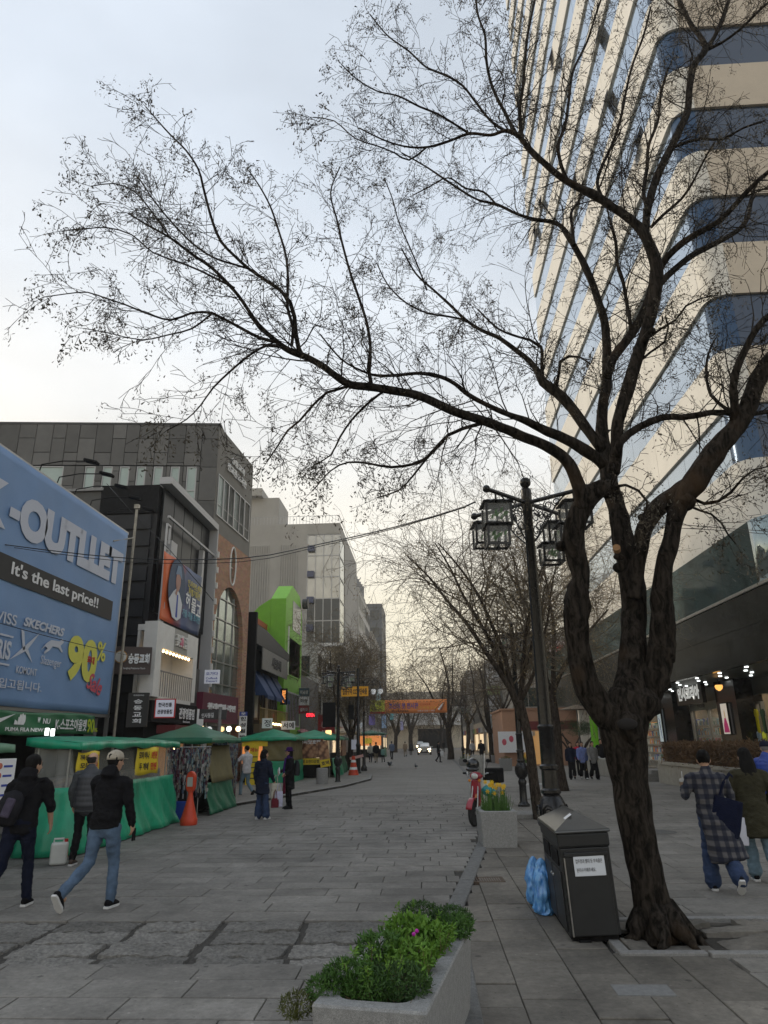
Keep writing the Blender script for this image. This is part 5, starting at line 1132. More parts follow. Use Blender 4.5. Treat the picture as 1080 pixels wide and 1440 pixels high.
def grow(F1, F2, p, d, length, r, lvl, rs, podp=.5, podsize=.03, up=.12, maxl=3, nk=(5, 5, 4), seg=.16, curl=.42, podn=5, minr=.0022):
    n = max(3, int(length/seg)); P = [p]; dd = unit(d); cur = p
    bias = rs.normal(0, .10, 3)
    for i in range(n):
        dd = unit(dd+rs.normal(0, curl*.4, 3)+bias*.35+np.array([0, 0, up*(.35 if lvl < 2 else -.9)]))
        cur = cur+dd*length/n; P.append(cur)
    P = np.array(P); t = np.linspace(0, 1, n+1); rad = np.maximum(r*(1-t*.72), minr)
    F1.tube(P, rad, 4 if r > .008 else 3)
    if lvl >= maxl:
        if rs.random() < podp: pods(F2, P[-1], rs, int(rs.integers(2, podn+1)), podsize)
        return
    k = nk[lvl] if lvl < len(nk) else 3; k = max(2, int(k*(.7+.6*rs.random())*min(1.6, max(.6, length/1.0))) if lvl < maxl else k)
    for c in range(k):
        s_ = (.18+.82*(c+rs.random())/k); i = min(n-1, int(s_*n)); q = P[i]+(P[i+1]-P[i])*((s_*n) % 1 if s_ < 1 else 0)
        ax = unit(P[min(i+1, n)]-P[i]); side = unit(cr(ax, rs.normal(0, 1, 3))); an = rs.uniform(.45, 1.05)
        nd = unit(ax*math.cos(an)+side*math.sin(an)); L2 = length*rs.uniform(.38, .68)*(1-.35*s_)
        grow(F1, F2, q, nd, L2, max(rad[i]*.62, minr), lvl+1, rs, podp, podsize, up, maxl, nk, seg, curl, podn, minr)
    if rs.random() < podp: pods(F2, P[-1], rs, podn, podsize)

def limb(px, Y0, Y1, w0=None):
    """hand measured limb: list of (x, y, width px); distance runs from Y0 to Y1"""
    k = len(px); P = []; W = []
    acc = [0]
    for a, b in zip(px[:-1], px[1:]): acc.append(acc[-1]+math.hypot(a[0]-b[0], a[1]-b[1]))
    for i, q in enumerate(px):
        Y = Y0+(Y1-Y0)*acc[i]/acc[-1]; p = AY(q[0], q[1], Y); P.append(p); W.append(q[2]*depth(p)/F_PX/2*(.90 if q[2] > 15 else .97))
    return P, W
def spline(P, W, step):
    """Catmull-Rom resample"""
    out = []; ww = []
    for i in range(len(P)-1):
        p0, p1, p2, p3 = P[max(i-1, 0)], P[i], P[i+1], P[min(i+2, len(P)-1)]
        n = max(1, int((p2-p1).length/step))
        for k in range(n):
            t = k/n; t2, t3 = t*t, t*t*t
            out.append(.5*((2*p1)+(p2-p0)*t+(2*p0-5*p1+4*p2-p3)*t2+(3*p1-p0-3*p2+p3)*t3)); ww.append(W[i]+(W[i+1]-W[i])*t)
    out.append(P[-1]); ww.append(W[-1]); return out, ww

big = thing('street_tree', 'big bare gnarled tree beside the black litter bin, its branches crossing the sky', 'tree', (2.13, 7.62, 0))
BO = Vector((2.13, 7.62, 0))
LIMBS = {
 'trunk': ([(930, 1322, 84), (922, 1290, 70), (911, 1240, 64), (902, 1200, 62), (893, 1150, 62), (886, 1100, 63), (880, 1060, 67), (876, 1030, 76), (880, 1000, 76), (886, 975, 60)], 7.62, 7.62),
 'A': ([(872, 1022, 40), (849, 1000, 44), (824, 962, 40), (813, 910, 34), (810, 862, 38), (813, 835, 32), (817, 812, 26), (812, 785, 30), (806, 755, 34), (812, 730, 31), (818, 715, 32), (830, 697, 30), (850, 684, 26)], 7.55, 7.3),
 'A1': ([(820, 716, 26), (817, 696, 24), (808, 668, 20), (792, 643, 18), (767, 627, 16), (740, 616, 15), (700, 599, 14), (668, 588, 13), (635, 577, 13), (590, 557, 12), (551, 549, 12), (520, 544, 12), (493, 541, 11), (474, 530, 10.5), (454, 515, 10), (430, 502, 9.5), (405, 492, 9), (389, 480, 7), (363, 456, 6), (337, 418, 5), (310, 388, 4.5), (292, 372, 4.5), (272, 359, 4), (240, 335, 3.5), (210, 318, 2.8), (180, 300, 2)], 7.3, 5.9),
 'B': ([(884, 985, 60), (889, 945, 46), (891, 890, 40), (890, 834, 38), (886, 795, 38), (877, 760, 34), (869, 723, 28), (861, 693, 27), (857, 677, 26), (855, 655, 26), (848, 625, 22), (846, 600, 18), (848, 570, 16), (853, 540, 15), (854, 515, 14), (853, 480, 12), (850, 452, 11.5), (842, 425, 10), (831, 394, 10), (818, 365, 9), (807, 345, 8.5), (795, 326, 8), (786, 316, 6), (770, 311, 5.5), (749, 308, 5), (725, 300, 4), (700, 288, 4), (670, 280, 3), (640, 262, 3), (600, 235, 2.4), (565, 215, 2)], 7.65, 9.2),
 'B1b': ([(854, 530, 13), (862, 505, 13), (875, 487, 13), (889, 468, 13), (905, 440, 14), (917, 410, 14), (921, 380, 14)], 7.9, 8.0),
 'B2': ([(862, 665, 20), (866, 640, 20), (868, 600, 19), (874, 575, 19), (882, 550, 20), (890, 520, 20), (897, 500, 18), (905, 475, 17), (912, 455, 17), (919, 425, 18), (923, 395, 21), (922, 370, 19), (913, 345, 17), (903, 325, 16), (892, 314, 12), (875, 300, 12), (860, 291, 11.5), (845, 280, 12), (831, 272, 12), (810, 262, 10), (787, 248, 9), (766, 230, 8), (744, 209, 7.5), (728, 190, 7), (710, 184, 5), (690, 190, 4), (660, 188, 4), (630, 199, 3.5), (600, 207, 3), (570, 206, 2.6), (540, 197, 2.2), (505, 180, 1.8)], 7.6, 6.6),
 'B2up': ([(908, 330, 12), (909, 305, 11), (913, 285, 11), (919, 262, 11.5), (930, 235, 11), (943, 209, 11), (957, 180, 10.5), (967, 155, 10), (970, 120, 9.5), (977, 90, 9), (992, 70, 9), (985, 52, 7), (972, 35, 6.5), (962, 15, 6), (950, -10, 5)], 7.5, 8.6),
 'B2upR': ([(990, 72, 7), (1003, 55, 6), (1012, 35, 5.5), (1022, 10, 5), (1028, -12, 4.5)], 8.4, 8.8),
 'B2upRR': ([(994, 70, 5), (1015, 60, 4), (1040, 42, 3.6), (1062, 20, 3.2), (1085, 0, 3)], 8.4, 7.8),
 'R1': ([(923, 388, 10), (938, 362, 9.5), (962, 340, 9.5), (985, 326, 9), (1011, 311, 8), (1032, 290, 7.5), (1050, 270, 7), (1066, 254, 6), (1085, 238, 6)], 7.7, 6.8),
 'R2': ([(926, 400, 10), (945, 382, 9.5), (972, 360, 9), (1000, 345, 8.5), (1016, 337, 7.5), (1040, 322, 7), (1052, 305, 6), (1056, 285, 5), (1062, 260, 4)], 7.7, 8.6),
 'stub': ([(894, 492, 11), (908, 475, 10), (918, 464, 10)], 7.5, 7.1),
 'B3': ([(850, 655, 20), (840, 645, 19), (822, 633, 18), (802, 621, 17), (785, 613, 15), (771, 607, 14), (755, 600, 12), (740, 592, 11), (715, 583, 8), (690, 572, 7), (660, 556, 6.5), (640, 540, 6), (620, 530, 5.5), (590, 525, 5), (555, 528, 4.5), (530, 528, 4), (510, 522, 3), (480, 505, 2.5), (450, 470, 2)], 7.5, 6.6),
 'B4': ([(846, 632, 16), (834, 615, 16), (820, 596, 15), (805, 575, 15), (790, 558, 15), (775, 546, 15), (763, 537, 13), (755, 520, 9), (745, 508, 8), (725, 492, 7), (700, 474, 6), (680, 466, 5), (655, 450, 4.5), (632, 428, 4), (610, 408, 3.2), (585, 385, 2.6), (565, 350, 2)], 7.6, 8.6),
 'B4b': ([(763, 540, 6), (762, 510, 5.5), (761, 488, 5), (745, 478, 4), (730, 474, 3.5), (700, 462, 3), (672, 435, 2.4)], 8.1, 7.5),
 'B4c': ([(782, 546, 5), (786, 525, 4.5), (788, 508, 4.5), (800, 501, 4), (815, 502, 3), (830, 512, 2.5)], 7.9, 7.4),
 'B5': ([(866, 642, 13), (872, 622, 12), (884, 610, 11.5), (900, 600, 11), (917, 592, 10.5), (932, 587, 10), (945, 586, 9.5), (959, 587, 9), (980, 584, 9), (1000, 580, 9), (1020, 580, 8), (1034, 584, 8)], 7.5, 7.3),
 'C': ([(905, 985, 44), (918, 955, 44), (928, 925, 40), (931, 876, 36), (930, 834, 32), (934, 796, 26), (944, 757, 24), (951, 723, 26), (962, 700, 30), (975, 680, 38), (992, 655, 36), (1007, 634, 33), (1022, 615, 31), (1034, 602, 28), (1050, 577, 27), (1064, 540, 26), (1080, 512, 26), (1102, 485, 24), (1125, 450, 20)], 7.7, 7.1),
 'D': ([(892, 842, 20), (896, 800, 22), (901, 768, 24), (906, 744, 25), (918, 722, 26), (935, 707, 29), (958, 694, 33), (980, 675, 32)], 7.62, 7.45),
 'C1': ([(1033, 592, 14), (1033, 570, 12), (1031, 545, 11), (1034, 525, 11), (1040, 508, 10.5), (1048, 492, 10), (1056, 475, 9), (1064, 462, 9), (1074, 450, 9), (1092, 436, 8)], 7.25, 6.9),
 'C2': ([(1028, 580, 6), (1012, 568, 5), (1000, 556, 4.5), (994, 535, 4), (994, 508, 3.6), (999, 490, 3), (1006, 476, 2)], 7.2, 7.5),
 'C3': ([(1042, 585, 8), (1060, 582, 7), (1085, 578, 6)], 7.2, 7.4),
 'CR': ([(978, 703, 5), (990, 708, 5), (1010, 705, 4.5), (1028, 692, 4), (1045, 672, 3), (1062, 660, 2.4), (1085, 655, 2)], 7.5, 7.0),
 'CR2': ([(970, 712, 4), (985, 718, 3.6), (1000, 723, 3), (1014, 735, 3), (1024, 752, 2.4), (1035, 765, 2)], 7.5, 7.1),
 'A1up': ([(425, 500, 6.5), (420, 490, 7), (416, 470, 6.5), (414, 445, 6), (408, 425, 6), (395, 409, 5.5), (372, 393, 5), (350, 378, 4.6), (330, 360, 4.4), (311, 340, 4.2), (300, 315, 4), (292, 288, 3.6), (285, 260, 3.4), (279, 238, 3), (262, 212, 2.6), (240, 190, 2.4), (222, 170, 2), (205, 150, 1.6)], 6.5, 6.1),
 'A1up2': ([(350, 378, 3.4), (330, 372, 3.2), (300, 362, 3), (268, 340, 2.8), (235, 305, 2.4), (215, 280, 2), (195, 250, 1.8)], 6.4, 7.0),
 'A1l1': ([(389, 481, 5.5), (365, 475, 5), (340, 462, 4.6), (318, 450, 4.2), (298, 440, 4), (270, 440, 3.2), (240, 450, 3), (205, 440, 2.8), (175, 428, 2.4), (150, 420, 2.2), (123, 411, 1.8), (95, 413, 1.6), (60, 418, 1.4)], 6.4, 6.0),
 'A1l1b': ([(298, 441, 2.8), (270, 462, 2.6), (240, 470, 2.2), (200, 478, 1.8), (160, 470, 1.6), (120, 462, 1.4)], 6.3, 5.6),
 'A1l2': ([(398, 488, 4.5), (375, 486, 4), (350, 500, 3.6), (324, 522, 3.2), (300, 545, 2.8), (282, 570, 2.2), (262, 590, 1.8), (235, 605, 1.5)], 6.4, 6.1),
 'A1l3': ([(330, 405, 3.4), (310, 395, 3.2), (280, 380, 2.8), (250, 368, 2.6), (215, 355, 2.2), (185, 330, 2), (150, 320, 1.8), (120, 322, 1.5), (85, 325, 1.3)], 6.1, 5.6),
 'A1l4': ([(240, 335, 2.6), (215, 300, 2.4), (190, 270, 2), (160, 258, 1.7), (128, 262, 1.4)], 5.95, 5.8),
 'A1d1': ([(495, 541, 5), (480, 546, 4.6), (460, 552, 4), (440, 570, 3.6), (421, 592, 3.4), (405, 605, 3), (392, 625, 2.4), (375, 650, 2)], 6.6, 6.4),
 'A1d2': ([(690, 592, 6.5), (650, 603, 5.5), (630, 612, 5), (609, 634, 4.8), (590, 650, 4.6), (551, 657, 4.2), (520, 652, 3.4), (490, 650, 2.8), (465, 662, 2.2), (440, 690, 1.8)], 7.0, 6.8),
 'A1d3': ([(625, 620, 3.6), (600, 645, 3.4), (580, 670, 3), (560, 690, 2.4), (530, 700, 2)], 7.0, 7.4),
 'A1d4': ([(540, 550, 4), (520, 565, 3.6), (495, 590, 3.2), (478, 615, 2.8), (465, 640, 2.2), (440, 655, 1.8)], 6.7, 7.2),
 'A1u3': ([(522, 540, 6), (518, 515, 5), (521, 490, 4.6), (516, 455, 4.2), (505, 420, 4), (493, 385, 3.6), (482, 345, 3.2), (474, 310, 2.6), (465, 270, 2.2), (478, 235, 1.8)], 6.7, 7.2),
 'A1u4': ([(410, 486, 5), (412, 462, 4.5), (404, 430, 4.2), (405, 395, 3.8), (402, 360, 3.4), (392, 325, 3), (380, 290, 2.6), (365, 262, 2.2), (350, 240, 1.8)], 6.4, 6.9),
 'TL1': ([(728, 192, 6.5), (718, 175, 6), (710, 158, 5), (700, 140, 4.6), (690, 115, 4.2), (684, 85, 4), (682, 50, 3.6), (672, 20, 3), (668, -15, 3)], 7.2, 7.4),
 'TL2': ([(735, 200, 6), (732, 175, 5.5), (731, 150, 5), (735, 125, 4.5), (738, 90, 4), (742, 50, 3.6), (750, 10, 3.2), (756, -15, 3)], 7.2, 7.8),
 'TL3': ([(710, 184, 4), (690, 170, 3.8), (670, 145, 3.4), (650, 120, 3.2), (625, 105, 3), (600, 95, 2.6), (575, 72, 2.4), (545, 50, 2), (520, 20, 1.8)], 7.1, 6.9),
 'TL4': ([(660, 188, 3.5), (640, 175, 3.2), (615, 160, 3), (590, 150, 2.8), (560, 135, 2.4), (530, 128, 2), (500, 110, 1.8), (480, 90, 1.5)], 7.0, 6.5),
 'TL5': ([(600, 207, 2.8), (575, 225, 2.6), (555, 215, 2.4), (530, 205, 2), (500, 195, 1.8), (470, 170, 1.6), (440, 165, 1.4)], 6.7, 6.3),
 'TL6': ([(800, 258, 6), (790, 235, 5.5), (785, 205, 5), (795, 175, 4.5), (800, 140, 4), (806, 100, 3.6), (825, 60, 3.2), (838, 20, 3), (850, -15, 3)], 7.2, 7.8),
 'TL7': ([(848, 282, 6), (840, 258, 5), (846, 235, 4.6), (860, 205, 4.2), (872, 170, 4), (880, 130, 3.6), (890, 90, 3.2), (905, 50, 3), (915, 10, 2.6)], 7.3, 7.9),
 'RL1': ([(912, 300, 6), (905, 270, 5.5), (910, 235, 5), (912, 205, 4.5), (925, 170, 4), (930, 130, 3.6), (940, 95, 3)], 7.5, 8.3),
 'RL2': ([(888, 464, 6), (882, 430, 5.5), (876, 395, 5), (868, 370, 5), (866, 340, 4.4), (858, 310, 4)], 7.9, 8.4),
 'S1': ([(807, 345, 5), (805, 320, 4.6), (803, 300, 4), (815, 280, 3.4), (820, 255, 3)], 8.5, 8.9),
 'S2': ([(700, 290, 3), (680, 270, 2.8), (655, 265, 2.6), (630, 250, 2.2), (605, 262, 2), (580, 275, 1.6)], 9.0, 9.3),
 'S3': ([(655, 450, 3.4), (630, 445, 3), (600, 440, 2.6), (570, 425, 2.4), (545, 400, 2), (530, 370, 1.8)], 8.3, 8.1),
 'S4': ([(600, 408, 2.4), (590, 380, 2.2), (575, 345, 2), (560, 310, 1.8), (552, 280, 1.6), (540, 250, 1.5)], 8.5, 8.3),
 'L9': ([(943, 209, 5), (965, 200, 4.5), (990, 195, 4), (1015, 196, 3.6), (1045, 180, 3), (1075, 170, 2.6)], 7.9, 7.2),
 'L10': ([(915, 320, 5), (935, 300, 4.6), (958, 280, 4), (975, 255, 3.4), (990, 225, 2.8), (1005, 200, 2.4)], 7.4, 6.9),
 'L11': ([(905, 480, 4), (930, 462, 3.6), (950, 450, 3.2), (965, 430, 3), (985, 420, 2.4), (1010, 415, 2)], 7.5, 7.0),
 'L12': ([(895, 512, 4), (915, 495, 3.6), (935, 480, 3.2), (940, 460, 2.6), (936, 445, 2)], 7.5, 7.2),
 'G1': ([(860, 685, 6), (880, 682, 4), (898, 690, 3.6), (910, 705, 3.4), (906, 722, 3)], 7.4, 7.1),
}
wood = MB(); limbs3 = {}
rs = np.random.default_rng(11)
for nm, (px, Y0, Y1) in LIMBS.items():
    P, W = limb(px, Y0, Y1)
    if nm == 'trunk': W = [w_*(.84 if i < 6 else .92) for i, w_ in enumerate(W)]
    thick = max(q[2] for q in px)
    S, SW = spline(P, W, .045 if thick > 18 else .09)
    limbs3[nm] = (S, SW)
    n = 26 if thick > 30 else (14 if thick > 12 else 8)
    if thick > 18:      # lumpy, fissured bark in the geometry itself
        pts = [p-BO for p in S]; k = len(pts); vs = []; prev = None
        sd_ = len(nm)*3.7+ord(nm[0])
        for i, p in enumerate(pts):
            t = (pts[min(i+1, k-1)]-pts[max(i-1, 0)]).normalized()
            a = Vector((1, 0, 0))-t*t.x if prev is None else prev-t*prev.dot(t)
            a.normalize(); prev = a; b = t.cross(a)
            for j in range(n):
                th = 2*math.pi*j/n; d = a*math.cos(th)+b*math.sin(th)
                q = p+d*SW[i]
                ridge = noise.noise(Vector((math.cos(th)*3.2+sd_, math.sin(th)*3.2, q.z*1.1)))*.10+noise.noise(Vector((q.x*7+sd_, q.y*7, q.z*5)))*.13*min(1, .12/max(SW[i], .02))*1.2
                fl = 0
                if nm == 'trunk' and q.z < .35: fl = (1-max(q.z, 0)/.35)**2*(.06+.22*noise.noise(Vector((math.cos(th)*2, math.sin(th)*2, 5))))
                vs.append(p+d*(SW[i]*(1+ridge+fl)))
        fs = [(i*n+j, i*n+(j+1) % n, (i+1)*n+(j+1) % n, (i+1)*n+j) for i in range(k-1) for j in range(n)]
        fs += [tuple(range(n-1, -1, -1)), tuple((k-1)*n+j for j in range(n))]
        wood.add(vs, fs)
    else:
        wood.tube([p-BO for p in S], [max(x, .003)*(1+.12*noise.noise(Vector((i*.6, 3, ord(nm[0]))))) for i, x in enumerate(SW)], n)
def lump(px, py, Y, r, sq=(1, 1, 1)):
    c = AY(px, py, Y)-BO; o_ = len(wood.v); wood.ball(c, (r*sq[0], r*sq[1], r*sq[2]), 14, 9)
    for i in range(o_, len(wood.v)):
        v = Vector(wood.v[i]); d = (v-c); wood.v[i] = tuple(c+d*(1+.28*noise.noise(v*11)))
lump(884, 1022, 7.46, .16, (.9, .8, 1.2)); lump(870, 798, 7.6, .06); lump(870, 783, 7.56, .05, (1.2, 1, .8)); lump(931, 850, 7.66, .12, (1, 1, 2.2)); lump(922, 950, 7.66, .15, (1, .9, 1.5)); lump(812, 850, 7.5, .145, (.95, 1, 1.7))
lump(858, 688, 7.5, .11); lump(806, 760, 7.4, .12, (1, 1, 1.2)); lump(903, 728, 7.58, .05); lump(933, 900, 7.6, .125, (1, 1, 2.2)); lump(790, 768, 7.4, .06); lump(960, 705, 7.4, .12); lump(900, 990, 7.6, .2, (1.1, .9, .9))
wood.build('trunk', M_bark, big, smooth=180)
MB().ball(AY(882, 1018, 7.26)-BO, (.10, .03, .055), 14, 7).build('knot_scar', mat('old_wound', (.012, .010, .009), .9), big, smooth=180)
sc1 = MB(); c = AY(867, 771, 7.42)-BO; sc1.cyl(c+Vector((.03, .10, .0)), c+Vector((.01, .035, .02)), .04, 16); sc1.build('cut_face', mat('cut_wood', (.30, .17, .08), .8, 0, 20, .3), big)
# roots
rt = MB()
for a, l_ in ((-.5, .22), (.25, .26), (3.5, .16), (4.5, .2), (5.3, .24), (2.2, .2)):
    d = Vector((math.cos(a), math.sin(a), 0)); s_ = Vector((-d.y, d.x, 0)); o0 = Vector((0.0, 0, 0))
    rt.tube([o0+d*.10+Vector((0, 0, .26)), o0+d*.24+Vector((0, 0, .10)), o0+d*(.24+l_*.35)+s_*.03+Vector((0, 0, .035)), o0+d*(.24+l_*.7)-s_*.03+Vector((0, 0, .0)), o0+d*(.24+l_)+Vector((0, 0, -.05))], [.10, .085, .05, .03, .012], 10)
rt.build('root', M_bark, big, smooth=180)
# side shoots and twigs
F1, F2 = Fast(), Fast()
skipn = {'trunk', 'A', 'stub'}
for nm, (S, SW) in limbs3.items():
    if nm in skipn: continue
    P = np.array([tuple(p-BO) for p in S]); n = len(P); Lh = np.linalg.norm(np.diff(P, axis=0), axis=1); tot = Lh.sum(); acc = np.concatenate([[0], np.cumsum(Lh)])
    fine = SW[0] < .03
    start = .0 if fine else (.32 if nm in ('B', 'B2', 'C', 'D') else .16)
    if nm == 'C': start = .62
    if nm == 'D': continue
    k = int(tot*(1-start)*(7.8 if fine else 6.8))+2
    for c in range(k):
        s_ = start+(1-start)*(c+rs.random())/k; at = s_*tot; i = min(n-2, int(np.searchsorted(acc, at)-1)); i = max(i, 0)
        q = P[i]; ax = unit(P[i+1]-P[i]); r0 = SW[i]
        side = unit(cr(ax, rs.normal(0, 1, 3))); an = rs.uniform(.5, 1.15); d = unit(ax*math.cos(an)+side*math.sin(an)+np.array([0, 0, .18]))
        Lb = rs.uniform(.45, 1.2)*(1.0 if r0 > .02 else .66); rb = min(r0*.45, .011)*rs.uniform(.6, 1)
        grow(F1, F2, q, d, Lb, max(rb, .0035), 1, rs, podp=.36, podsize=.021, maxl=3, nk=(0, 6, 4), curl=.48, podn=17, minr=.0028)
    # the tip itself
    grow(F1, F2, P[-1], unit(P[-1]-P[-3]), .26, .0035, 2, rs, podp=.9, podsize=.024, maxl=3, podn=9)
    if fine:
        for _ in range(9): pods(F2, P[-1]+rs.normal(0, .12, 3), rs, 15, .030)
        for _ in range(7): pods(F2, P[int(n*rs.uniform(.55, .98))]+rs.normal(0, .16, 3), rs, 12, .028)
F1.build('twigs', M_twig, big, kind='stuff'); F2.build('seed_pods', M_pod, big, kind='stuff')
TWIGS = (sum(len(x) for x in F1.f), sum(len(x) for x in F2.f)); print('TWIGS', TWIGS)

def small_tree(label, base, height, spread, seed, forks=4, trunk_h=2.2, r=.13, lean=(0, 0), far=False, det=1.0, group='bare street trees along the road', minr=.004, podp=.5, zdir=1.0):
    t = thing('street_tree', label, 'tree', base, 0, group); rs = np.random.default_rng(seed); rr = random.Random(seed)
    wood = MB(); F1, F2 = Fast(), Fast(); mk = M_barkfar; tops = []
    tx, ty = lean[0]*trunk_h, lean[1]*trunk_h
    tp = [Vector((0, 0, -.05)), Vector((tx*.25+rr.uniform(-.05, .05), ty*.25, trunk_h*.3)), Vector((tx*.6+rr.uniform(-.06, .06), ty*.6, trunk_h*.65)), Vector((tx, ty, trunk_h))]
    P, W = spline(tp, [r*1.25, r, r*.92, r*.9], .15)
    wood.tube(P, [w_*(1+.10*noise.noise(Vector((i*.5, seed, 0)))) for i, w_ in enumerate(W)], 12)
    for f in range(forks):
        a = 2*math.pi*(f+rr.uniform(-.3, .3))/forks+seed; sl = rr.uniform(.12, .52)*spread/height*2
        d = Vector((math.cos(a)*sl+lean[0]*.6, math.sin(a)*sl+lean[1]*.6, 1)).normalized(); L_ = (height-trunk_h)*rr.uniform(.62, .95); p = tp[-1]-Vector((0, 0, rr.uniform(0, .5)))
        pts = [p]; 
        for s_ in range(6):
            d = (d+Vector((rr.uniform(-.22, .22), rr.uniform(-.22, .22), rr.uniform(-.04, .1)))).normalized(); pts.append(pts[-1]+d*L_/6)
        r0 = r*rr.uniform(.45, .68); rad = [r0*(1-.8*i/6) for i in range(7)]; Pq, Wq = spline(pts, rad, .25); wood.tube(Pq, Wq, 7)
        Pn = np.array([tuple(q) for q in Pq]); k = int(9*det)
        for c in range(k):
            i = min(len(Pn)-2, int((.15+.85*(c+rs.random())/k)*(len(Pn)-1))); ax = unit(Pn[i+1]-Pn[i]); side = unit(cr(ax, rs.normal(0, 1, 3))); an = rs.uniform(.5, 1.1)
            dd = unit(ax*math.cos(an)+side*math.sin(an)); sc_ = height/7
            grow(F1, F2, Pn[i], dd, rs.uniform(.8, 1.9)*sc_*spread/3.2, max(min(Wq[i]*.5, .02), minr), 1, rs, podp=podp, podsize=.035 if not far else .06, maxl=3, nk=(0, 5 if det >= 1 else 4, 4 if det >= 1 else 3), seg=.3, podn=4, minr=minr, curl=.5)
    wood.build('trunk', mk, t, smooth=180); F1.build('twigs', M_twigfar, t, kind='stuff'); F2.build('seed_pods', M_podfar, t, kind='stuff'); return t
RT = [  # px foot, py foot, height, spread, forks, trunk height, radius, lean
 (759, 1152, 8.0, 5.0, 6, 2.7, .12, (-.10, .0), 'slim bare street tree just behind the tall lamp post, leaning left'),
 (791, 1112, 10.4, 6.0, 5, 3.3, .20, (-.03, .02), 'thick forked bare street tree right of the tall lamp post'),
 (742, 1066, 11.5, 7.4, 5, 3.6, .22, (.02, 0), 'bare street tree behind the square daffodil planter in the middle distance'),
 (693, 1072, 12.0, 8.0, 6, 2.2, .20, (-.04, 0), 'bare street tree with a low fork behind the parked motor scooter'),
 (634, 1068, 12.0, 8.0, 5, 3.0, .30, (-.02, 0), 'bare street tree on the right kerb just right of the orange street banner'),
 (659, 1062, 11.5, 7.4, 5, 3.4, .26, (.03, 0), 'bare street tree close behind the one right of the orange banner'),
 (578, 1056, 13.0, 8.6, 6, 2.8, .42, (0, 0), 'dark bare tree with clustered stems below the middle of the orange banner'),
 (492, 1083, 9.0, 6.6, 6, 2.2, .20, (.04, 0), 'bare street tree on the left pavement behind the yellow camera sign'),
 (556, 1058, 12.0, 8.0, 5, 2.8, .32, (.05, 0), 'bare tree beyond the far green stall left of the white car'),
 (622, 1053, 13.0, 9.0, 5, 3.4, .34, (0, 0), 'far bare tree over the road near the street end'),
 (676, 1058, 11.5, 8.0, 5, 3.4, .30, (0, 0), 'far bare tree behind the right-hand planters'),
 (718, 1068, 10.5, 7.0, 5, 3.0, .24, (.0, 0), 'bare tree between the second lamp post and the salmon building'),
]
for i, (a, b, h_, s_, f_, th_, r_, le, lb) in enumerate(RT):
    p = G(a, b, 0); dist = p.y
    small_tree(lb, p, h_, s_, 40+i*3, f_, th_, r_, le, far=dist > 45, det=2.0 if dist < 50 else .6, minr=max(.004, dist*.00016), podp=.85)
# ------------------------------------------------------------------ street furniture and goods
def leaves(F, c, rs, n, rad, size, flat=.5, up=.4):
    for _ in range(n):
        d = unit(rs.normal(0, 1, 3)); p = np.array(c)+d*np.array(rad)*rs.uniform(.55, 1.0)**.5
        t = unit(rs.normal(0, 1, 3)+d*.6+np.array([0, 0, up]))*size*rs.uniform(.6, 1.4); w_ = unit(cr(t, rs.normal(0, 1, 3)))*size*flat*.5
        F.quads([[p-w_*.3, p+w_*.3, p+t*.6+w_, p+t]]); 
def leafmat(name, a, b, sc_=9): return mat(name, a, .6, 0, sc_, .3, col2=b, spec=.3)
L_dark = leafmat('leaf_dark', (.022, .055, .016), (.06, .12, .03)); L_mid = leafmat('leaf_mid', (.03, .08, .015), (.075, .16, .03)); L_bright = leafmat('leaf_bright', (.06, .15, .015), (.15, .28, .04)); L_olive = leafmat('leaf_olive', (.05, .06, .015), (.10, .11, .03))
# near planter: a long granite trough
zT = .52
pa, pb, pc = G(437, 1412, zT), G(600, 1424, zT), G(655, 1300, zT)
ux = (pb-pa); wN = ux.length; ang = math.atan2(ux.y, ux.x); Ln = (pc-pb).length
NP = thing('granite_planter', 'long pale granite planter full of green herbs in the foreground', 'planter', (pa.x, pa.y, 0), math.degrees(ang))
wP = wN+.0; lP = Ln; inner = .10
def trough(w_, l_, h_, t, taper=.03):
    mb = MB(); o = [(0, 0), (w_, 0), (w_, l_), (0, l_)]; n = 6; r_ = .10
    def rrect(x0, y0, x1, y1, r):
        pts = []
        for cx, cy, a0 in ((x1-r, y0+r, -90), (x1-r, y1-r, 0), (x0+r, y1-r, 90), (x0+r, y0+r, 180)):
            for k in range(n+1): a = R(a0+90*k/n); pts.append((cx+r*math.cos(a), cy+r*math.sin(a)))
        return pts
    A = rrect(taper, taper, w_-taper, l_-taper, .02); B_ = rrect(0, 0, w_, l_, .025); Bt = rrect(.008, .008, w_-.008, l_-.008, .022); C_ = rrect(t, t, w_-t, l_-t, .09)
    rings = [(A, 0), (B_, h_-.012), (Bt, h_), (C_, h_), (C_, h_-.12)]; k = len(A); vs = [(x, y, z) for ring, z in rings for x, y in ring]
    fs = [(i*k+j, i*k+(j+1) % k, (i+1)*k+(j+1) % k, (i+1)*k+j) for i in range(4) for j in range(k)]+[tuple(4*k+j for j in range(k))]
    mb.add(vs, fs); return mb
M_gran_near = mat('speckled_granite', (.30, .30, .295), .8, 0, 230, .45, .35, 300, dirt=.3)
trough(wP, lP, zT, inner).build('granite_body', M_gran_near, NP, smooth=30)
MB().box(inner-.01, wP-inner+.01, inner-.01, lP-inner+.01, zT-.13, zT-.035).build('soil', M_soil, NP)
rs = np.random.default_rng(21)
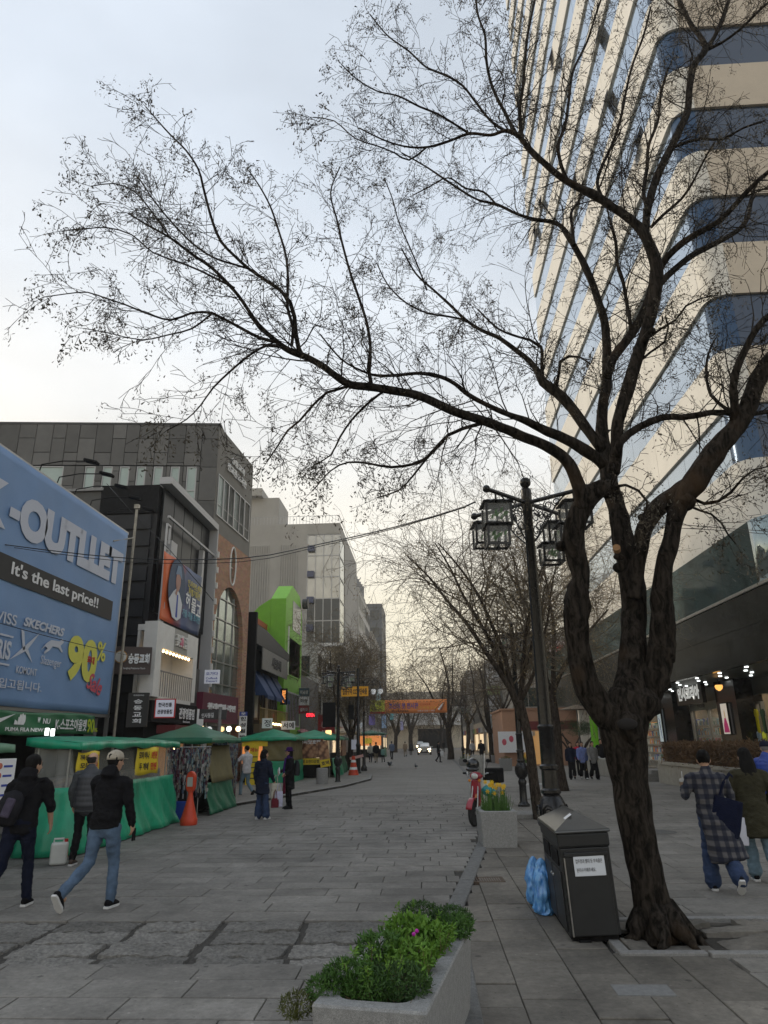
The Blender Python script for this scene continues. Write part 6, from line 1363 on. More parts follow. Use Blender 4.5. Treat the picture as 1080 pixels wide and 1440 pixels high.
def herb(c, rad, n, size, m, name='herb_clump', parent=NP, up=.5, flat=.5, stems=True):
    F = Fast(); leaves(F, (0, 0, 0), rs, n, rad, size, flat, up)
    for _ in range(14):
        e = np.array([rs.normal(0, rad[0]*.5), rs.normal(0, rad[1]*.5), rad[2]*rs.uniform(.3, .9)]); F.tube([np.array([e[0]*.3, e[1]*.3, -rad[2]]), e*.6, e], [.003, .002, .001])
    o = F.build(name, m, parent, kind='stuff'); o.location = c; return o
W_, L_ = wP, lP
herb((W_*.80, L_*.92, zT+.05), (.16, .12, .10), 2000, .022, L_dark); herb((W_*.42, L_*.95, zT+.05), (.17, .10, .11), 2000, .022, L_dark)
herb((W_*.45, L_*.66, zT+.08), (.15, .14, .08), 330, .05, L_bright, flat=.9); herb((W_*.72, L_*.62, zT+.07), (.14, .13, .07), 260, .045, L_bright, flat=.9)
herb((W_*.32, L_*.40, zT+.09), (.15, .15, .08), 480, .045, L_mid, flat=.5); herb((W_*.66, L_*.38, zT+.07), (.15, .14, .07), 330, .045, L_bright, flat=.9)
herb((W_*.2, L_*.17, zT+.04), (.16, .13, .09), 1900, .026, L_mid); herb((W_*.68, L_*.15, zT+.045), (.18, .13, .09), 2100, .026, L_dark); herb((W_*.42, L_*.12, zT+.03), (.15, .09, .07), 1100, .026, L_mid)
herb((.02, L_*.12, zT+.01), (.12, .10, .07), 1000, .024, L_mid); herb((-.12, L_*.07, zT-.05), (.10, .09, .06), 600, .022, L_olive); herb((W_*.9, L_*.80, zT+.06), (.12, .11, .08), 900, .03, L_mid)
F = Fast(); FL = Fast()
for _ in range(46):
    p = np.array([W_*rs.uniform(.12, .88), L_*rs.uniform(.08, .92), zT-.03]); h_ = rs.uniform(.08, .20); d = np.array([rs.normal(0, .05), rs.normal(0, .05), h_]); F.tube([p, p+d*.5+rs.normal(0, .006, 3), p+d], [.0028, .002, .0014])
    for q in (.45, .6, .75, .9, 1): leaves(FL, p+d*q, rs, 7, (.022, .022, .01), .03, .55)
for _ in range(160):
    p = np.array([W_*rs.uniform(.1, .9), L_*rs.uniform(.05, .95), zT-.02]); t_ = unit(np.array([rs.normal(), rs.normal(), rs.uniform(0, 1.2)]))*rs.uniform(.03, .09); F.tube([p, p+t_], [.002, .001])
F.build('dry_stems', mat('dry_stem', (.16, .12, .06), .85), NP, kind='stuff'); FL.build('sprig_leaves', L_bright, NP, kind='stuff')
for (a, b, h_) in ((.62, .52, .14), (.60, .50, .13)): MB().ball((W_*a, L_*b, zT+h_), .013, 8, 5).build('purple_flower', mat('purple_petal', (.45, .02, .35), .6), NP)
# square planter with daffodils
def daffodils(parent, w_, d_, z, n, rs, hgt=.3, m_=None):
    F = Fast(); 
    for _ in range(n*16):
        p = np.array([rs.uniform(.1, w_-.1), rs.uniform(.1, d_-.1), z-.03]); t = np.array([rs.normal(0, .05), rs.normal(0, .05), rs.uniform(.12, hgt)]); F.quads([[p-[.006, 0, 0], p+[.006, 0, 0], p+t+[.002, 0, 0], p+t-[.002, 0, 0]]])
    leaves(F, (w_/2, d_/2, z+.0), rs, n*70, (w_*.5, d_*.5, .10), .035, .35); F.build('leaf_clump', L_mid, parent, kind='stuff')
    for _ in range(n):
        x, y, h_ = rs.uniform(.25, .75)*w_, rs.uniform(.2, .8)*d_, hgt*rs.uniform(.75, 1.2); mb = MB(); mb.tube([(x, y, z), (x+.01, y-.01, z+h_)], .004, 4)
        mb.cur = 1
        for k in range(6): a = k*math.pi/3; mb.add([(x, y-.01, z+h_), (x+.03*math.cos(a-.4), y-.015, z+h_+.03*math.sin(a-.4)), (x+.045*math.cos(a), y-.02, z+h_+.045*math.sin(a)), (x+.03*math.cos(a+.4), y-.015, z+h_+.03*math.sin(a+.4))], [(0, 1, 2, 3)])
        mb.cur = 2; mb.tube([(x, y-.01, z+h_), (x, y-.05, z+h_-.003)], [.012, .018], 8)
        mb.build('daffodil', [L_mid, mat('daffodil_petal', (.75, .55, .03), .5), mat('daffodil_cup', (.75, .38, .02), .5)], parent)
p0, p1 = G(678, 1193), G(724, 1190)
DP = thing('daffodil_planter', 'square grey granite planter with yellow daffodils beside the scooter', 'planter', (p0.x, p0.y, 0), 2)
wq = (p1-p0).length+.02; zq = AY(700, 1141, p0.y).z
trough(wq, .85, zq, .08, .03).build('granite_body', M_gran_near, DP, smooth=30); MB().box(.07, wq-.07, .07, .78, zq-.12, zq-.04).build('soil', M_soil, DP)
daffodils(DP, wq, .85, zq-.04, 16, rs, .42)
for k, (x0, x1, yb, yt, fl, lb) in enumerate(((704, 722, 1084, 1067, 0, 'grey granite planter left of the second lamp post, with low greenery'), (736, 749, 1092, 1073, 9, 'tapered grey planter of yellow daffodils between the two lamp posts'),
        (747, 758, 1098, 1081, 0, 'small pale planter with dark leaves in front of the tapered daffodil planter'), (646, 667, 1077, 1067, 4, 'low hexagonal pale planter with a few yellow flowers far along the kerb'), (692, 704, 1073, 1062, 0, 'dull grey planter farther back right of the scooter mirrors'))):
    a, b = G(x0, yb), G(x1, yb); h_ = AY(x0, yt, a.y).z
    t = thing('street_planter', lb, 'planter', (a.x, a.y, 0), 0, 'granite planters along the right pavement'); ww_ = b.x-a.x; trough(ww_, ww_*1.1, h_, ww_*.12, ww_*.05).build('granite_body', M_granite, t, smooth=30)
    MB().box(ww_*.1, ww_*.9, ww_*.1, ww_, h_-.1, h_-.03).build('soil', M_soil, t)
    if fl: daffodils(t, ww_, ww_*1.1, h_-.04, fl, rs, .35)
    else: F = Fast(); leaves(F, (ww_/2, ww_/2, h_), rs, 300, (ww_*.4, ww_*.4, .12), .07, .4); F.build('leaf_clump', L_olive, t, kind='stuff')
a, b = G(736, 1124), G(758, 1124)
o = MB().box(0, 1.0, 0, .5, 0, AY(740, 1103, a.y).z).build('stone_bench', mat('pale_granite', (.36, .36, .36), .75, 0, 120, .2), None, bevel=.02, loc=a); tag(o, 'pale granite bench block behind the lamp post bases', 'stone bench')
a = G(722, 1152); o = MB().box(0, 1.35, 0, 1.0, 0, .10).build('granite_plinth', M_granite2, None, bevel=.01, loc=a); tag(o, 'low flat granite plinth at the foot of the second lamp post', 'plinth')

# litter bin
BNt = thing('litter_bin', 'tall dark grey twin litter bin with a pyramid lid and white Korean notice', 'litter bin', (1.51, 7.46, 0), 2)
BNt.rotation_euler = (R(0), R(-2.4), R(-1.0))
M_bin = mat('bin_steel', (.020, .021, .022), .5, .2, 6, .15, .05, 60); M_lid = mat('bin_lid_steel', (.12, .12, .116), .33, .7, 5, .12, dirt=.15)
bw_, bl, bh = .47, 1.22, .93
bd = MB(); bd.box(-bw_/2, bw_/2, 0, bl, .05, bh-.13); bd.build('bin_body', M_bin, BNt, bevel=.012)
MB().box(-bw_/2+.02, bw_/2-.02, .03, bl-.03, 0.0, .05).build('plinth', M_blackmat, BNt)
hd_ = MB(); hd_.box(-bw_/2-.012, bw_/2+.012, -.012, bl+.012, bh-.13+.001, bh); hd_.build('top_rim', M_bin, BNt, bevel=.02)
zz = bh; ov = .03
MB().add([(-bw_/2-ov, -ov, zz), (bw_/2+ov, -ov, zz), (bw_/2+ov, bl+ov, zz), (-bw_/2-ov, bl+ov, zz), (-bw_/2-ov, -ov, zz+.025), (bw_/2+ov, -ov, zz+.025), (bw_/2+ov, bl+ov, zz+.025), (-bw_/2-ov, bl+ov, zz+.025), (0, .30, zz+.17), (0, bl-.30, zz+.17)],
         [(0, 3, 2, 1), (0, 1, 5, 4), (1, 2, 6, 5), (2, 3, 7, 6), (3, 0, 4, 7), (4, 5, 8), (5, 6, 9, 8), (6, 7, 9), (7, 4, 8, 9)]).build('pyramid_lid', M_lid, BNt, bevel=.012)
MB().box(-.2, .2, -.035, -.002, .06, bh-.2).build('front_door', M_bin, BNt, bevel=.008); MB().box(-.205, .205, -.05, -.004, bh-.20, bh-.165).build('door_hood', M_bin, BNt, bevel=.006)
MB().box(-.2-.012, -.201, -.04, -.0, .06, bh-.21).build('edge_trim', M_chrome, BNt)
MB().box(-.125, .165, -.046, -.036, .56, .735).build('notice', mat('notice_white', (.62, .65, .70), .45), BNt, bevel=.004)
text('컵뚜껑과 빨대 등 부속물은', BNt, .018, .69, .04, M_ink, -.048, .0, width=.25, height=.036, ext=.0006); text('분리수거해주세요.', BNt, -.015, .615, .04, M_ink, -.048, .0, width=.18, height=.036, ext=.0006)
for k in range(2):
    MB().box(-bw_/2-.016, -bw_/2+.0, .12+k*.55, .52+k*.55, bh-.30, bh-.16).build('throw_in_slot', M_blackmat, BNt, bevel=.02); MB().box(-bw_/2-.012, -bw_/2-.001, .06+k*.56, .58+k*.56, .08, bh-.34).build('side_door', M_bin, BNt, bevel=.006)
    MB().ball((-bw_/2-.02, .5+k*.12, .5), .014, 8, 5).build('lock', M_chrome, BNt)
MB().box(-.16, -.05, -.02, .02, 0, .0301).build('foot', M_blackmat, BNt)
MB().add([(-.12, .18, bh+.105), (-.05, .18, bh+.147), (-.05, .28, bh+.152), (-.12, .28, bh+.11)], [(0, 1, 2, 3)]).build('sticker', M_whitesign, BNt)
# blue refuse bags
M_bag = mat('blue_plastic_bag', (.02, .16, .52), .22, 0, 26, .35, 1.0, 22, spec=.8, col2=(.20, .46, .78), stretch=(1, 1, .35))
def bagm(w_, h_, seed, tie=True):
    mb = MB(); prof = [(.02, 0), (w_*.8, .0), (w_, h_*.12), (w_*1.02, h_*.4), (w_*.85, h_*.72), (w_*.5, h_*.92), (w_*.12, h_)]
    P_ = []
    for (r0, z0), (r1, z1) in zip(prof[:-1], prof[1:]):
        for q_ in range(5): P_.append((r0+(r1-r0)*q_/5, z0+(z1-z0)*q_/5))
    mb.lathe(P_+[prof[-1]], (0, 0, 0), 44)
    for i, v in enumerate(mb.v):
        q = Vector(v); k = noise.noise(q*8+Vector((seed, 0, 0)))*.38+abs(noise.noise(Vector((q.x*24, q.y*24, q.z*13+seed))))*.5-.14; mb.v[i] = (v[0]*(1+k), v[1]*(1+k), v[2]+(noise.noise(q*6)*.02 if v[2] > .02 else 0))
    return mb
for k, (px, py, w_, h_, lb) in enumerate(((754, 1272, .10, .50, 'paler blue plastic refuse bag, left one behind the litter bin'), (766, 1284, .115, .54, 'deep blue plastic refuse bag leaning against the litter bin side'))):
    p = G(px, py); o = bagm(w_, h_, k*3.3).build('refuse_bag', M_bag, None, smooth=180, loc=(p.x, p.y, 0)); o.scale = (1, 1.25, 1); tag(o, lb, 'refuse bag', 'blue refuse bags by the bin')
    md = o.modifiers.new('s', 'SUBSURF'); md.levels = 1; md.render_levels = 1

# lamp posts
M_lampglass = mat('lantern_glass', (.72, .74, .72), .2, 0, 14, .15, alpha=.13)
def scroll(mb, c, r, a0, n=14, turns=1.4, ax=Vector((1, 0, 0)), up=Vector((0, 0, 1)), th=.008):
    mb.tube([c+ax*(r*(1-.62*i/n)*math.cos(a0+turns*2*math.pi*i/n))+up*(r*(1-.62*i/n)*math.sin(a0+turns*2*math.pi*i/n)) for i in range(n+1)], th, 5)
def lantern(parent, c, s, name='lantern', h_=None):
    """box lantern with a scalloped cap, c = centre of its top"""
    h_ = h_ or s*.72; f = MB(); hs = s/2; t = .014; x, y, z = c
    for a in (-1, 1):
        for b in (-1, 1): f.box(x+a*hs-t, x+a*hs+t, y+b*hs-t, y+b*hs+t, z-h_, z)
        f.box(x-hs-t, x+hs+t, y+a*hs-t*.9, y+a*hs+t*.9, z-h_-t*2, z-h_+.001); f.box(x+a*hs-t*.9, x+a*hs+t*.9, y-hs, y+hs, z-h_-t*2.1, z-h_)
    o = f.build('lantern_frame', M_black, parent)
    cap = MB(); g = []; n = 8
    e = s*.62
    for i in range(n+1):
        row = []
        for j in range(n+1):
            u, v = i/n*2-1, j/n*2-1; m_ = max(abs(u), abs(v)); row.append((x+u*e, y+v*e, z+.13*s*2*(1-m_)**.8+.02+(.012 if (i+j) % 2 and m_ > .9 else 0)))
        g.append(row)
    cap.sheet(g); cap.build('lantern_cap', M_black, o, solid=.012)
    g = MB(); 
    for a in (-1, 1): g.box(x-hs+t, x+hs-t, y+a*hs-.002, y+a*hs+.002, z-h_+t, z-.0); g.box(x+a*hs-.002, x+a*hs+.002, y-hs+t, y+hs-t, z-h_+t, z)
    g.build('lantern_glass', M_lampglass, o)
    pr = MB(); rr_ = random.Random(int(x*100+z*10))
    for k in range(9): a = rr_.uniform(-.3, .3)*s; zz_ = z-h_*rr_.uniform(.35, .8); pr.prism([(x+a-.012, zz_-.03), (x+a+.01, zz_-.02), (x+a+.03, zz_+.04), (x+a-.005, zz_+.015)], y-hs-.006, y-hs-.003)
    pr.build('painted_flower', mat('flower_paint', (.12, .2, .1), .7), o, kind='stuff')
    return o
def lamp_post(label, base, H_=5.05, rot=0, fine=True, group='black lamp posts with hanging lanterns'):
    t = thing('lamp_post', label, 'lamp post', base, rot, group)
    MB().lathe([(.17, 0), (.17, .05), (.13, .09), (.105, .14), (.10, .55), (.115, .60), (.12, .66), (.085, .72)], n=20).build('plinth', M_black, t, smooth=35)
    MB().lathe([(.085, .721), (.15, .80), (.175, .92), (.165, 1.05), (.12, 1.14), (.10, 1.17)], n=24).build('bulb_base', M_black, t, smooth=180)
    mb = MB(); mb.lathe([(.10, 1.171), (.118, 1.19), (.118, 1.22), (.098, 1.24), (.094, 1.44), (.112, 1.46), (.112, 1.49), (.09, 1.51), (.088, 1.9), (.1, 1.92), (.1, 1.94), (.084, 1.96), (.058, H_-.35), (.07, H_-.33), (.07, H_-.02), (.05, H_), (.03, H_+.03)], n=20); mb.build('shaft', M_black, t, smooth=35)
    if fine:
        for k in range(6):
            a = k*math.pi/3; d = Vector((math.cos(a), math.sin(a), 0)); s_ = Vector((-d.y, d.x, 0)); m2 = MB()
            for r_ in (.075, .05, .025): m2.tube([d*(.155+.012*math.cos(q)*0+.012)+s_*(r_*math.cos(q))+Vector((0, 0, .95+1.5*r_*math.sin(q))) for q in np.linspace(0, 2*math.pi, 15)], .008, 5)
            m2.build('cast_ornament', M_black, t)
    MB().ball((0, 0, H_+.09), .075, 16, 10).build('finial', M_black, t, smooth=180)
    La = .82
    for i, a in enumerate((222, 318, 42, 138)):
        d = Vector((math.cos(R(a)), math.sin(R(a)), 0)); za = H_-.2; m2 = MB(); m2.tube([d*.05+Vector((0, 0, za)), d*La+Vector((0, 0, za))], .028, 10); arm = m2.build('arm', M_black, t, smooth=60)
        MB().ball(d*(La+.03)+Vector((0, 0, za)), .05, 12, 8).build('arm_ball', M_black, arm, smooth=180)
        if fine:
            sm = MB(); 
            for (r_, q, z_, a0) in ((.10, .17, -.15, 0), (.07, .30, -.10, 2), (.085, .16, -.36, 4), (.05, .30, -.28, 1), (.06, .42, -.08, 3)): scroll(sm, d*q+Vector((0, 0, za+z_)), r_, a0, ax=d)
            sm.tube([d*.07+Vector((0, 0, za-.55)), d*.2+Vector((0, 0, za-.42)), d*.42+Vector((0, 0, za-.12)), d*.55+Vector((0, 0, za-.02))], .01, 6); sm.build('scrollwork', M_black, arm)
        MB().tube([d*La*.82+Vector((0, 0, za)), d*La*.82+Vector((0, 0, za-.75 if i != 3 else za-.46))], .013, 6).build('hanger', M_black, arm)
        c = d*La*.82
        lantern(arm, (c.x, c.y, za-.20), .31, h_=.25)
        if i in (0, 2, 1): lantern(arm, (c.x-(.02 if i == 0 else .12), c.y-.03, za-.50), .26, h_=.21)
    return t
pB = G(778, 1237); 
px_t = AY(738, 672, 8.95); lamp_post('nearest tall black lamp post with glass box lanterns, rising behind the litter bin', (px_t.x, 8.95, 0), px_t.z-.16, 4)
q = G(737, 1134); lamp_post('second black lamp post, behind the daffodil planter', (q.x, q.y, 0), 5.0, 10)
q = G(475, 1102); lamp_post('black lamp post at the left kerb beside the grey bollard', (q.x, q.y, 0), 5.1, 20)
q = G(606, 1062); lamp_post('small distant black lamp post beside the white car', (3.4, 70, 0), 5.1, 30, fine=False)
# globe street lamp (twin arms with round shades)
gl = thing('globe_lamp', 'black double globe lamp post on the left kerb end', 'lamp post', (G(512, 1084).x, G(512, 1084).y, 0))
hG = AY(512, 958, gl.location.y).z; MB().lathe([(.2, 0), (.2, .2), (.11, .35), (.1, 1.2), (.07, 1.3), (.055, hG)], n=14).build('post', M_black, gl, smooth=30)
for s_, dx in ((1, .65), (1, 1.12)):
    m2 = MB(); m2.tube([(0.02, 0, hG-.8), (.3*dx, 0, hG-.2), (.7*dx, 0, hG+.1), (.95*dx, 0, hG-.1), (dx, 0, hG-.45)], .03, 8); a_ = m2.build('arm', M_black, gl, smooth=60)
    MB().lathe([(.03, .07), (.13, -.03), (.17, -.17), (.13, -.3), (.03, -.36)], (dx, 0, hG-.5), 14).build('globe', mat('globe_glass', (.7, .7, .66), .2, emit=(.9, .95, 1), estr=.25), a_, smooth=180); MB().lathe([(.02, .11), (.14, .0), (.16, -.04)], (dx, 0, hG-.48), 14).build('shade_cap', M_black, a_, smooth=60)
# camera-zone sign bracket
cc = thing('camera_zone_sign', 'amber CCTV warning sign hanging from a black bracket post', 'sign', (G(504, 1090).x, G(504, 1090).y, 0))
Yc = cc.location.y; zA = AY(500, 978, Yc).z; zB_ = AY(500, 967, Yc).z; xl, xr = AY(480, 970, Yc).x-cc.location.x, AY(518, 970, Yc).x-cc.location.x
MB().lathe([(.16, 0), (.16, .15), (.12, .2), (.12, 1.5), (.15, 1.6), (.10, 1.7), (.09, zB_+1.1)], n=14).build('post', M_black, cc, smooth=30)
m2 = MB(); m2.box(xl-.1, xr+.5, -.03, .03, zB_+.1, zB_+.17); m2.box(xl-.3, xr+.6, -.02, .02, zB_+.5, zB_+.54)
for k in range(9): scroll(m2, Vector((xl+.1+k*.26, 0, zB_+.33)), .13, k, th=.015)
m2.build('bracket', M_black, cc)
MB().box(xl, xr, -.06, -.0, zA-.05, zB_+.06).build('sign_panel', mat('amber_sign', (.62, .30, .02), .5, emit=(1, .45, .02), estr=.06), cc)
text('집중구역 CCTV단속중', cc, (xl+xr)/2, (zA+zB_)/2, .3, M_ink, -.07, .03, width=(xr-xl)*.9, height=(zB_-zA)*.8)
MB().box(-.55, -.25, -.2, .2, 3.0, 3.8).build('control_box', M_blackmat, cc)
cb_ = thing('black_banner_frame', 'dark square board hanging on the left lamp post', 'sign board', (G(475, 1102).x-.42, G(475, 1102).y, AY(467, 1005, 33.5).z)); MB().box(-.3, .3, -.03, .03, -.55, .55).build('board', M_blackmat, cb_)
# orange street banner on its cable
Yb = 60; A_ = AY(520, 985, Yb); B2_ = AY(628, 983, Yb); z0_ = AY(575, 1003, Yb).z
ob = thing('street_banner', 'orange banner with blue Korean lettering strung across the road', 'banner', (A_.x, Yb, A_.z)); wb = B2_.x-A_.x; hb = A_.z-z0_
w5 = hb*1.15
MB().sheet([[(w5+(wb-w5)*i/24, .03*math.sin(i), -hb*(1-j/4)) for j in range(5)] for i in range(25)]).build('banner_cloth', mat('banner_orange', (.80, .27, .08), .6, 0, .6, .06), ob, smooth=180, solid=.01)
MB().box(0, w5-.01, -.01, .0, -hb*.83, 0).build('yellow_field', mat('banner_yellow2', (.60, .62, .06), .6), ob); MB().box(0, w5-.01, -.01, 0, -hb, -hb*.84).build('red_field', M_red, ob)
text('봄 바 람', ob, w5*.5, -hb*.3, .4, mat('ink_green', (.05, .15, .03), .6), -.03, .01, width=w5*.6, height=hb*.25); text('인사동문화축제', ob, w5*.5, -hb*.68, .4, M_ink, -.03, .01, width=w5*.7, height=hb*.12)
text('조선의 붓 전시관', ob, wb*.44, -hb*.45, .4, mat('ink_violet', (.10, .08, .38), .6), -.06, .02, width=wb*.38, height=hb*.42); text('한국붓문화협회', ob, wb*.4, -hb*.83, .3, M_ink, -.06, .01, width=wb*.2, height=hb*.13)
text('3. 15 - 3. 31  전시', ob, wb*.72, -hb*.15, .3, M_ink, -.06, 0, width=wb*.24, height=hb*.12); text('인사아트홀', ob, wb*.72, -hb*.36, .3, M_inkred, -.06, 0, width=wb*.14, height=hb*.12)
text('문 화 체 험 교 실', ob, wb*.73, -hb*.6, .3, mat('ink_gold', (.75, .5, .05), .6), -.06, 0, width=wb*.26, height=hb*.16); text('전통붓 만들기 체험', ob, wb*.73, -hb*.84, .3, M_letterwhite, -.06, 0, width=wb*.22, height=hb*.12)
for k, a in enumerate((0, .35)): MB().tube([(wb*(.89+.03*k), -.06, -hb*.78), (wb*(.95+.025*k), -.06, -hb*(.3-.05*k))], [.10, .04], 6).build('brush_print', mat('print_brown', (.3, .12, .06), .6) if k else M_letterwhite, ob)
MB().tube([(0, 0, 0), (-2, 0, .12), (-4.5, 0, .3)], .02, 5).build('rope', M_black, ob); MB().tube([(wb, 0, 0), (wb+1.4, 0, .25)], .02, 5).build('rope', M_black, ob)
# overhead cables
def cable(label, pts, r=.012, n=14):
    mb = MB(); P = [AY(x, y, Y) for x, y, Y in pts]; S, _ = spline(P, [1]*len(P), .8); mb.tube(S, r, 5); o = mb.build('overhead_cable', M_black, None, smooth=180); tag(o, label, 'cable', 'overhead cables'); return o
cable('upper overhead cable running from the left shops up to the near lamp post', [(-60, 752, 13), (0, 765, 14), (180, 785, 16), (340, 785, 15), (450, 765, 13), (560, 740, 11), (655, 712, 9.3), (668, 706, 9.1)], .012)
cable('lower overhead cable running just beneath the upper one on the left', [(-60, 753, 13.2), (0, 767, 14.2), (180, 790, 16), (340, 790, 15), (450, 768, 13), (560, 742, 11), (655, 713, 9.35)], .008)
cable('thin cable crossing the blue banner below the shoe brand names', [(-30, 868, 13), (60, 893, 14), (150, 915, 16), (200, 925, 19.5)], .008)
cable('pale cable passing right of the big tree in front of the tower', [(905, 733, 8.6), (960, 738, 9.5), (1020, 743, 10.5), (1100, 748, 12)], .006)
cable('thin cable along the glass band at the upper right', [(1090, 752, 11), (1020, 746, 10), (945, 742, 9), (905, 740, 8.7)], .005)
cable('diagonal stay cable above the annex roof on the left', [(150, 680, 22), (190, 725, 22), (240, 775, 22), (300, 845, 22)], .012)

# stalls
M_tarp = mat('green_tarpaulin', (.014, .33, .18), .34, 0, 2.2, .3, 1.0, 6, spec=.6, stretch=(1, 1, .45), dirt=.25); M_tarpd = mat('dark_green_tarpaulin', (.010, .13, .068), .5, 0, 2.2, .25, .3, 9)
M_tarppale = mat('faded_green_tarpaulin', (.12, .26, .17), .5, 0, 2.2, .2, .3, 9); M_tarpolive = mat('olive_tarpaulin', (.16, .14, .06), .6, 0, 2.2, .2, .3, 9)
M_clear = mat('clear_plastic_sheet', (.55, .56, .50), .10, 0, 5, .25, .9, 7, alpha=.24, spec=1.0, stretch=(1, 1, .3))
def wallgrid(path, z0, z1, fl0, fl1, seed, nz=10, amp=.06, step=.07):
    """fabric wall along a ground path; flares outward from fl1 (top) to fl0 (bottom)"""
    P = [Vector((a, b, 0)) for a, b in path]; cols_ = []
    cen = sum(P, Vector())/len(P); acc = 0
    for a, b in zip(P[:-1], P[1:]):
        d = (b-a); n = max(2, int(d.length/step)); dn = d.normalized(); nr = Vector((dn.y, -dn.x, 0))
        if nr.dot(a-cen) < 0: nr = -nr
        for k in range(n+(1 if b is P[-1] else 0)):
            s_ = acc+d.length*k/n; p = a+d*k/n; edge = min(k, n-k)/n
            col = []
            for j in range(nz+1):
                t = j/nz; z = z0+(z1-z0)*t; fl = fl0*(1-t)**1.3+fl1*t
                w_ = amp*(1-.55*t)*(noise.noise(Vector((s_*2.6+t*1.6, seed, t*1.6)))*1.7+abs(noise.noise(Vector((s_*5+t*3.5, seed+4, t*.7))))*1.3)
                col.append(tuple(p+nr*(fl+w_)+Vector((0, 0, z))))
            cols_.append(col)
        acc += d.length
    return cols_
def stall(label, x0, x1, y0, y1, zr=1.84, seed=1, mt=None, top=None, green=(0, .95), clear=(.93, 1.62), roof='flat', flare=(.42, .18), wallm=None, name='market_stall', over=.22, sides='NF', group='green tarpaulin market stalls'):
    """x0 back, x1 front (towards the road), y0 near end, y1 far end"""
    mt = mt or M_tarp; top = top or mt; t = thing(name, label, 'market stall', ((x0+x1)/2, (y0+y1)/2, 0), 0, group); cx, cy = (x0+x1)/2, (y0+y1)/2
    a, b, c, d = x0-cx, x1-cx, y0-cy, y1-cy
    for (x, y) in ((a, c), (b, c), (a, d), (b, d)): MB().cyl((x*.98, y*.98, 0), (x*.98, y*.98, zr-.05), .018, 8).build('frame_post', M_alu, t)
    for s_ in ('N', 'F', 'E'):
        if s_ not in sides: continue
        path = {'N': [(a, c), (b, c)], 'F': [(b, c), (b, d)], 'E': [(b, d), (a, d)]}[s_]
        if s_ == 'F' and 'N' in sides: path = [(a, c), (b, c), (b, d)]
        if s_ == 'N' and 'F' in sides: continue
        zf = green[1]; fm = flare[0]+(flare[1]-flare[0])*.6
        MB().sheet(wallgrid(path, 0.02, zf, flare[0], fm*.75, seed, 10)).build('tarp_wall', wallm or mt, t, smooth=180, solid=.006)
        if clear: MB().sheet(wallgrid(path, clear[0], clear[1], fm*.74, flare[1]*.4, seed, 6, .02)).build('plastic_window', M_clear, t, smooth=180)
    A, B_, C_, D_ = a-over, b+over+flare[1], c-over, d+over; m2 = MB(); n, q = 26, 8
    g = []
    for i in range(n+1):
        row = []
        for j in range(q+1):
            y = C_+(D_-C_)*i/n; x = A+(B_-A)*j/q; u, v = i/n*2-1, j/q*2-1
            if roof == 'flat': z = zr+.07-.05*v-.03*abs(u)**3+.02*noise.noise(Vector((x*2, y*2, seed)))
            else: z = zr+.06+.42*(1-max(abs(u), abs(v)))
            row.append((x, y, z))
        g.append(row)
    m2.sheet(g); m2.build('canopy', top, t, smooth=60, solid=.01)
    v_ = MB(); per = [(A, C_), (B_, C_), (B_, D_), (A, D_)]; hang = .13 if roof == 'flat' else .12; cols_ = []
    acc = 0
    for i in range(3):
        p, r_ = Vector((*per[i], 0)), Vector((*per[i+1], 0)); k_ = int((r_-p).length/.1)
        for k in range(k_+1):
            w_ = p.lerp(r_, k/k_); s_ = acc+k*.1; ff = noise.noise(Vector((s_*3, seed, 1)))*.04; o_ = Vector((0, 0, 0)); nr = Vector(((r_-p).y, -(r_-p).x, 0)).normalized()
            zt_ = zr+.05 if roof == 'flat' else zr+.055
            if roof == 'flat': zt_ = zr+.065-.05*((w_.x-A)/(B_-A)*2-1)-.03*abs((w_.y-C_)/(D_-C_)*2-1)**3
            cols_.append([tuple(w_+nr*ff*0+Vector((0, 0, zt_))), tuple(w_+nr*(ff*.5)+Vector((0, 0, zt_-hang*.5))), tuple(w_+nr*ff+Vector((0, 0, zt_-hang-.02*math.sin(s_*5))))])
        acc += (r_-p).length
    v_.sheet(cols_); v_.build('valance', top, t, smooth=60, solid=.006)
    MB().box(a+.08, b-.1, c+.1, d-.1, .1, .85).build('counter', M_blackmat, t)
    return t
def yellow_sign(parent, P, yaw, w_, h_, l1, l2, ink2=None, label=None, lean=0):
    t = thing('handwritten_sign', label, 'sign', P, yaw)
    MB().sheet([[(w_*(i/8-.5), .012*math.sin(i*1.3+j), h_*(j/5-.5)-.02*math.sin(i*.8)) for j in range(6)] for i in range(9)]).build('sheet', M_yellow, t, smooth=180, solid=.004)
    text(l1[0], t, -w_*.18, h_*.22, .1, M_ink, -.02, .03, width=w_*.46, height=h_*.28, ext=.001); text(l1[1], t, w_*.28, h_*.22, .1, M_inkred, -.02, .03, width=w_*.26, height=h_*.28, ext=.001)
    text(l2[0], t, -w_*.16, -h_*.2, .1, M_ink, -.02, .03, width=w_*.4, height=h_*.28, ext=.001); text(l2[1], t, w_*.28, -h_*.2, .1, M_inkred, -.02, .03, width=w_*.26, height=h_*.28, ext=.001); return t
s1 = stall('faded green tarpaulin stall cut off by the left edge of the photo', -8.2, -6.95, 8.6, 11.1, 1.84, 3, M_tarpd, M_tarppale, flare=(.62, .2), clear=(.93, 1.55))
s2 = stall('large bright green tarpaulin stall with clear plastic windows and yellow signs', -7.05, -6.45, 12.95, 18.0, 1.86, 8, flare=(.40, .12), over=.14, green=(0, 1.1), clear=(1.08, 1.8))
MB().box(-.2, .2, -2.4, 2.4, .851, 1.25).build('stacked_goods', mat('mixed_goods', (.25, .2, .16), .8, 0, 9, .8, col2=(.04, .05, .09)), s2)
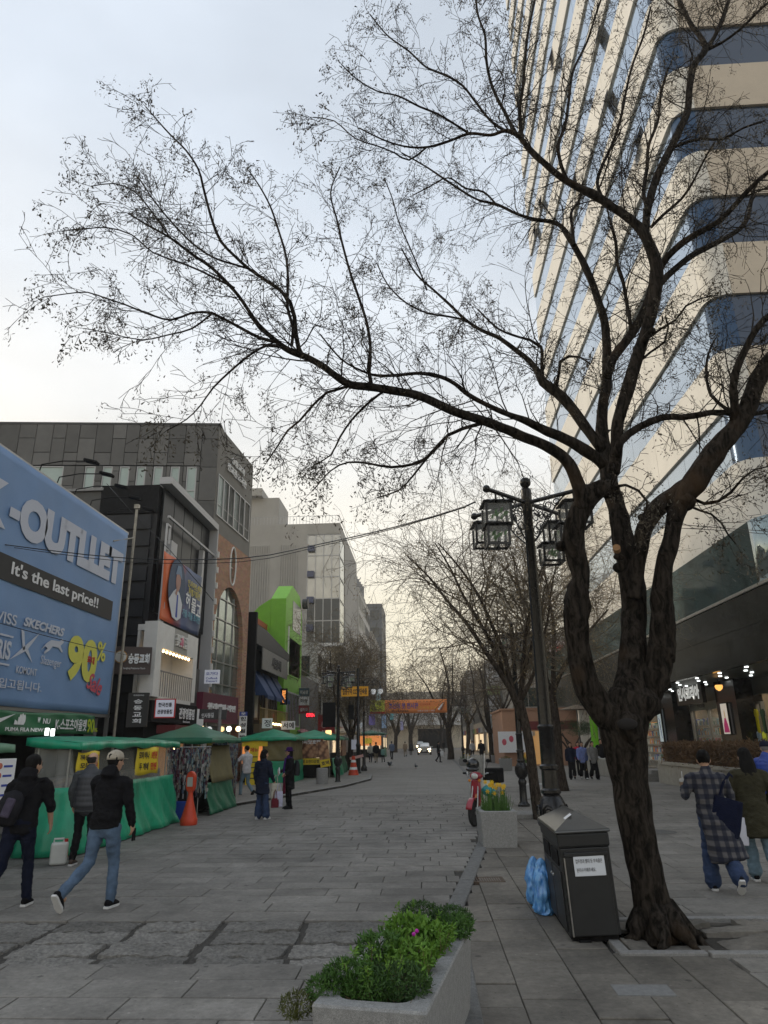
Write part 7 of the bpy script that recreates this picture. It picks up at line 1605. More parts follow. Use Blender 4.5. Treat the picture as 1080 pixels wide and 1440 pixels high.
for k, (px, py, w_, h_, l1, l2, lb) in enumerate(((124, 1071, .66, .36, ('가죽 신발', '세일'), ('모두', '만원'), 'small yellow handwritten sale sign behind the balding man'), (207, 1070, .74, .48, ('모자 하나', '5천원'), ('두 개에', '만원'), 'larger yellow handwritten price sign on the plastic window of the bright green stall'))):
    P = AX(px, py, -6.22); yellow_sign(None, P, 78, w_*(P.y/14), h_*(P.y/14), l1, l2, label=lb)
s3 = stall('dark green souvenir stall hung with strings of trinkets, olive sheet at its front', -7.5, -6.1, 19.6, 22.3, 1.88, 15, M_tarpd, M_tarpd, green=(0, .8), clear=None, flare=(.35, .12), roof='hip', sides='F')
MB().sheet(wallgrid([(.7, -.9), (.7, 1.35)], .78, 1.75, .22, .03, 4, 6, .02)).build('olive_sheet', M_tarpolive, s3, smooth=180, solid=.006)
# trinkets: strings of small bright things on the near end
rs = np.random.default_rng(9)
def trinkets(label, P0, P1, z0, z1, n, cols_, seed):
    t = thing('trinket_rack', label, 'souvenirs', tuple(P0)); rs = np.random.default_rng(seed); d = np.array(P1)-np.array(P0)
    mb = MB(); mm = [mat('trinket_%d' % i, c, .5, 0, 0) for i, c in enumerate(cols_)]
    for _ in range(n):
        u = (int(rs.integers(0, 9))+rs.normal(.5, .2))/9; ci = int(rs.integers(0, len(mm))); zt_ = z1-rs.random()*.15; l_ = rs.uniform(.15, (z1-z0)); x, y = d[0]*u, d[1]*u-rs.uniform(.02, .12); z = zt_
        while z > zt_-l_ and z > z0:
            h_ = rs.uniform(.05, .13); mb.cur = ci if rs.random() < .6 else int(rs.integers(0, len(mm))); w_ = rs.uniform(.012, .03); mb.cb((x+rs.normal(0, .012), y+rs.normal(0, .02), z-h_/2), (w_*2, w_, h_), rz=rs.uniform(0, 3)); z -= h_+.01
    mb.build('trinkets', mm, t, kind='stuff'); MB().tube([(0, 0, z1), (d[0], d[1], z1)], .012, 6).build('rail', M_alu, t); return t
tc_ = [(.20, .21, .21), (.06, .09, .14), (.14, .22, .24), (.09, .03, .05), (.24, .22, .18), (.02, .02, .022), (.3, .3, .3), (.07, .05, .09)]
a, b = G(236, 1150), G(292, 1150)
trinkets('dense hanging strings of pale trinkets on the near end of the souvenir stall', (AY(236, 1060, 18.6).x, 18.75, 0), (AY(292, 1060, 18.6).x, 18.9, 0), .55, 1.72, 190, tc_, 2)
trinkets('bunch of light blue and white trinkets on the olive sheet', (AY(281, 1060, 20).x, 20.0, 0), (AY(304, 1060, 21).x, 20.9, 0), 1.05, 1.5, 80, [tc_[i] for i in (0, 2, 4, 6, 1)], 3)
trinkets('hanging keyrings at the far end of the souvenir stall', (AY(299, 1050, 22.6).x, 22.7, 0), (AY(318, 1050, 22.6).x, 22.8, 0), 1.0, 1.85, 120, [tc_[i] for i in (0, 2, 4, 6)], 4)
trinkets('tall dark rack of pink and white souvenirs beyond the souvenir stall', (AY(319, 1080, 24).x, 24.2, 0), (AY(330, 1080, 24).x, 24.3, 0), .1, 1.9, 160, [tc_[i] for i in (5, 5, 3, 0, 5, 6)], 5)
bx = G(222, 1160); o = MB().box(-.2, .2, -.15, .15, 0, .42).build('blue_crate', mat('blue_crate', (.015, .05, .28), .5), None, bevel=.02, loc=(-6.25, 18.75, 0)); tag(o, 'dark blue crate on the ground behind the orange barrier post', 'crate')
o = MB().ball((0, 0, 0), .05, 10, 6).build('stall_bulb', M_bulb, None, loc=AY(243, 1054, 18.9)); tag(o, 'glowing warm bulb under the roof of the souvenir stall', 'lamp')
s4 = stall('small green pyramid-roofed food stall with an open lit counter', -8.55, -6.25, 33.5, 36.5, 1.95, 22, roof='hip', green=(0, 1.0), clear=None, flare=(.1, .05), sides='')
MB().sheet(wallgrid([(-.1, -1.5), (1.15, -1.5), (1.15, 1.5)], .02, 1.0, .12, .05, 5)).build('tarp_wall', M_tarp, s4, smooth=180, solid=.006)
MB().sheet(wallgrid([(-.1, -1.5), (1.15, -1.5), (1.15, 1.5)], 1.0, 1.95, .05, .0, 5)).build('olive_sheet', M_tarpolive, s4, smooth=180, solid=.006)
MB().box(-1.1, -.2, -1.45, -1.3, .9, 1.9).build('lit_back', mat('stall_glow', (.5, .2, .08), .6, emit=(1, .35, .1), estr=.5), s4); MB().box(-1.1, .1, -1.62, -1.6, 1.65, 1.9).build('menu_strip', M_yellow, s4)
yb = thing('yellow_standing_sign', 'tall ragged yellow menu board standing left of the food stall', 'sign', (AY(355, 1080, 32).x, 32, 0)); MB().prism([(-.3, 0), (.3, 0), (.3, .8), (.2, .85), (.25, 1.75), (-.15, 1.75), (-.15, 1.1), (-.3, 1.05)], 0, .05).build('board', M_yellow, yb); text('메뉴', yb, .05, 1.5, .2, M_inkred, -.01, .02)
for k in range(5): MB().box(-.2, .2-.03*k, -.008, -.002, 1.2-k*.22, 1.24-k*.22).build('menu_line', M_ink, yb)
s5 = stall('green food stall with large printed food banners and a pyramid roof', -7.3, -4.95, 37.5, 41.5, 1.95, 31, roof='hip', green=(0, 1.0), clear=None, flare=(.25, .05), sides='F')
def foodmat():
    m = bpy.data.materials.new('food_print'); m.use_nodes = True; t = m.node_tree; bb = t.nodes['Principled BSDF']; g = t.nodes.new('ShaderNodeTexCoord'); v = t.nodes.new('ShaderNodeTexVoronoi'); v.inputs['Scale'].default_value = 5; t.links.new(g.outputs['Object'], v.inputs['Vector'])
    r = t.nodes.new('ShaderNodeValToRGB'); e = r.color_ramp.elements; e[0].position = 0; e[0].color = (.55, .36, .22, 1); e[1].position = .75; e[1].color = (.12, .05, .03, 1); x_ = e.new(.4); x_.color = (.42, .22, .12, 1); t.links.new(v.outputs['Distance'], r.inputs[0]); t.links.new(r.outputs[0], bb.inputs['Base Color']); return m
M_food = foodmat()
fb = thing('food_banner', 'wide printed food banner with yellow price strip on the second green food stall', 'banner', (AY(432, 1060, 37).x, 37.05, 0)); wf = AY(455, 1060, 37).x-AY(410, 1060, 37).x
MB().box(-wf/2, wf/2, 0, .02, 1.05, 1.95).build('print', M_food, fb); MB().box(-wf/2+.25, wf/2, -.01, -.001, .72, 1.02).build('yellow_strip', M_yellow, fb); text('수제 오란다강정', fb, .1, .87, .2, M_ink, -.015, .02, width=wf*.6, height=.16); text('찹쌀씨앗호떡', fb, 0, 1.8, .2, M_letterwhite, -.015, .03, width=wf*.8, height=.2)
fb = thing('food_banner', 'narrow leaning food banner at the road corner of the second green food stall', 'banner', (AY(461, 1060, 37).x, 37.0, 0)); fb.rotation_euler = (0, R(-9), R(20)); MB().box(-.26, .26, 0, .02, .98, 1.85).build('print', M_food, fb); MB().box(-.26, .26, 0, .02, .62, .975).build('yellow_strip', M_yellow, fb); text('호떡', fb, 0, .8, .2, M_ink, -.01, .02, width=.4, height=.2)
sl = thing('stall_lamp', 'warm glowing box lamp on the roof of the second food stall', 'lamp', AY(462, 1031, 40)); MB().cb((0, 0, 0), (.3, .3, .3)).build('shade', mat('warm_shade', (.8, .5, .2), .5, emit=(1, .6, .25), estr=1.6), sl, bevel=.03)
s6 = stall('green tarpaulin stall behind the left lamp post, mostly hidden', -7.2, -5.2, 43.0, 46.0, 1.95, 35, M_tarpd, roof='hip', green=(0, 1.0), clear=None, flare=(.2, .05), sides='F')
MB().box(1.1, 1.2, -1.2, 1.0, 1.0, 1.9).build('print', M_food, s6)
s7 = stall('far dark green stall with warm lamps beyond the pedestrians', -8.3, -5.2, 86, 92, 2.6, 39, M_tarpd, roof='hip', green=(0, 1.1), clear=None, flare=(.2, .05), sides='F'); MB().box(-1.4, 1.4, -2.9, -2.8, 1.3, 2.4).build('lit_back', MATS['stall_glow'], s7)
s8 = stall('far beige canopy stall in front of the white shop houses', -9.0, -6.4, 64, 69, 2.5, 41, M_tarpolive, mat('beige_canvas', (.45, .36, .24), .7), roof='hip', green=(0, .1), clear=None, flare=(.1, .05), sides='')
# wind break stand left edge: small white price board
wbd = thing('price_board', 'white laminated price board leaning on the leftmost stall', 'sign', AX(4, 1098, -6.1), 75); MB().box(-.2, .2, 0, .02, -.3, .3).build('board', M_whitesign, wbd, bevel=.005)
for k in range(4): MB().ball((-.09, -.005, .2-.13*k), (.045, .006, .045), 8, 5).build('print', mat('price_print', (.5, .15, .1), .6), wbd); MB().box(-.02, .14, -.004, -.001, .18-.13*k, .21-.13*k).build('text_line', M_inkblue, wbd)
# jerrycan
jc = thing('jerrycan', 'white plastic jerrycan with a red cap on the ground at the stall corner', 'jerrycan', (G(81, 1216).x, G(81, 1216).y, 0), 25)
mb = MB(); mb.box(-.13, .13, -.09, .09, 0, .33); mb.build('can_body', mat('white_plastic', (.55, .56, .54), .35, 0, 6, .08), jc, bevel=.035); MB().tube([(-.09, 0, .33), (-.09, 0, .38), (.05, 0, .38), (.05, 0, .33)], .016, 8).build('handle', MATS['white_plastic'], jc); MB().cyl((.09, 0, .33), (.09, 0, .375), .028, 12).build('cap', M_red, jc); MB().box(.131, .134, -.05, .05, .1, .2).build('label_sticker', mat('orange_sticker', (.65, .25, .03), .5), jc)
# orange barrier post
q = G(265, 1160); bp = thing('barrier_post', 'orange red plastic barrier post with a flat head beside the bright green stall', 'barrier post', (q.x, q.y, 0), -10)
M_or = mat('orange_plastic', (.55, .055, .02), .45, 0, 5, .12)
MB().lathe([(.19, 0), (.2, .03), (.2, .12), (.18, .16), (.13, .34), (.075, .55), (.055, .68), (.06, .72)], n=24).build('base', M_or, bp, smooth=40)
mb = MB(); mb.prism([(.115*math.cos(t)*(1 if True else 1), .93+(.17*math.sin(t)+(.08 if math.sin(t) > 0 else -.06))) for t in np.linspace(0, 2*math.pi, 25)[:-1]], -.06, .06); mb.build('head', M_or, bp, bevel=.02); MB().box(-.07, .07, -.068, -.061, .84, 1.05).build('notice_sticker', mat('grey_sticker', (.4, .38, .36), .5), bp)
# bollard, cone
q = G(453, 1105); o = MB().lathe([(.26, 0), (.26, .68), (.24, .72), (.02, .72)], n=20).build('stone_bollard', M_granite, None, smooth=35, loc=q); tag(o, 'short grey granite cylinder bollard beside the left lamp post', 'bollard')
q = G(497, 1092); cn = thing('traffic_cone', 'red and white traffic cone with a tape ribbon at the left kerb', 'traffic cone', (q.x, q.y, 0))
MB().box(-.45, .45, -.35, .35, 0, .05).build('rubber_base', M_blackmat, cn, bevel=.01); 
for k, (r0, r1, z0, z1, mm) in enumerate(((.3, .22, .05, .35, M_or), (.22, .19, .351, .48, M_whitesign), (.19, .14, .481, .72, M_or), (.14, .11, .721, .85, M_whitesign), (.11, .08, .851, 1.05, M_or))): MB().lathe([(r0, z0), (r1, z1)], n=16).build('cone_band', mm, cn, smooth=35)
MB().box(0, .75, -.02, .02, .86, 1.0, Matrix.Rotation(R(-12), 4, 'Y')).build('tape', mat('pink_tape', (.6, .35, .33), .5), cn)
# street name sign
q = Vector((AX(307, 1050, -6.9).x, AX(307, 1050, -6.9).y, 0)); sn = thing('street_name_sign', 'grey post with a dark street name blade behind the souvenir stall', 'sign', (q.x, q.y, 0)); Ys = q.y
zS = AY(307, 1005, Ys).z; MB().cyl((0, 0, 0), (0, 0, zS+.25), .06, 10).build('post', M_grey, sn); wS = AY(309, 1005, Ys).x-AY(275, 1005, Ys).x
MB().box(-wS, .1, -.03, .03, zS-.16, zS+.16, Matrix.Rotation(R(2.5), 4, 'Y')).build('blade', M_darkgrey, sn); text('인사동길', sn, -wS*.5, zS-.02, .2, M_letterwhite, -.04, .02, width=wS*.5, height=.16, rot=2.5)

# motor scooter seen from the front
q = G(668, 1163); ms = thing('motor_scooter', 'red and white motor scooter parked at the kerb with a black helmet on its mirror', 'scooter', (q.x+.0, q.y+.1, 0), 172)
ms.rotation_euler = (0, 0, R(154)); M_tyre = mat('tyre', (.015, .015, .015), .8, 0, 30, .2); M_scred = mat('scooter_red', (.32, .012, .03), .3, 0, 3, .1, coat=.5); M_scw = mat('scooter_white', (.5, .52, .48), .35)
# local: +y is the rider's forward direction, wheels on the y axis
def wheel(y, r, name='wheel'):
    o = MB().lathe([(r-.055, -.035), (r-.02, -.04), (r, -.02), (r+.004, 0), (r, .02), (r-.02, .04), (r-.055, .035)], n=28); o.v = [(v[2], y+v[0], v[1]+r) for v in o.v]; w_ = o.build(name, M_tyre, ms, smooth=40)
    m2 = MB()
    m2.tube([(0, y+(r-.06)*math.cos(t), r+(r-.06)*math.sin(t)) for t in np.linspace(0, 2*math.pi, 25)], .014, 6)
    for k in range(10): a = k*math.pi/5; m2.tube([(0, y, r), (0, y+(r-.06)*math.cos(a), r+(r-.06)*math.sin(a))], .005, 4)
    m2.cyl((-.05, y, r), (.05, y, r), .035, 10); m2.build('rim', M_chrome, w_); return w_
wheel(.0, .27); wheel(-1.2, .27)
for s_ in (-1, 1): MB().tube([(.075*s_, 0, .27), (.075*s_, -.06, .5), (.06*s_, -.17, .85)], .02, 8).build('fork_leg', M_chrome, ms)
mb = MB(); mb.sheet([[(x*.07, .30*math.cos(t), .27+.31*math.sin(t)) for x in (-1, -.5, .5, 1)] for t in np.linspace(.3, 2.6, 12)]); mb.build('front_fender', M_scred, ms, smooth=180, solid=.006)
mb = MB(); g = []
for i in range(9):
    t = i/8; z = .34+.58*t; row = []
    for j in range(9): u = j/8*2-1; row.append((u*(.26-.08*abs(t-.6)), -.24-.06*t-.16*abs(u)**2, z))
    g.append(row)
mb.sheet(g); mb.build('leg_shield', M_scw, ms, smooth=180, solid=.012)
mb = MB(); mb.prism([(-.09, .40), (.09, .40), (.12, .68), (.09, .95), (-.09, .95), (-.12, .68)], -.24, -.14); mb.build('front_cowl', M_scred, ms, bevel=.025)
mb = MB(); mb.ball((0, -.24, 1.02), (.15, .12, .09), 16, 9); mb.build('handlebar_cowl', M_scred, ms, smooth=180); MB().ball((0, -.13, 1.02), (.085, .045, .065), 14, 8).build('headlight', mat('headlamp_glass', (.7, .72, .72), .1, .2), ms, smooth=180)
for s_ in (-1, 1):
    MB().tube([(.1*s_, -.26, 1.03), (.25*s_, -.3, 1.08), (.36*s_, -.36, 1.07)], .014, 8).build('handlebar', M_chrome, ms); MB().tube([(.27*s_, -.31, 1.075), (.37*s_, -.37, 1.07)], .021, 8).build('grip', M_blackmat, ms)
    m2 = MB(); m2.tube([(.2*s_, -.29, 1.07), (.26*s_, -.3, 1.3)], .007, 6); m2.ball((.28*s_, -.3, 1.34), (.06, .012, .04), 12, 6); m2.build('mirror', M_blackmat, ms); MB().ball((.12*s_, -.12, .93), (.035, .025, .03), 10, 6).build('indicator', mat('amber_lens', (.7, .25, .02), .3), ms)
mb = MB(); mb.sheet([[((j/6*2-1)*(.2-.03*i/6), -.2-.12*i/6-.05*(j/6*2-1)**2, 1.05+.42*i/6) for j in range(7)] for i in range(7)]); mb.build('windscreen', mat('smoked_screen', (.25, .24, .21), .15, alpha=.6), ms, smooth=180, solid=.004)
for s_ in (-1, 1): MB().tube([(.2*s_, -.2, 1.0), (.2*s_, -.3, 1.5)], .008, 6).build('screen_stay', M_chrome, ms)
MB().box(-.12, .12, -1.15, -.45, .25, .42).build('footboard_body', M_blackmat, ms, bevel=.03); mb = MB(); mb.ball((0, -.85, .62), (.15, .42, .17), 18, 10); mb.build('rear_body', M_scw, ms, smooth=180); mb = MB(); mb.ball((0, -.80, .78), (.14, .38, .06), 18, 8); mb.build('seat', M_blackmat, ms, smooth=180)
MB().box(-.2, .2, -1.5, -1.1, .82, 1.15).build('carrier_box', M_blackmat, ms, bevel=.03); MB().tube([(.1, -.95, .3), (.22, -1.1, .0)], .012, 6).build('side_stand', M_chrome, ms)
for k in range(3): MB().prism([(-.08+.06*k, .62-.1*k), (-.02+.06*k, .66-.1*k), (.06+.05*k, .50-.08*k), (.0+.05*k, .52-.08*k)], .0, .002, ).build('flame_decal', mat('decal_orange', (.7, .3, .12), .5), ms, loc=(0, -.13, 0))
p = AY(665, 1077, q.y); hm = thing('helmet', 'black open helmet hung on the scooter mirror', 'helmet', p); mb = MB(); mb.ball((0, 0, .03), (.14, .16, .14), 18, 10); mb.build('shell', mat('gloss_black', (.015, .015, .016), .2, coat=.6), hm, smooth=180); MB().ball((-.02, -.1, -.07), (.15, .11, .055), 14, 7).build('visor_peak', MATS['gloss_black'], hm, smooth=180)
p = AY(688, 1112, q.y+.0); tb = thing('teal_bag', 'crumpled teal plastic bag on the scooter footboard', 'bag', p); mb = MB(); mb.ball((0, 0, 0), (.16, .14, .12), 16, 10); mb.v = [tuple(Vector(v)*(1+.3*noise.noise(Vector(v)*9))) for v in mb.v]; mb.build('bag_body', mat('teal_plastic', (.02, .22, .24), .35, 0, 6, .2), tb, smooth=180)

# cars far down the road
def car(label, px, py, s=1.0, wid=1.85, colr=(.55, .56, .57), h_=1.5, lights=True, hidden=False):
    q = G(px, py); t = thing('car', label, 'car', (q.x, q.y, 0), 0, 'white cars coming up the road'); M_c = mat('car_white', colr, .25, .2, coat=.6); hw_ = wid/2
    sec = [(-hw_, .35), (-hw_, .8), (-hw_*.97, .95), (-hw_*.80, 1.02), (-hw_*.68, h_-.08), (-hw_*.55, h_), (hw_*.55, h_), (hw_*.68, h_-.08), (hw_*.80, 1.02), (hw_*.97, .95), (hw_, .8), (hw_, .35)]
    mb = MB(); rows_ = []
    for y, kz, kx in ((0, .62, .86), (.12, .66, .95), (.9, .72, 1), (1.7, 1.0, 1), (3.2, 1.0, 1), (4.1, .8, .97), (4.3, .7, .9)):
        rows_.append([(x*kx, y, .3+(z-.3)*(kz if z > .8 else min(1, kz+.15))) for x, z in sec])
    k = len(sec); mb.add([p for r_ in rows_ for p in r_], [(i*k+j, i*k+(j+1) % k, (i+1)*k+(j+1) % k, (i+1)*k+j) for i in range(6) for j in range(k)]+[tuple(range(k-1, -1, -1))]); mb.build('body', M_c, t, smooth=35)
    MB().add([(-hw_*.74, .93, .99), (hw_*.74, .93, .99), (hw_*.56, 1.66, h_-.07), (-hw_*.56, 1.66, h_-.07)], [(0, 1, 2, 3)]).build('windscreen', M_glassclear, t, loc=(0, -.03, .05))
    for s_ in (-1, 1): 
        w_ = MB(); w_.cyl((s_*(hw_-.2), .75, .32), (s_*(hw_-.01), .75, .32), .32, 18); w_.build('wheel', M_tyre, t); w_ = MB(); w_.cyl((s_*(hw_-.2), 3.5, .32), (s_*(hw_-.01), 3.5, .32), .32, 18); w_.build('wheel', M_tyre, t)
        MB().ball((s_*hw_*.68, .0, .68), (.2, .06, .09), 12, 6).build('headlight', mat('car_headlight', (1, .9, .7), .3, emit=(1, .82, .5), estr=9), t); MB().ball((s_*hw_*.72, .02, .42), (.1, .05, .08), 10, 6).build('fog_light', MATS['car_headlight'], t)
        MB().ball((s_*(hw_+.1), 1.2, .98), (.1, .06, .08), 10, 6).build('mirror', M_c, t)
    MB().box(-.4, .4, -.04, .0, .42, .58).build('grille', M_blackmat, t); MB().box(-.26, .26, -.06, -.042, .44, .56).build('number_plate', M_whitesign, t); MB().box(-hw_*.86, hw_*.86, -.02, .3, .18, .36).build('bumper', M_darkgrey, t); return t
car('white car with lit headlights coming up the road', 597, 1061.5); car('second pale car just behind the white one, mostly hidden', 591, 1054, h_=1.6)

# pigeons
for k, (px, py, rz, lb) in enumerate(((548, 1079, 70, 'dark grey pigeon with raised wings on the road, left one'), (585, 1081, 20, 'small dark pigeon standing on the road, right one'))):
    q = G(px, py); t = thing('pigeon', lb, 'pigeon', (q.x, q.y, 0), rz, 'pigeons on the road'); mp_ = mat('pigeon_feather', (.07, .075, .085), .7, 0, 20, .3)
    mb = MB(); mb.tube([(0, -.16, .15), (0, -.1, .16), (0, 0, .17), (0, .08, .2), (0, .12, .26), (0, .14, .31), (0, .17, .32), (0, .2, .31)], [.012, .04, .075, .065, .035, .03, .025, .005], 12); mb.build('body', mp_, t, smooth=180)
    MB().box(-.045, .045, -.28, -.1, .13, .15).build('tail', mp_, t, bevel=.005)
    for s_ in (-1, 1):
        MB().tube([(.03*s_, 0, .13), (.03*s_, .0, .0), (.03*s_, .04, .0)], .007, 5).build('leg', mat('pigeon_leg', (.3, .08, .07), .7), t)
        if k == 0: MB().add([(s_*.05, .05, .2), (s_*.2, .08, .34), (s_*.34, -.02, .4), (s_*.22, -.12, .3), (s_*.05, -.1, .19)], [(0, 1, 2, 3, 4)]).build('wing', mp_, t, solid=.01)
        else: MB().ball((s_*.06, -.03, .18), (.025, .12, .05), 10, 6).build('wing', mp_, t, smooth=180)
# parasol, pine and green vertical banner by the salmon building
pr = thing('parasol', 'thin flat brown parasol in front of the salmon building', 'parasol', (AY(815, 1040, 46).x, 46, 0)); zP = AY(815, 992, 46).z; MB().cyl((0, 0, 0), (0, 0, zP), .04, 8).build('pole', M_grey, pr); MB().lathe([(1.1, 0), (1.0, .04), (.05, .3)], (0, 0, zP-.25), 16).build('canopy', mat('brown_canvas', (.12, .09, .06), .8), pr, smooth=30)
gb = thing('vertical_banner', 'bright lime green vertical banner behind the walking schoolgirls', 'banner', (AY(836, 1030, 40).x, 40, 0)); z1_, z0_ = AY(834, 1000, 40).z, AY(838, 1044, 40).z
MB().sheet([[(.36*(i/4-.5)*1.1, .06*math.sin(j*.5), z0_-.6+(z1_-z0_+.9)*j/12) for j in range(13)] for i in range(5)]).build('banner_cloth', mat('lime_banner', (.22, .62, .03), .6), gb, smooth=180, solid=.01); MB().cyl((.24, 0, 0), (.24, 0, z1_+.4), .03, 8).build('pole', M_grey, gb)
pn = thing('pine_tree', 'small flat-topped dark green pine with bare twisted stems before the salmon building', 'tree', (AY(812, 1065, 44).x, 44, 0)); rs = np.random.default_rng(3)
mb = MB()
for k in range(7): a = k*.9; mb.tube([(0.1*math.cos(a), .1*math.sin(a), 0), (.25*math.cos(a), .25*math.sin(a), .8), (.7*math.cos(a+.4), .7*math.sin(a+.4), 1.5), (1.3*math.cos(a+.2), 1.3*math.sin(a+.2), 2.1)], [.09, .07, .05, .03], 7)
mb.build('trunk', M_barkfar, pn, smooth=180); F = Fast()
for k in range(16): a = rs.uniform(0, 6.3); r_ = rs.uniform(.2, 1.7); leaves(F, (r_*math.cos(a), r_*math.sin(a), 2.2+rs.uniform(-.1, .45)), rs, 420, (.55, .55, .18), .11, .16)
F.build('crown', leafmat('pine_needles', (.012, .035, .012), (.04, .085, .025), 2), pn, kind='stuff')
# vertical banners and lit signs down the left side, small but countable
sgn = [(532, 985, .5, 2.6, (.35, .5, .52), 'tall pale blue banner hung on a far left facade', 88), (523, 1012, .7, 1.2, (.12, .1, .28), 'violet banner on the far left facade below the pale blue one', 84), (540, 1015, .6, 1.6, (.2, .3, .45), 'blue banner on the far left facade right of the violet one', 98), (551, 1005, .5, 1.5, (.1, .35, .4), 'turquoise upright sign far along the left row', 110),
       (505, 1020, .6, .5, (.5, .55, .6), 'small pale lit sign behind the globe lamp post', 66), (517, 1042, .8, .5, (.65, .5, .05), 'round yellow shop sign at head height in the far left row', 70), (498, 1047, .35, .6, (.4, .42, .5), 'white notice sheet on the tree behind the traffic cone', 47), (565, 1020, .5, 1.5, (.3, .3, .5), 'pale violet upright sign far along the left row', 120)]
for px, py, w_, h_, c, lb, Y in sgn:
    p = AY(px, py, Y); t = thing('hanging_sign', lb, 'sign', p, 10, 'small signs down the left side'); MB().box(-w_/2, w_/2, 0, .08, -h_/2, h_/2).build('panel', mat('sg_%d_%d' % (px, py), c, .5, emit=c, estr=.2), t)
# ------------------------------------------------------------------ people
def et(mb, pts, rad, n=14, flat=1.0):
    """closed elliptical tube; rad (side, front) at each point, ends rounded off"""
    pts = [Vector(p) for p in pts]; rad = [r if isinstance(r, (tuple, list)) else (r, r) for r in rad]
    def cap(p, q, r):
        d = (p-q); d = d.normalized() if d.length > 1e-6 else Vector((0, 0, 1)); k = min(r)
        return [(p+d*k*.75*flat, (r[0]*.55, r[1]*.55)), (p+d*k*.95*flat, (r[0]*.15, r[1]*.15))]
    a = cap(pts[0], pts[1], rad[0]); b = cap(pts[-1], pts[-2], rad[-1])
    P = [a[1][0], a[0][0]]+pts+[b[0][0], b[1][0]]; Rd = [a[1][1], a[0][1]]+rad+[b[0][1], b[1][1]]
    mb.tube(P, Rd, n, ref=(1, 0, 0))
def lerp(a, b, t): return Vector(a)*(1-t)+Vector(b)*t
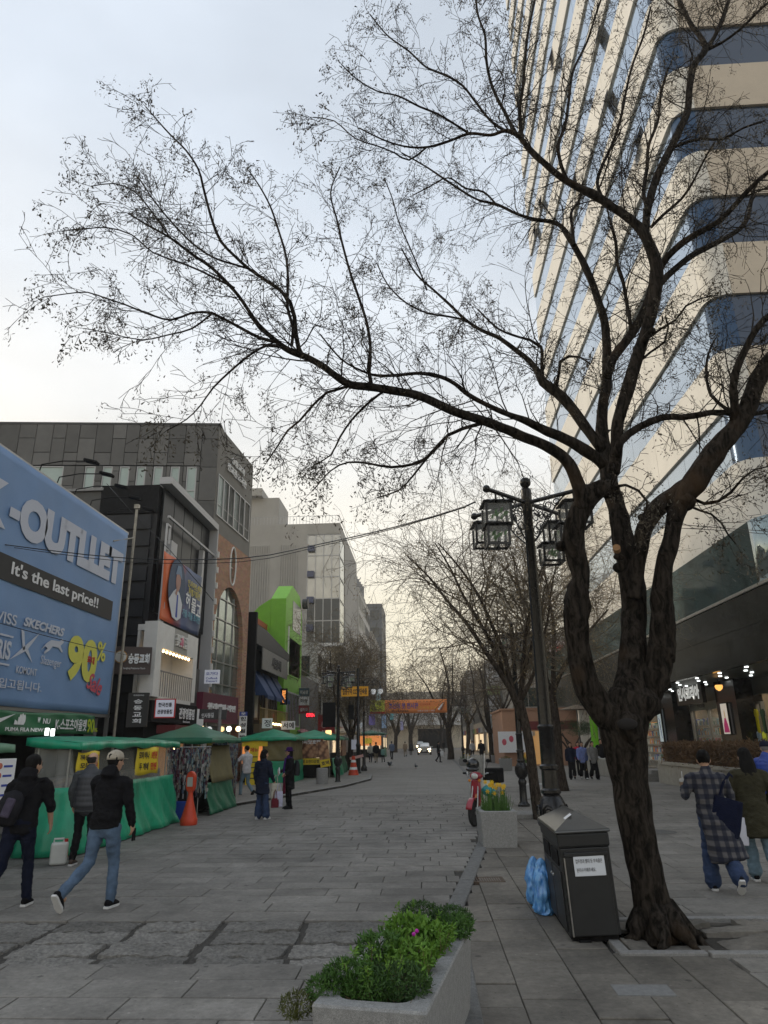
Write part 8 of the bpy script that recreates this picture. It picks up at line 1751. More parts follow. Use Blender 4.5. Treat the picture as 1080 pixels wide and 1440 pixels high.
def make_person(label, loc, rz, pose=None, h=1.68, skin=None, top=None, bottom=None, hair='short', shoes=None, sole=None, top_kind='jacket', hem=.78, flare=0.0, hood=False,
                bell=.0, quality=2, lean=0.0, turn=0.0, tilt=0.0, bag=None, hat=None, scarf=None, group=None, haircol=None, vest=None, swing=(0, 0), face=True, sleeve=1.0, slim=1.0, coatopen=False):
    """pose: dict of joints in the person's frame (x right, y forward, z up) for a 1.68 m body"""
    P = dict(hipL=(-.095, 0, .90), hipR=(.095, 0, .90), kneeL=(-.10, .02, .49), kneeR=(.10, .02, .49), ankL=(-.105, -.01, .09), ankR=(.105, -.01, .09),
             shL=(-.185, 0, 1.385), shR=(.185, 0, 1.385), elL=(-.235, -.02, 1.11), elR=(.235, -.02, 1.11), wrL=(-.235, .05, .87), wrR=(.235, .05, .87), footL=0, footR=0)
    if pose: P.update(pose)
    S = h/1.68; t = thing('person', label, 'person', loc, rz, group); t.scale = (S, S, S)
    sk = skin or M_skin; vx = {3: .0075, 2: .013, 1: .024}[quality]; ws = quality >= 2
    L_ = Matrix.Translation((0, 0, .92)) @ Matrix.Rotation(-lean, 4, 'X') @ Matrix.Rotation(tilt, 4, 'Y') @ Matrix.Translation((0, 0, -.92))
    up = lambda v: L_ @ Vector(v)
    for k in ('shL', 'shR'): P[k] = up(P[k])
    for k in ('elL', 'elR', 'wrL', 'wrR'): P[k] = Vector(P[k]) if k in (pose or {}) else up(P[k])
    V = {k: Vector(v) for k, v in P.items() if not isinstance(v, (int, float))}
    neck, headc = up((0, .005, 1.44)), up((0, .03, 1.575)); Hd = Matrix.Translation(headc) @ Matrix.Rotation(turn, 4, 'Z')
    # --- body: one continuous skin surface
    b = MB()
    et(b, [up((0, 0, .90)), up((0, 0, 1.05)), up((0, 0, 1.2)), up((0, .0, 1.33)), up((0, 0, 1.41))], [(.15, .10), (.125, .085), (.145, .10), (.155, .095), (.09, .07)])
    et(b, [up((0, -.005, 1.39)), neck, up((0, .012, 1.49))], [(.062, .058), (.053, .055), (.052, .055)])
    hp = [(-.118, .022, .026, .030), (-.095, .020, .046, .052), (-.06, .012, .062, .078), (-.02, .002, .071, .090), (.03, -.004, .076, .098), (.07, -.006, .068, .088), (.10, -.006, .044, .058), (.115, -.006, .02, .03)]
    b.tube([Hd @ Vector((0, y, z)) for z, y, rx, ry in hp], [(rx, ry) for z, y, rx, ry in hp], 18, ref=tuple(Matrix.Rotation(turn, 3, 'Z') @ Vector((1, 0, 0))))
    if face:
        b.tube([Hd @ Vector(q) for q in ((0, .085, .01), (0, .105, -.02), (0, .108, -.032), (0, .08, -.042))], [.008, .012, .015, .008], 8)
        for s_ in (-1, 1): b.ball(Hd @ Vector((.076*s_, -.008, -.012)), (.012, .022, .032), 10, 6)
    for s_, c in ((-1, 'L'), (1, 'R')):
        sh, e, w_ = V['sh'+c], V['el'+c], V['wr'+c]; et(b, [Vector((sh.x*.88, sh.y, sh.z-.03)), lerp(sh, e, .4), e], [.040, .042, .036]); et(b, [e, lerp(e, w_, .35), w_], [.037, .038, .026])
        hpq, k, a = V['hip'+c], V['knee'+c], V['ank'+c]; et(b, [hpq, lerp(hpq, k, .4), k], [.078, .07, .05]); et(b, [k, lerp(k, a, .35), a], [.05, .052, .033])
        d = (w_-e).normalized(); side = d.cross(Vector((0, 1, 0)))
        if side.length < .2: side = Vector((1, 0, 0))
        side.normalize(); inn = Vector((-s_, 0, 0)) if abs(d.x) < .8 else Vector((0, 1, 0)); nrm = (inn-d*inn.dot(d)).normalized(); fw = d.cross(nrm).normalized()
        if fw.y < 0: fw = -fw
        cc = w_+d*.045; curl = nrm
        b.tube([w_-d*.01, w_+d*.03, w_+d*.075], [(.024, .017), (.038, .016), (.036, .014)], 10, ref=tuple(fw))
        if quality >= 3 or (quality == 2 and face):
            for q, ln in ((-1.5, .062), (-.5, .075), (.5, .08), (1.5, .07)):
                r0 = w_+d*.07+fw*q*.0195; b.tube([r0, r0+d*ln*.4+curl*.006, r0+d*ln*.75+curl*.022, r0+d*ln*.92+curl*.04], [.0092, .0088, .008, .006], 8)
            r0 = w_+d*.02+fw*.03; b.tube([r0, r0+d*.03+fw*.018, r0+d*.06+fw*.02+curl*.012, r0+d*.075+fw*.014+curl*.022], [.012, .0105, .0095, .007], 8)
        ft = P['foot'+c]
        b.tube([a, a+Vector((0, .02, -.04)), a+Vector((0, .09, -.06))], [.032, .035, .03], 8)
    link('body', named(fuse(b, vx, 2), sk), t, smooth=180)
    # --- trousers
    tr = MB(); ex = .012
    et(tr, [up((0, 0, .98)), (V['hipL']+V['hipR'])/2+Vector((0, 0, .03)), (V['hipL']+V['hipR'])/2-Vector((0, .0, .05))], [(.15*slim, .108), (.168*slim, .12), (.15*slim, .11)])
    for c in 'LR':
        hpq, k, a = V['hip'+c], V['knee'+c], V['ank'+c]; an = a+(k-a).normalized()*.0
        et(tr, [hpq-Vector((0, 0, .02)), lerp(hpq, k, .5), k, lerp(k, a, .45), an], [(.092, .10), (.082, .088), (.064+bell*.3, .066+bell*.3), (.062+bell*.7, .066+bell*.7), (.056+bell, .060+bell)])
    me = fuse(tr, max(vx*1.2, .012), 3); wrinkle(me, .013, (9, 9, 17), rz, .006) if ws else None; link('trousers', named(me, bottom or cloth('black_trouser', (.012, .012, .014))), t, smooth=180)
    # --- upper garment
    tp_ = MB(); hz = hem; slx = slim
    pts = [up((0, 0, 1.415)), up((0, -.005, 1.36)), up((0, 0, 1.22)), up((0, 0, 1.05))]; rd = [(.118*slx, .080), (.178*slx, .118), (.19*slx, .132), (.175*slx, .125)]
    z = .95
    lows = [zz for zz in (.95, .8, .65, .5, .38) if zz > hz+.03]+[hz]
    for zz in lows:
        f_ = (1.05-zz); pts.append(up((0, 0, zz)) if zz > .9 else Vector((up((0, 0, .92)).x+swing[0]*f_, up((0, 0, .92)).y+swing[1]*f_, zz))); rd.append((.182*slx+flare*f_, .135+flare*f_*.8))
    et(tp_, pts, rd, 20, .18)
    for c in 'LR':
        sh, e, w_ = V['sh'+c], V['el'+c], V['wr'+c]; we = lerp(e, w_, sleeve if sleeve <= 1 else 1)
        si = Vector((sh.x*.86, sh.y, sh.z-.025)); et(tp_, [si, lerp(sh, e, .22), lerp(sh, e, .55), e], [.070, .077, .068, .060])
        if sleeve > .05: et(tp_, [e, lerp(e, we, .5), we], [.060, .056, .050])
    et(tp_, [up((0, -.01, 1.38)), up((0, .0, 1.455))], [(.085, .08), (.072, .072)])
    if hood: et(tp_, [up((0, -.06, 1.33)), up((0, -.11, 1.42)), up((0, -.075, 1.49))], [(.09, .03), (.115, .06), (.10, .045)])
    me = fuse(tp_, max(vx*1.2, .012), 2); wrinkle(me, .018, (6, 6, 9), rz+3, .009) if ws else None; gj = link(top_kind, named(me, top), t, smooth=180)
    if vest:
        vs_ = MB(); et(vs_, [up((0, 0, 1.39)), up((0, 0, 1.3)), up((0, 0, 1.1)), up((0, 0, .86))], [(.15, .10), (.205, .142), (.205, .15), (.205, .152)], 20); et(vs_, [up((0, -.005, 1.40)), up((0, 0, 1.46))], [(.09, .085), (.078, .078)])
        me = fuse(vs_, vx, 2); n = len(me.vertices); co = np.empty(n*3); me.vertices.foreach_get('co', co); co = co.reshape(-1, 3); k = 1+.035*np.abs(np.sin(co[:, 2]*math.pi/.085)); co[:, 0] *= k; co[:, 1] *= k; me.vertices.foreach_set('co', co.ravel()); link('quilted_vest', named(me, vest), t, smooth=180)
    # --- hair
    hm = MB(); hs = [(-.05, -.035, .060, .055), (-.02, -.028, .078, .078), (.03, -.018, .086, .100), (.075, -.012, .080, .098), (.11, -.010, .058, .070), (.13, -.010, .026, .032)]
    if hair != 'none':
        if hair == 'bald': hs = [(-.05, -.045, .062, .045), (-.01, -.045, .080, .062), (.03, -.045, .082, .066), (.05, -.045, .07, .06)]
        if hair in ('bob', 'long', 'pony'): hs = [(-.10, -.045, .075, .055)]+hs
        hm.tube([Hd @ Vector((0, y, z)) for z, y, rx, ry in hs], [(rx, ry) for z, y, rx, ry in hs], 18, ref=tuple(Matrix.Rotation(turn, 3, 'Z') @ Vector((1, 0, 0))))
        if hair == 'bob': et(hm, [Hd @ Vector((0, -.045, .02)), Hd @ Vector((0, -.05, -.06)), Hd @ Vector((0, -.045, -.125))], [(.09, .07), (.10, .075), (.09, .065)])
        if hair == 'long': et(hm, [Hd @ Vector((0, -.05, .02)), Hd @ Vector((0, -.08, -.1)), Hd @ Vector((.01, -.105, -.24)), Hd @ Vector((.02, -.12, -.40))], [(.088, .065), (.105, .062), (.105, .05), (.06, .03)])
        me = fuse(hm, max(vx, .010), 2); wrinkle(me, .006, (30, 30, 9), rz, .003) if ws else None; link('hair', named(me, haircol or M_hair), t, smooth=180)
    # --- face
    if face:
        e_ = MB()
        for s_ in (-1, 1): MB().ball(Hd @ Vector((.03*s_, .081, .008)), (.014, .008, .006), 10, 6).build('eye', M_hair, t); e_.tube([Hd @ Vector(((.03+q)*s_, .086-abs(q)*.4, .028)) for q in (-.016, 0, .018)], .004, 5)
        e_.build('eyebrows', M_hair, t); MB().tube([Hd @ Vector((q, .083-abs(q)*.3, -.062)) for q in (-.022, 0, .022)], [.003, .006, .003], 6).build('mouth', mat('lips', (.32, .12, .10), .5), t)
    # --- shoes
    for c in 'LR':
        a = V['ank'+c]; an = P['foot'+c]; M_ = Matrix.Translation(a) @ Matrix.Rotation(an, 4, 'X')
        s_ = MB(); s_.tube([M_ @ Vector(q) for q in ((0, -.075, -.045), (0, -.055, -.035), (0, .0, -.025), (0, .07, -.042), (0, .13, -.056), (0, .165, -.064))], [(.026, .026), (.036, .040), (.042, .048), (.046, .036), (.044, .024), (.024, .012)], 14, ref=(1, 0, 0))
        shoe = s_.build('shoe', shoes or M_blackmat, t, smooth=180)
        o_ = MB(); ring = [(-.03, -.085), (.03, -.085), (.042, -.04), (.042, .03), (.05, .10), (.036, .155), (0, .178), (-.036, .155), (-.05, .10), (-.042, .03), (-.042, -.04)]; o_.prismz(ring, -.089, -.062); o_.v = [tuple(M_ @ Vector(v)) for v in o_.v]; o_.build('sole', sole or M_blackmat, shoe, bevel=.006)
    t['_up'] = 0; del t['_up']
    return t, up, Hd, V
def named(me, m): me.materials.clear(); me.materials.append(m); return me
def walk(st, lean=.05, back=None, w_=.095, arm=.16):
    """legs at stride st (m): left forward for st>0; back foot heel lifted"""
    d = dict(); s_ = abs(st)
    F_, B_ = ('L', 'R') if st > 0 else ('R', 'L'); sx = {'L': -1, 'R': 1}
    d['hip'+F_] = (sx[F_]*.095, 0, .88); d['hip'+B_] = (sx[B_]*.095, 0, .88)
    d['knee'+F_] = (sx[F_]*w_, s_*.40+.02, .50); d['ank'+F_] = (sx[F_]*w_, s_*.52, .09)
    d['knee'+B_] = (sx[B_]*w_, -s_*.12+.05, .475); d['ank'+B_] = (sx[B_]*w_, -s_*.80, .19); d['foot'+B_] = -.75
    d['el'+B_] = (sx[B_]*.235, .05, 1.115); d['wr'+B_] = (sx[B_]*.23, arm+.08, .90); d['el'+F_] = (sx[F_]*.235, -.07, 1.11); d['wr'+F_] = (sx[F_]*.235, -.05, .86)
    return d
C_denim = mat('denim', (.075, .12, .19), .85, 0, 7, .3, .3, 90); C_denimd = mat('dark_denim', (.022, .042, .10), .85, 0, 7, .25, .3, 90); C_denimp = mat('pale_denim', (.13, .20, .25), .85, 0, 7, .25, .3, 90)
C_black = cloth('black', (.010, .010, .012)); C_navy = cloth('navy', (.014, .018, .035)); C_char = cloth('charcoal', (.035, .037, .042)); C_white = cloth('white', (.5, .5, .52)); C_olive = cloth('olive', (.045, .042, .026)); C_blue = mat('padded_blue', (.02, .05, .28), .45, 0, 8, .15)
C_purple = cloth('purple', (.055, .02, .14)); C_cream = cloth('cream', (.45, .42, .34)); C_ltblue = cloth('light_blue', (.16, .21, .45)); C_grey = cloth('grey', (.2, .2, .2)); S_white = mat('white_shoe', (.6, .6, .6), .5)
def plaid():
    m = bpy.data.materials.new('plaid_wool'); m.use_nodes = True; t = m.node_tree; b = t.nodes['Principled BSDF']; b.inputs['Roughness'].default_value = .95
    g = t.nodes.new('ShaderNodeTexCoord'); sp = t.nodes.new('ShaderNodeSeparateXYZ'); t.links.new(g.outputs['Object'], sp.inputs[0])
    def band(sock, freq, ph=0):
        a = t.nodes.new('ShaderNodeMath'); a.operation = 'MULTIPLY_ADD'; a.inputs[1].default_value = freq; a.inputs[2].default_value = ph; t.links.new(sock, a.inputs[0]); f = t.nodes.new('ShaderNodeMath'); f.operation = 'FRACT'; t.links.new(a.outputs[0], f.inputs[0])
        r = t.nodes.new('ShaderNodeValToRGB'); r.color_ramp.interpolation = 'LINEAR'; e = r.color_ramp.elements; e[0].position = .40; e[0].color = (0, 0, 0, 1); e[1].position = .5; e[1].color = (1, 1, 1, 1); x = e.new(.9); x.color = (1, 1, 1, 1); y = e.new(1.0); y.color = (0, 0, 0, 1); t.links.new(f.outputs[0], r.inputs[0]); return r.outputs[0]
    ad0 = t.nodes.new('ShaderNodeMath'); ad0.operation = 'MULTIPLY_ADD'; ad0.inputs[1].default_value = .25; t.links.new(sp.outputs['Y'], ad0.inputs[0]); t.links.new(sp.outputs['X'], ad0.inputs[2])
    h = band(ad0.outputs[0], 9.5); v = band(sp.outputs['Z'], 8.2)
    ad = t.nodes.new('ShaderNodeMath'); ad.operation = 'ADD'; t.links.new(h, ad.inputs[0]); t.links.new(v, ad.inputs[1]); hf = t.nodes.new('ShaderNodeMath'); hf.operation = 'MULTIPLY'; hf.inputs[1].default_value = .5; t.links.new(ad.outputs[0], hf.inputs[0])
    r = t.nodes.new('ShaderNodeValToRGB'); e = r.color_ramp.elements; e[0].color = (.010, .013, .028, 1); e[1].position = 1; e[1].color = (.105, .10, .105, 1); x = e.new(.5); x.color = (.030, .032, .045, 1); t.links.new(hf.outputs[0], r.inputs[0]); t.links.new(r.outputs[0], b.inputs['Base Color']); return m
def bagthing(name, label, cat, loc, rz, w_, h_, m, strap=None, d_=.08, tote=True):
    t = thing(name, label, cat, loc, rz); mb = MB(); g = []
    prof = [(.02, .9), (.5, 1.0), (.85, .95), (1, .86)]
    vs = []; 
    for zf, wf, df in ((0, .86, .5), (.03, .95, .9), (.3, 1.0, 1.0), (.7, .97, .8), (1.0, .9, .25)):
        for k in range(16): a = 2*math.pi*k/16; c_, s_ = math.cos(a), math.sin(a); vs.append((w_/2*wf*math.copysign(abs(c_)**.6, c_)+.006*math.sin(k*2.3+zf*9), d_/2*df*math.copysign(abs(s_)**.6, s_)+.006*math.sin(k*3.1+zf*7), h_*(zf-1)))
    mb.add(vs, [(i*16+j, i*16+(j+1) % 16, (i+1)*16+(j+1) % 16, (i+1)*16+j) for i in range(4) for j in range(16)]+[tuple(range(15, -1, -1)), tuple(64+j for j in range(16))]); mb.build('bag_body', m, t, smooth=50)
    if tote:
        for s_ in (-1, 1): MB().tube([(-w_*.22, s_*.012, -.01), (-w_*.15, s_*.01, .14), (0, 0, .2), (w_*.15, s_*.01, .14), (w_*.22, s_*.012, -.01)], .007, 6).build('handle', m, t)
    return t
def wpt(t, v):      # a point of the person's frame in the world
    return t.matrix_basis @ Vector(v)
def facing(p, q): return math.degrees(math.atan2(-(q[0]-p[0]), q[1]-p[1]))

# 1 man leaning forward at the left edge, black hoodie, sling backpack
q = G(30, 1279); q.z = 0
A1, up1, H1, V1 = make_person('man in a black hoodie with sling backpack at the left edge', (-4.93, 8.92, 0), 8, dict(walk(-.30), kneeR=(.10, .10, .49), ankR=(.12, .13, .09), kneeL=(-.14, -.06, .47), ankL=(-.16, -.34, .20), footL=-.75, hipL=(-.095, -.02, .88), hipR=(.095, -.02, .88),
    elR=(.27, .10, 1.12), wrR=(.27, .20, .885), elL=(-.25, .14, 1.1), wrL=(-.2, .3, .95)), 1.70, top=C_black, bottom=cloth('ink_trouser', (.010, .013, .028)), hood=True, quality=3, lean=.20, turn=-.55, hem=.80, shoes=C_black, sole=S_white, sleeve=.35)
A1['label'] = 'man in a black hoodie with sling backpack at the left edge'
bp_ = thing('backpack', 'small black and violet sling backpack on the back of the man at the left edge', 'backpack', wpt(A1, up1((-.10, -.17, 1.06))), 8); bp_.rotation_euler = (R(-12), R(14), R(8))
mb = MB(); mb.tube([(0, 0, -.2), (0, -.02, -.16), (0, -.04, 0), (0, -.02, .14), (0, 0, .19)], [(.06, .03), (.135, .06), (.15, .08), (.12, .06), (.05, .02)], 18, ref=(1, 0, 0)); mb.build('pack_body', cloth('pack_black', (.018, .018, .022)), bp_, smooth=180); MB().box(-.04, .07, -.13, -.09, -.12, .10).build('front_pocket', cloth('violet_grey', (.07, .06, .09)), bp_, bevel=.02)
MB().tube([up1((.20, .04, 1.40)), up1((.17, -.13, 1.36)), up1((.08, -.165, 1.22)), up1((-.06, -.19, 1.10))], [(.020, .004)]*4, 8).build('strap', MATS['cloth_pack_black'], bp_)
st_ = bp_.children[-1]; st_.matrix_parent_inverse = Matrix(); st_.parent = A1; st_.name = 'backpack_strap'
# 2 man in vest
A2, up2, H2, V2 = make_person('balding man in a quilted grey vest and black trousers beside the bright green stall', (-5.55, 11.95, 0), 6, dict(hipL=(-.095, 0, .9), kneeL=(-.10, .02, .49), ankL=(-.125, -.03, .09), kneeR=(.11, .03, .48), ankR=(.15, -.12, .10), elL=(-.25, -.02, 1.12), wrL=(-.235, .04, .88)),
    1.68, top=cloth('grey_sweater', (.06, .065, .07)), bottom=C_black, hair='bald', quality=2, lean=.06, turn=-.2, vest=mat('grey_quilt', (.045, .047, .055), .5, 0, 8, .15), shoes=mat('brown_shoe', (.05, .03, .02), .6), sole=S_white, haircol=cloth('grey_hair', (.03, .028, .027)))
# 3 man in beige cap
A3, up3, H3, V3 = make_person('man in a beige cap, black hooded jacket and blue jeans striding past the stall', (-3.88, 8.9, 0), -8, dict(hipL=(-.09, 0, .88), hipR=(.09, 0, .88), kneeR=(.10, .10, .49), ankR=(.12, .06, .09), kneeL=(-.13, -.04, .475), ankL=(-.24, -.36, .20), footL=-.9,
    elR=(.26, .04, 1.12), wrR=(.27, .12, .88), elL=(-.22, .12, 1.12), wrL=(-.14, .26, 1.0)), 1.72, top=C_black, bottom=C_denim, hood=True, quality=3, lean=.10, turn=-.35, hem=.84, shoes=C_black, sole=S_white, flare=.02)
cp = MB(); cp.tube([H3 @ Vector((0, y, z)) for z, y in ((.025, -.012), (.06, -.012), (.10, -.012), (.125, -.012), (.138, -.012))], [(.091, .107), (.09, .105), (.075, .09), (.045, .052), (.012, .014)], 20, ref=tuple(Matrix.Rotation(-.35, 3, 'Z') @ Vector((1, 0, 0)))); ct = thing('cap', 'beige baseball cap on the head of the man in blue jeans', 'cap'); ct.matrix_basis = A3.matrix_basis.copy()
M_beige = cloth('beige', (.42, .38, .31)); cp.build('crown', M_beige, ct, smooth=180); br_ = MB(); g = [[H3 @ Vector((.075*math.sin(a)*(.9+.1*k), .075+(.035+.055*k)*math.cos(a), .035-.008*k)) for k in (0, .5, 1)] for a in np.linspace(-1.2, 1.2, 9)]; br_.sheet(g); br_.build('peak', M_beige, ct, smooth=180, solid=.006)
ph = thing('phone', 'black phone in the right hand of the man in the beige cap', 'phone', wpt(A3, V3['wrR']+Vector((.0, .05, -.08))), -8); MB().box(-.005, .005, -.02, .055, -.12, .02).build('case', M_blackmat, ph, bevel=.003)
# 4 woman with tote, back half turned
A4, up4, H4, V4 = make_person('woman with bobbed black hair and navy coat holding a white tote bag', (-4.15, 18.55, 0), -25, dict(elR=(.25, .02, 1.12), wrR=(.24, .16, .92), kneeL=(-.1, .03, .49), ankL=(-.11, 0, .09), ankR=(.11, .05, .09)), 1.62, top=C_navy, bottom=C_denimd, hair='bob', quality=2, hem=.62, flare=.05, bell=.045, shoes=S_white, sole=S_white, turn=-.3, lean=.04, top_kind='coat')
for v, w_, h_, m_, lb in (((.26, .22, .86), .24, .42, cloth('canvas', (.42, .40, .34)), 'off-white canvas tote bag held by the woman with bobbed hair'), ((.34, .26, .66), .22, .36, cloth('paper_lilac', (.42, .42, .55)), 'pale lilac paper bag hanging below the white tote'), ((.30, .16, .50), .2, .22, cloth('maroon_bag', (.12, .02, .03)), 'small maroon bag hanging behind the lilac paper bag')):
    bagthing('tote_bag' if 'tote' in lb and 'below' not in lb else 'shopping_bag', lb, 'bag', wpt(A4, v), 30, w_, h_, m_)
# 5 woman purple hat
A5, up5, H5, V5 = make_person('woman in a purple hat, purple scarf and long black coat', (-4.0, 21.35, 0), 165-90+40, dict(elR=(.24, .02, 1.12), wrR=(.12, .24, 1.02), elL=(-.25, .0, 1.12), wrL=(-.22, .16, .98)), 1.63, top=C_black, bottom=C_black, hair='bob', quality=2, hem=.55, flare=.05, turn=-.25, top_kind='coat')
ht = thing('hat', 'purple felt hat with a brim on the woman in the long black coat', 'hat'); ht.matrix_basis = A5.matrix_basis.copy()
mb = MB(); Z5 = H5 @ Matrix.Translation((0, -.012, 0)); mb.lathe([(.155, .035), (.15, .05), (.10, .055), (.098, .10), (.085, .14), (.05, .15)], n=20); mb.v = [tuple(Z5 @ Vector(v)) for v in mb.v]; mb.build('brim_and_crown', cloth('purple_felt', (.05, .015, .10)), ht, smooth=50)
sc_ = thing('scarf', 'long purple scarf hanging down the front of the long black coat', 'scarf'); sc_.matrix_basis = A5.matrix_basis.copy(); mb = MB(); et(mb, [up5((0, .0, 1.42)), up5((0, .01, 1.48))], [(.10, .10), (.085, .085)]); et(mb, [up5((.03, .12, 1.40)), up5((.04, .16, 1.15)), up5((.04, .165, .9)), Vector((.04, .16, .70))], [(.06, .025), (.085, .02), (.09, .018), (.08, .014)]); mb.build('scarf_cloth', C_purple, sc_, smooth=180)
bagthing('backpack', 'black backpack on the back of the woman in the purple hat', 'backpack', wpt(A5, (0, -.22, 1.34)), 115, .28, .42, C_char, d_=.16, tote=False)
o = thing('papers', 'folded white papers held in front by the woman in the purple hat', 'papers', wpt(A5, (.1, .30, 1.02)), 115); MB().box(-.1, .1, -.01, .01, -.08, .1, Matrix.Rotation(.4, 4, 'Y')).build('sheet', M_whitesign, o)
bagthing('shopping_bag', 'maroon and white paper bag carried low by the woman in the purple hat', 'bag', wpt(A5, (-.2, .2, .80)), 100, .22, .36, cloth('maroon', (.10, .01, .025)))
# 6 man white shirt by the food stall
q = G(345, 1121); A6, *_ = make_person('man in a white short-sleeved shirt and jeans walking behind the couple with bags', (q.x, q.y, 0), 60, dict(walk(.3), elL=(-.28, .12, 1.2), wrL=(-.32, .32, 1.22)), 1.70, top=C_white, bottom=C_denimp, quality=1, turn=.2, sleeve=.3)
# 7 plaid woman
A7, up7, H7, V7 = make_person('woman in a long blue and grey plaid coat and jeans carrying an iced coffee', (3.56, 9.75, 0), -10, dict(hipL=(-.09, 0, .9), kneeL=(-.10, .08, .49), ankL=(-.10, .02, .09), kneeR=(.11, -.02, .47), ankR=(.15, -.34, .19), footR=-.8, elL=(-.30, .02, 1.12), wrL=(-.28, .22, 1.20), elR=(.26, .03, 1.12), wrR=(.27, .12, .92)),
    1.61, top=plaid(), bottom=C_denimd, quality=3, hair='short', hem=.36, flare=.07, swing=(.16, -.16), bell=.045, slim=1.02, turn=-.12, lean=.03, shoes=C_black, sole=S_white, top_kind='plaid_coat')
ic = thing('iced_coffee', 'clear cup of iced coffee with straw held by the plaid coat woman', 'drink', wpt(A7, V7['wrL']+Vector((.01, .06, .03))), 0)
MB().lathe([(.03, -.06), (.042, .05)], n=16).build('cup', mat('coffee_cup', (.30, .22, .16), .25, 0), ic, smooth=40); MB().lathe([(.044, .05), (.043, .07), (.03, .09), (.008, .095)], n=16).build('dome_lid', mat('clear_lid', (.6, .6, .58), .2, alpha=.6), ic, smooth=40); MB().cyl((0, 0, .06), (.0, -.02, .18), .0045, 6).build('straw', M_whitesign, ic)
tb7 = bagthing('shoulder_bag', 'large dark navy shoulder bag on the right side of the plaid coat woman', 'bag', wpt(A7, (.20, -.13, 1.10)), -25, .36, .46, cloth('bag_navy', (.008, .011, .030)), d_=.14, tote=False); tb7.rotation_euler = (0, R(16), R(-20))
MB().tube([(-.10, .0, -.02), (-.08, .05, .16), (-.02, .13, .29), (.02, .2, .26)], [(.022, .005)]*4, 8).build('strap', MATS['cloth_bag_navy'], tb7)
# 8 olive coat woman
A8, up8, H8, V8 = make_person('woman with long black hair in an olive green coat and pale jeans', (4.30, 10.3, 0), -12, dict(hipL=(-.09, 0, .9), kneeL=(-.09, .09, .49), ankL=(-.09, .05, .09), kneeR=(.11, .0, .47), ankR=(.12, -.3, .18), footR=-.7, elR=(.28, .0, 1.13), wrR=(.26, .14, .98), elL=(-.25, .0, 1.1), wrL=(-.24, .08, .86)),
    1.62, top=C_olive, bottom=C_denimp, quality=3, hair='long', hem=.56, flare=.09, bell=.03, shoes=C_black, sole=S_white, turn=.15, swing=(.05, -.05), slim=1.05, top_kind='coat')
M_pbag = mat('white_plastic_bag', (.62, .62, .66), .35, 0, 9, .12, .6, 18, alpha=.85)
b1 = bagthing('plastic_bag', 'translucent crumpled white carrier bag between the plaid coat and the olive coat', 'bag', wpt(A8, (-.32, .0, .84)), 0, .22, .38, M_pbag, d_=.14); b2_ = bagthing('paper_bag', 'white rectangular paper bag hanging by the olive coat woman', 'bag', wpt(A8, (-.25, -.1, .80)), -12, .23, .34, mat('white_paper', (.62, .63, .72), .5), d_=.09)
for k in range(3): MB().tube([(-.07+.07*k, 0, -.02), (-.09+.08*k, .03*k, .05), (-.03+.05*k, .0, .10), (.0, .0, .03)], [.02, .03, .022, .008], 8).build('knotted_top', M_pbag, b1, smooth=180)
# 9 man in blue quilted vest
A9, up9, H9, V9 = make_person('man in a dark cap and bright blue padded jacket at the right edge', (6.05, 13.6, 0), -60, walk(.25), 1.68, top=C_blue, bottom=C_black, quality=2, hair='short', haircol=cloth('grey_hair2', (.2, .2, .2)), vest=C_blue, turn=.9, top_kind='padded_jacket')
ct = thing('cap', 'dark navy baseball cap on the man in the blue padded jacket', 'cap'); ct.matrix_basis = A9.matrix_basis.copy()
cp = MB(); cp.tube([H9 @ Vector((0, y, z)) for z, y in ((.03, -.012), (.06, -.012), (.10, -.012), (.125, -.012), (.138, -.012))], [(.091, .107), (.09, .105), (.075, .09), (.045, .052), (.012, .014)], 20, ref=tuple(Matrix.Rotation(.9, 3, 'Z') @ Vector((1, 0, 0)))); cp.build('crown', C_navy, ct, smooth=180)
br_ = MB(); br_.sheet([[H9 @ Vector((.075*math.sin(a)*(.9+.1*k), .075+(.035+.055*k)*math.cos(a), .035-.008*k)) for k in (0, .5, 1)] for a in np.linspace(-1.2, 1.2, 9)]); br_.build('peak', C_navy, ct, smooth=180, solid=.006)
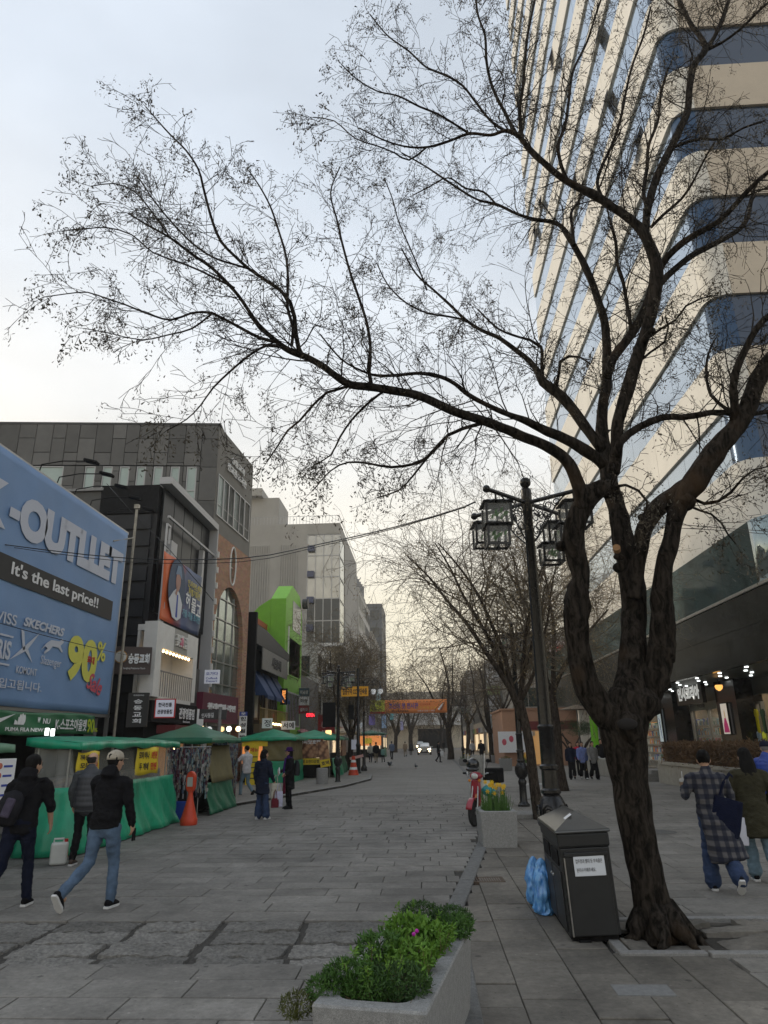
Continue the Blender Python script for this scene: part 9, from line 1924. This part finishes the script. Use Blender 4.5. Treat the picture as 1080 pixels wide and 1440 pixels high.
# group of walkers and distant people: (px, py foot, yaw, height, top, bottom, hair, label, options)
FARP = [
 (806, 1096, 170, 1.60, C_navy, C_black, 'long', 'girl in a dark navy jacket, leftmost of the walking schoolgirls', dict(bell=.04, hem=.8)),
 (822, 1096, 180, 1.62, C_ltblue, C_black, 'long', 'girl in a light blue jacket in the middle of the walking schoolgirls', dict(bell=.05, hem=.74)),
 (816, 1090, 180, 1.60, cloth('bright_red', (.5, .02, .05)), C_black, 'bob', 'person in a bright red top partly hidden behind the light blue jacket', dict()),
 (837, 1096, 190, 1.63, C_grey, C_black, 'long', 'girl in a grey cardigan over a black dress looking at her phone', dict(bell=.05, hem=.70)),
 (849, 1089, 175, 1.72, C_black, C_white, 'short', 'man in a black jacket and white trousers behind the schoolgirls', dict()),
 (795, 1076, 190, 1.74, C_navy, C_navy, 'short', 'person in dark blue standing by the thick forked tree', dict()),
 (617, 1072, -75, 1.68, C_black, C_black, 'short', 'person in black carrying a white bag across the road near the white car', dict()),
 (521, 1072, 180, 1.62, cloth('pale_check', (.4, .4, .36)), C_navy, 'bob', 'pedestrian in a pale top and dark skirt, nearest of the group by the far stall', dict()),
 (529, 1073, 10, 1.70, C_black, cloth('khaki', (.2, .17, .12)), 'short', 'man in a black jacket seen from behind near the far green stall', dict()),
 (539, 1072, 20, 1.30, cloth('mint', (.18, .35, .32)), C_black, 'bob', 'child in a mint patterned top beside the man in the black jacket', dict()),
 (551, 1068, 15, 1.74, cloth('denim_shirt', (.12, .16, .25)), C_black, 'short', 'man in a grey blue shirt in front of the far green stall', dict()),
 (570, 1064, 5, 1.68, cloth('tan_jacket', (.3, .24, .18)), cloth('tan_trouser', (.26, .22, .17)), 'short', 'person in a tan jacket right of the far green stall', dict()),
 (578, 1062, 0, 1.66, C_char, C_black, 'short', 'person in dark grey beside the clustered tree left of the car', dict()),
 (665, 1067, 175, 1.68, C_white, C_char, 'short', 'person in a white shirt walking beside the far planter', dict()),
 (678, 1072, 10, 1.75, C_black, C_black, 'short', 'tall person in black behind the scooter windscreen', dict()),
 (697, 1067, 20, 1.70, C_denimd, C_navy, 'short', 'person in a dark blue denim jacket left of the salmon wall notice board', dict()),
 (705, 1068, 10, 1.66, cloth('pale_green_top', (.35, .4, .33)), C_char, 'short', 'person in a pale green top before the notice board', dict()),
 (716, 1070, 180, 1.70, C_navy, C_navy, 'short', 'person in a navy coat in front of the white notice board', dict(hem=.6)),
 (748, 1083, 180, 1.60, C_white, C_white, 'bob', 'person in white partly hidden behind the daffodil planter', dict()),
 (624, 1058, 0, 1.68, C_black, C_black, 'short', 'tiny dark pedestrian right of the far trees by the road', dict()),
 (612, 1052, 10, 1.68, C_char, C_char, 'short', 'tiny grey pedestrian near the street end', dict()),
]
for i, (px, py, rz, h_, tp1, bt1, hr, lb, op_) in enumerate(FARP):
    q = G(px, py); make_person(lb, (q.x, q.y, 0), rz, walk(.22 if i % 2 else -.22), h_, top=tp1, bottom=bt1, hair=hr, quality=1, shoes=S_white if i in (1, 8) else None, group='people walking in the street', face=(q.y < 45 and abs(rz) > 90), **op_)
q = G(621, 1068); bagthing('shopping_bag', 'flat white shopping bag carried by the person in black crossing the road', 'bag', (q.x-.05, q.y, .78), 0, .55, .5, M_whitesign, d_=.1)
# ------------------------------------------------------------------ thin evening haze over the whole place
hz = MB().box(-70, 60, -8, 250, -1.6, 48).build('haze', None)
hm_ = bpy.data.materials.new('haze_air'); hm_.use_nodes = True; t = hm_.node_tree; t.nodes.clear(); o_ = t.nodes.new('ShaderNodeOutputMaterial'); v_ = t.nodes.new('ShaderNodeVolumePrincipled')
v_.inputs['Color'].default_value = (.93, .92, .90, 1); v_.inputs['Density'].default_value = .0008; v_.inputs['Anisotropy'].default_value = .3; t.links.new(v_.outputs[0], o_.inputs['Volume'])
hz.data.materials.clear(); hz.data.materials.append(hm_); hz['kind'] = 'stuff'
bpy.data.scenes.remove(_tmp)
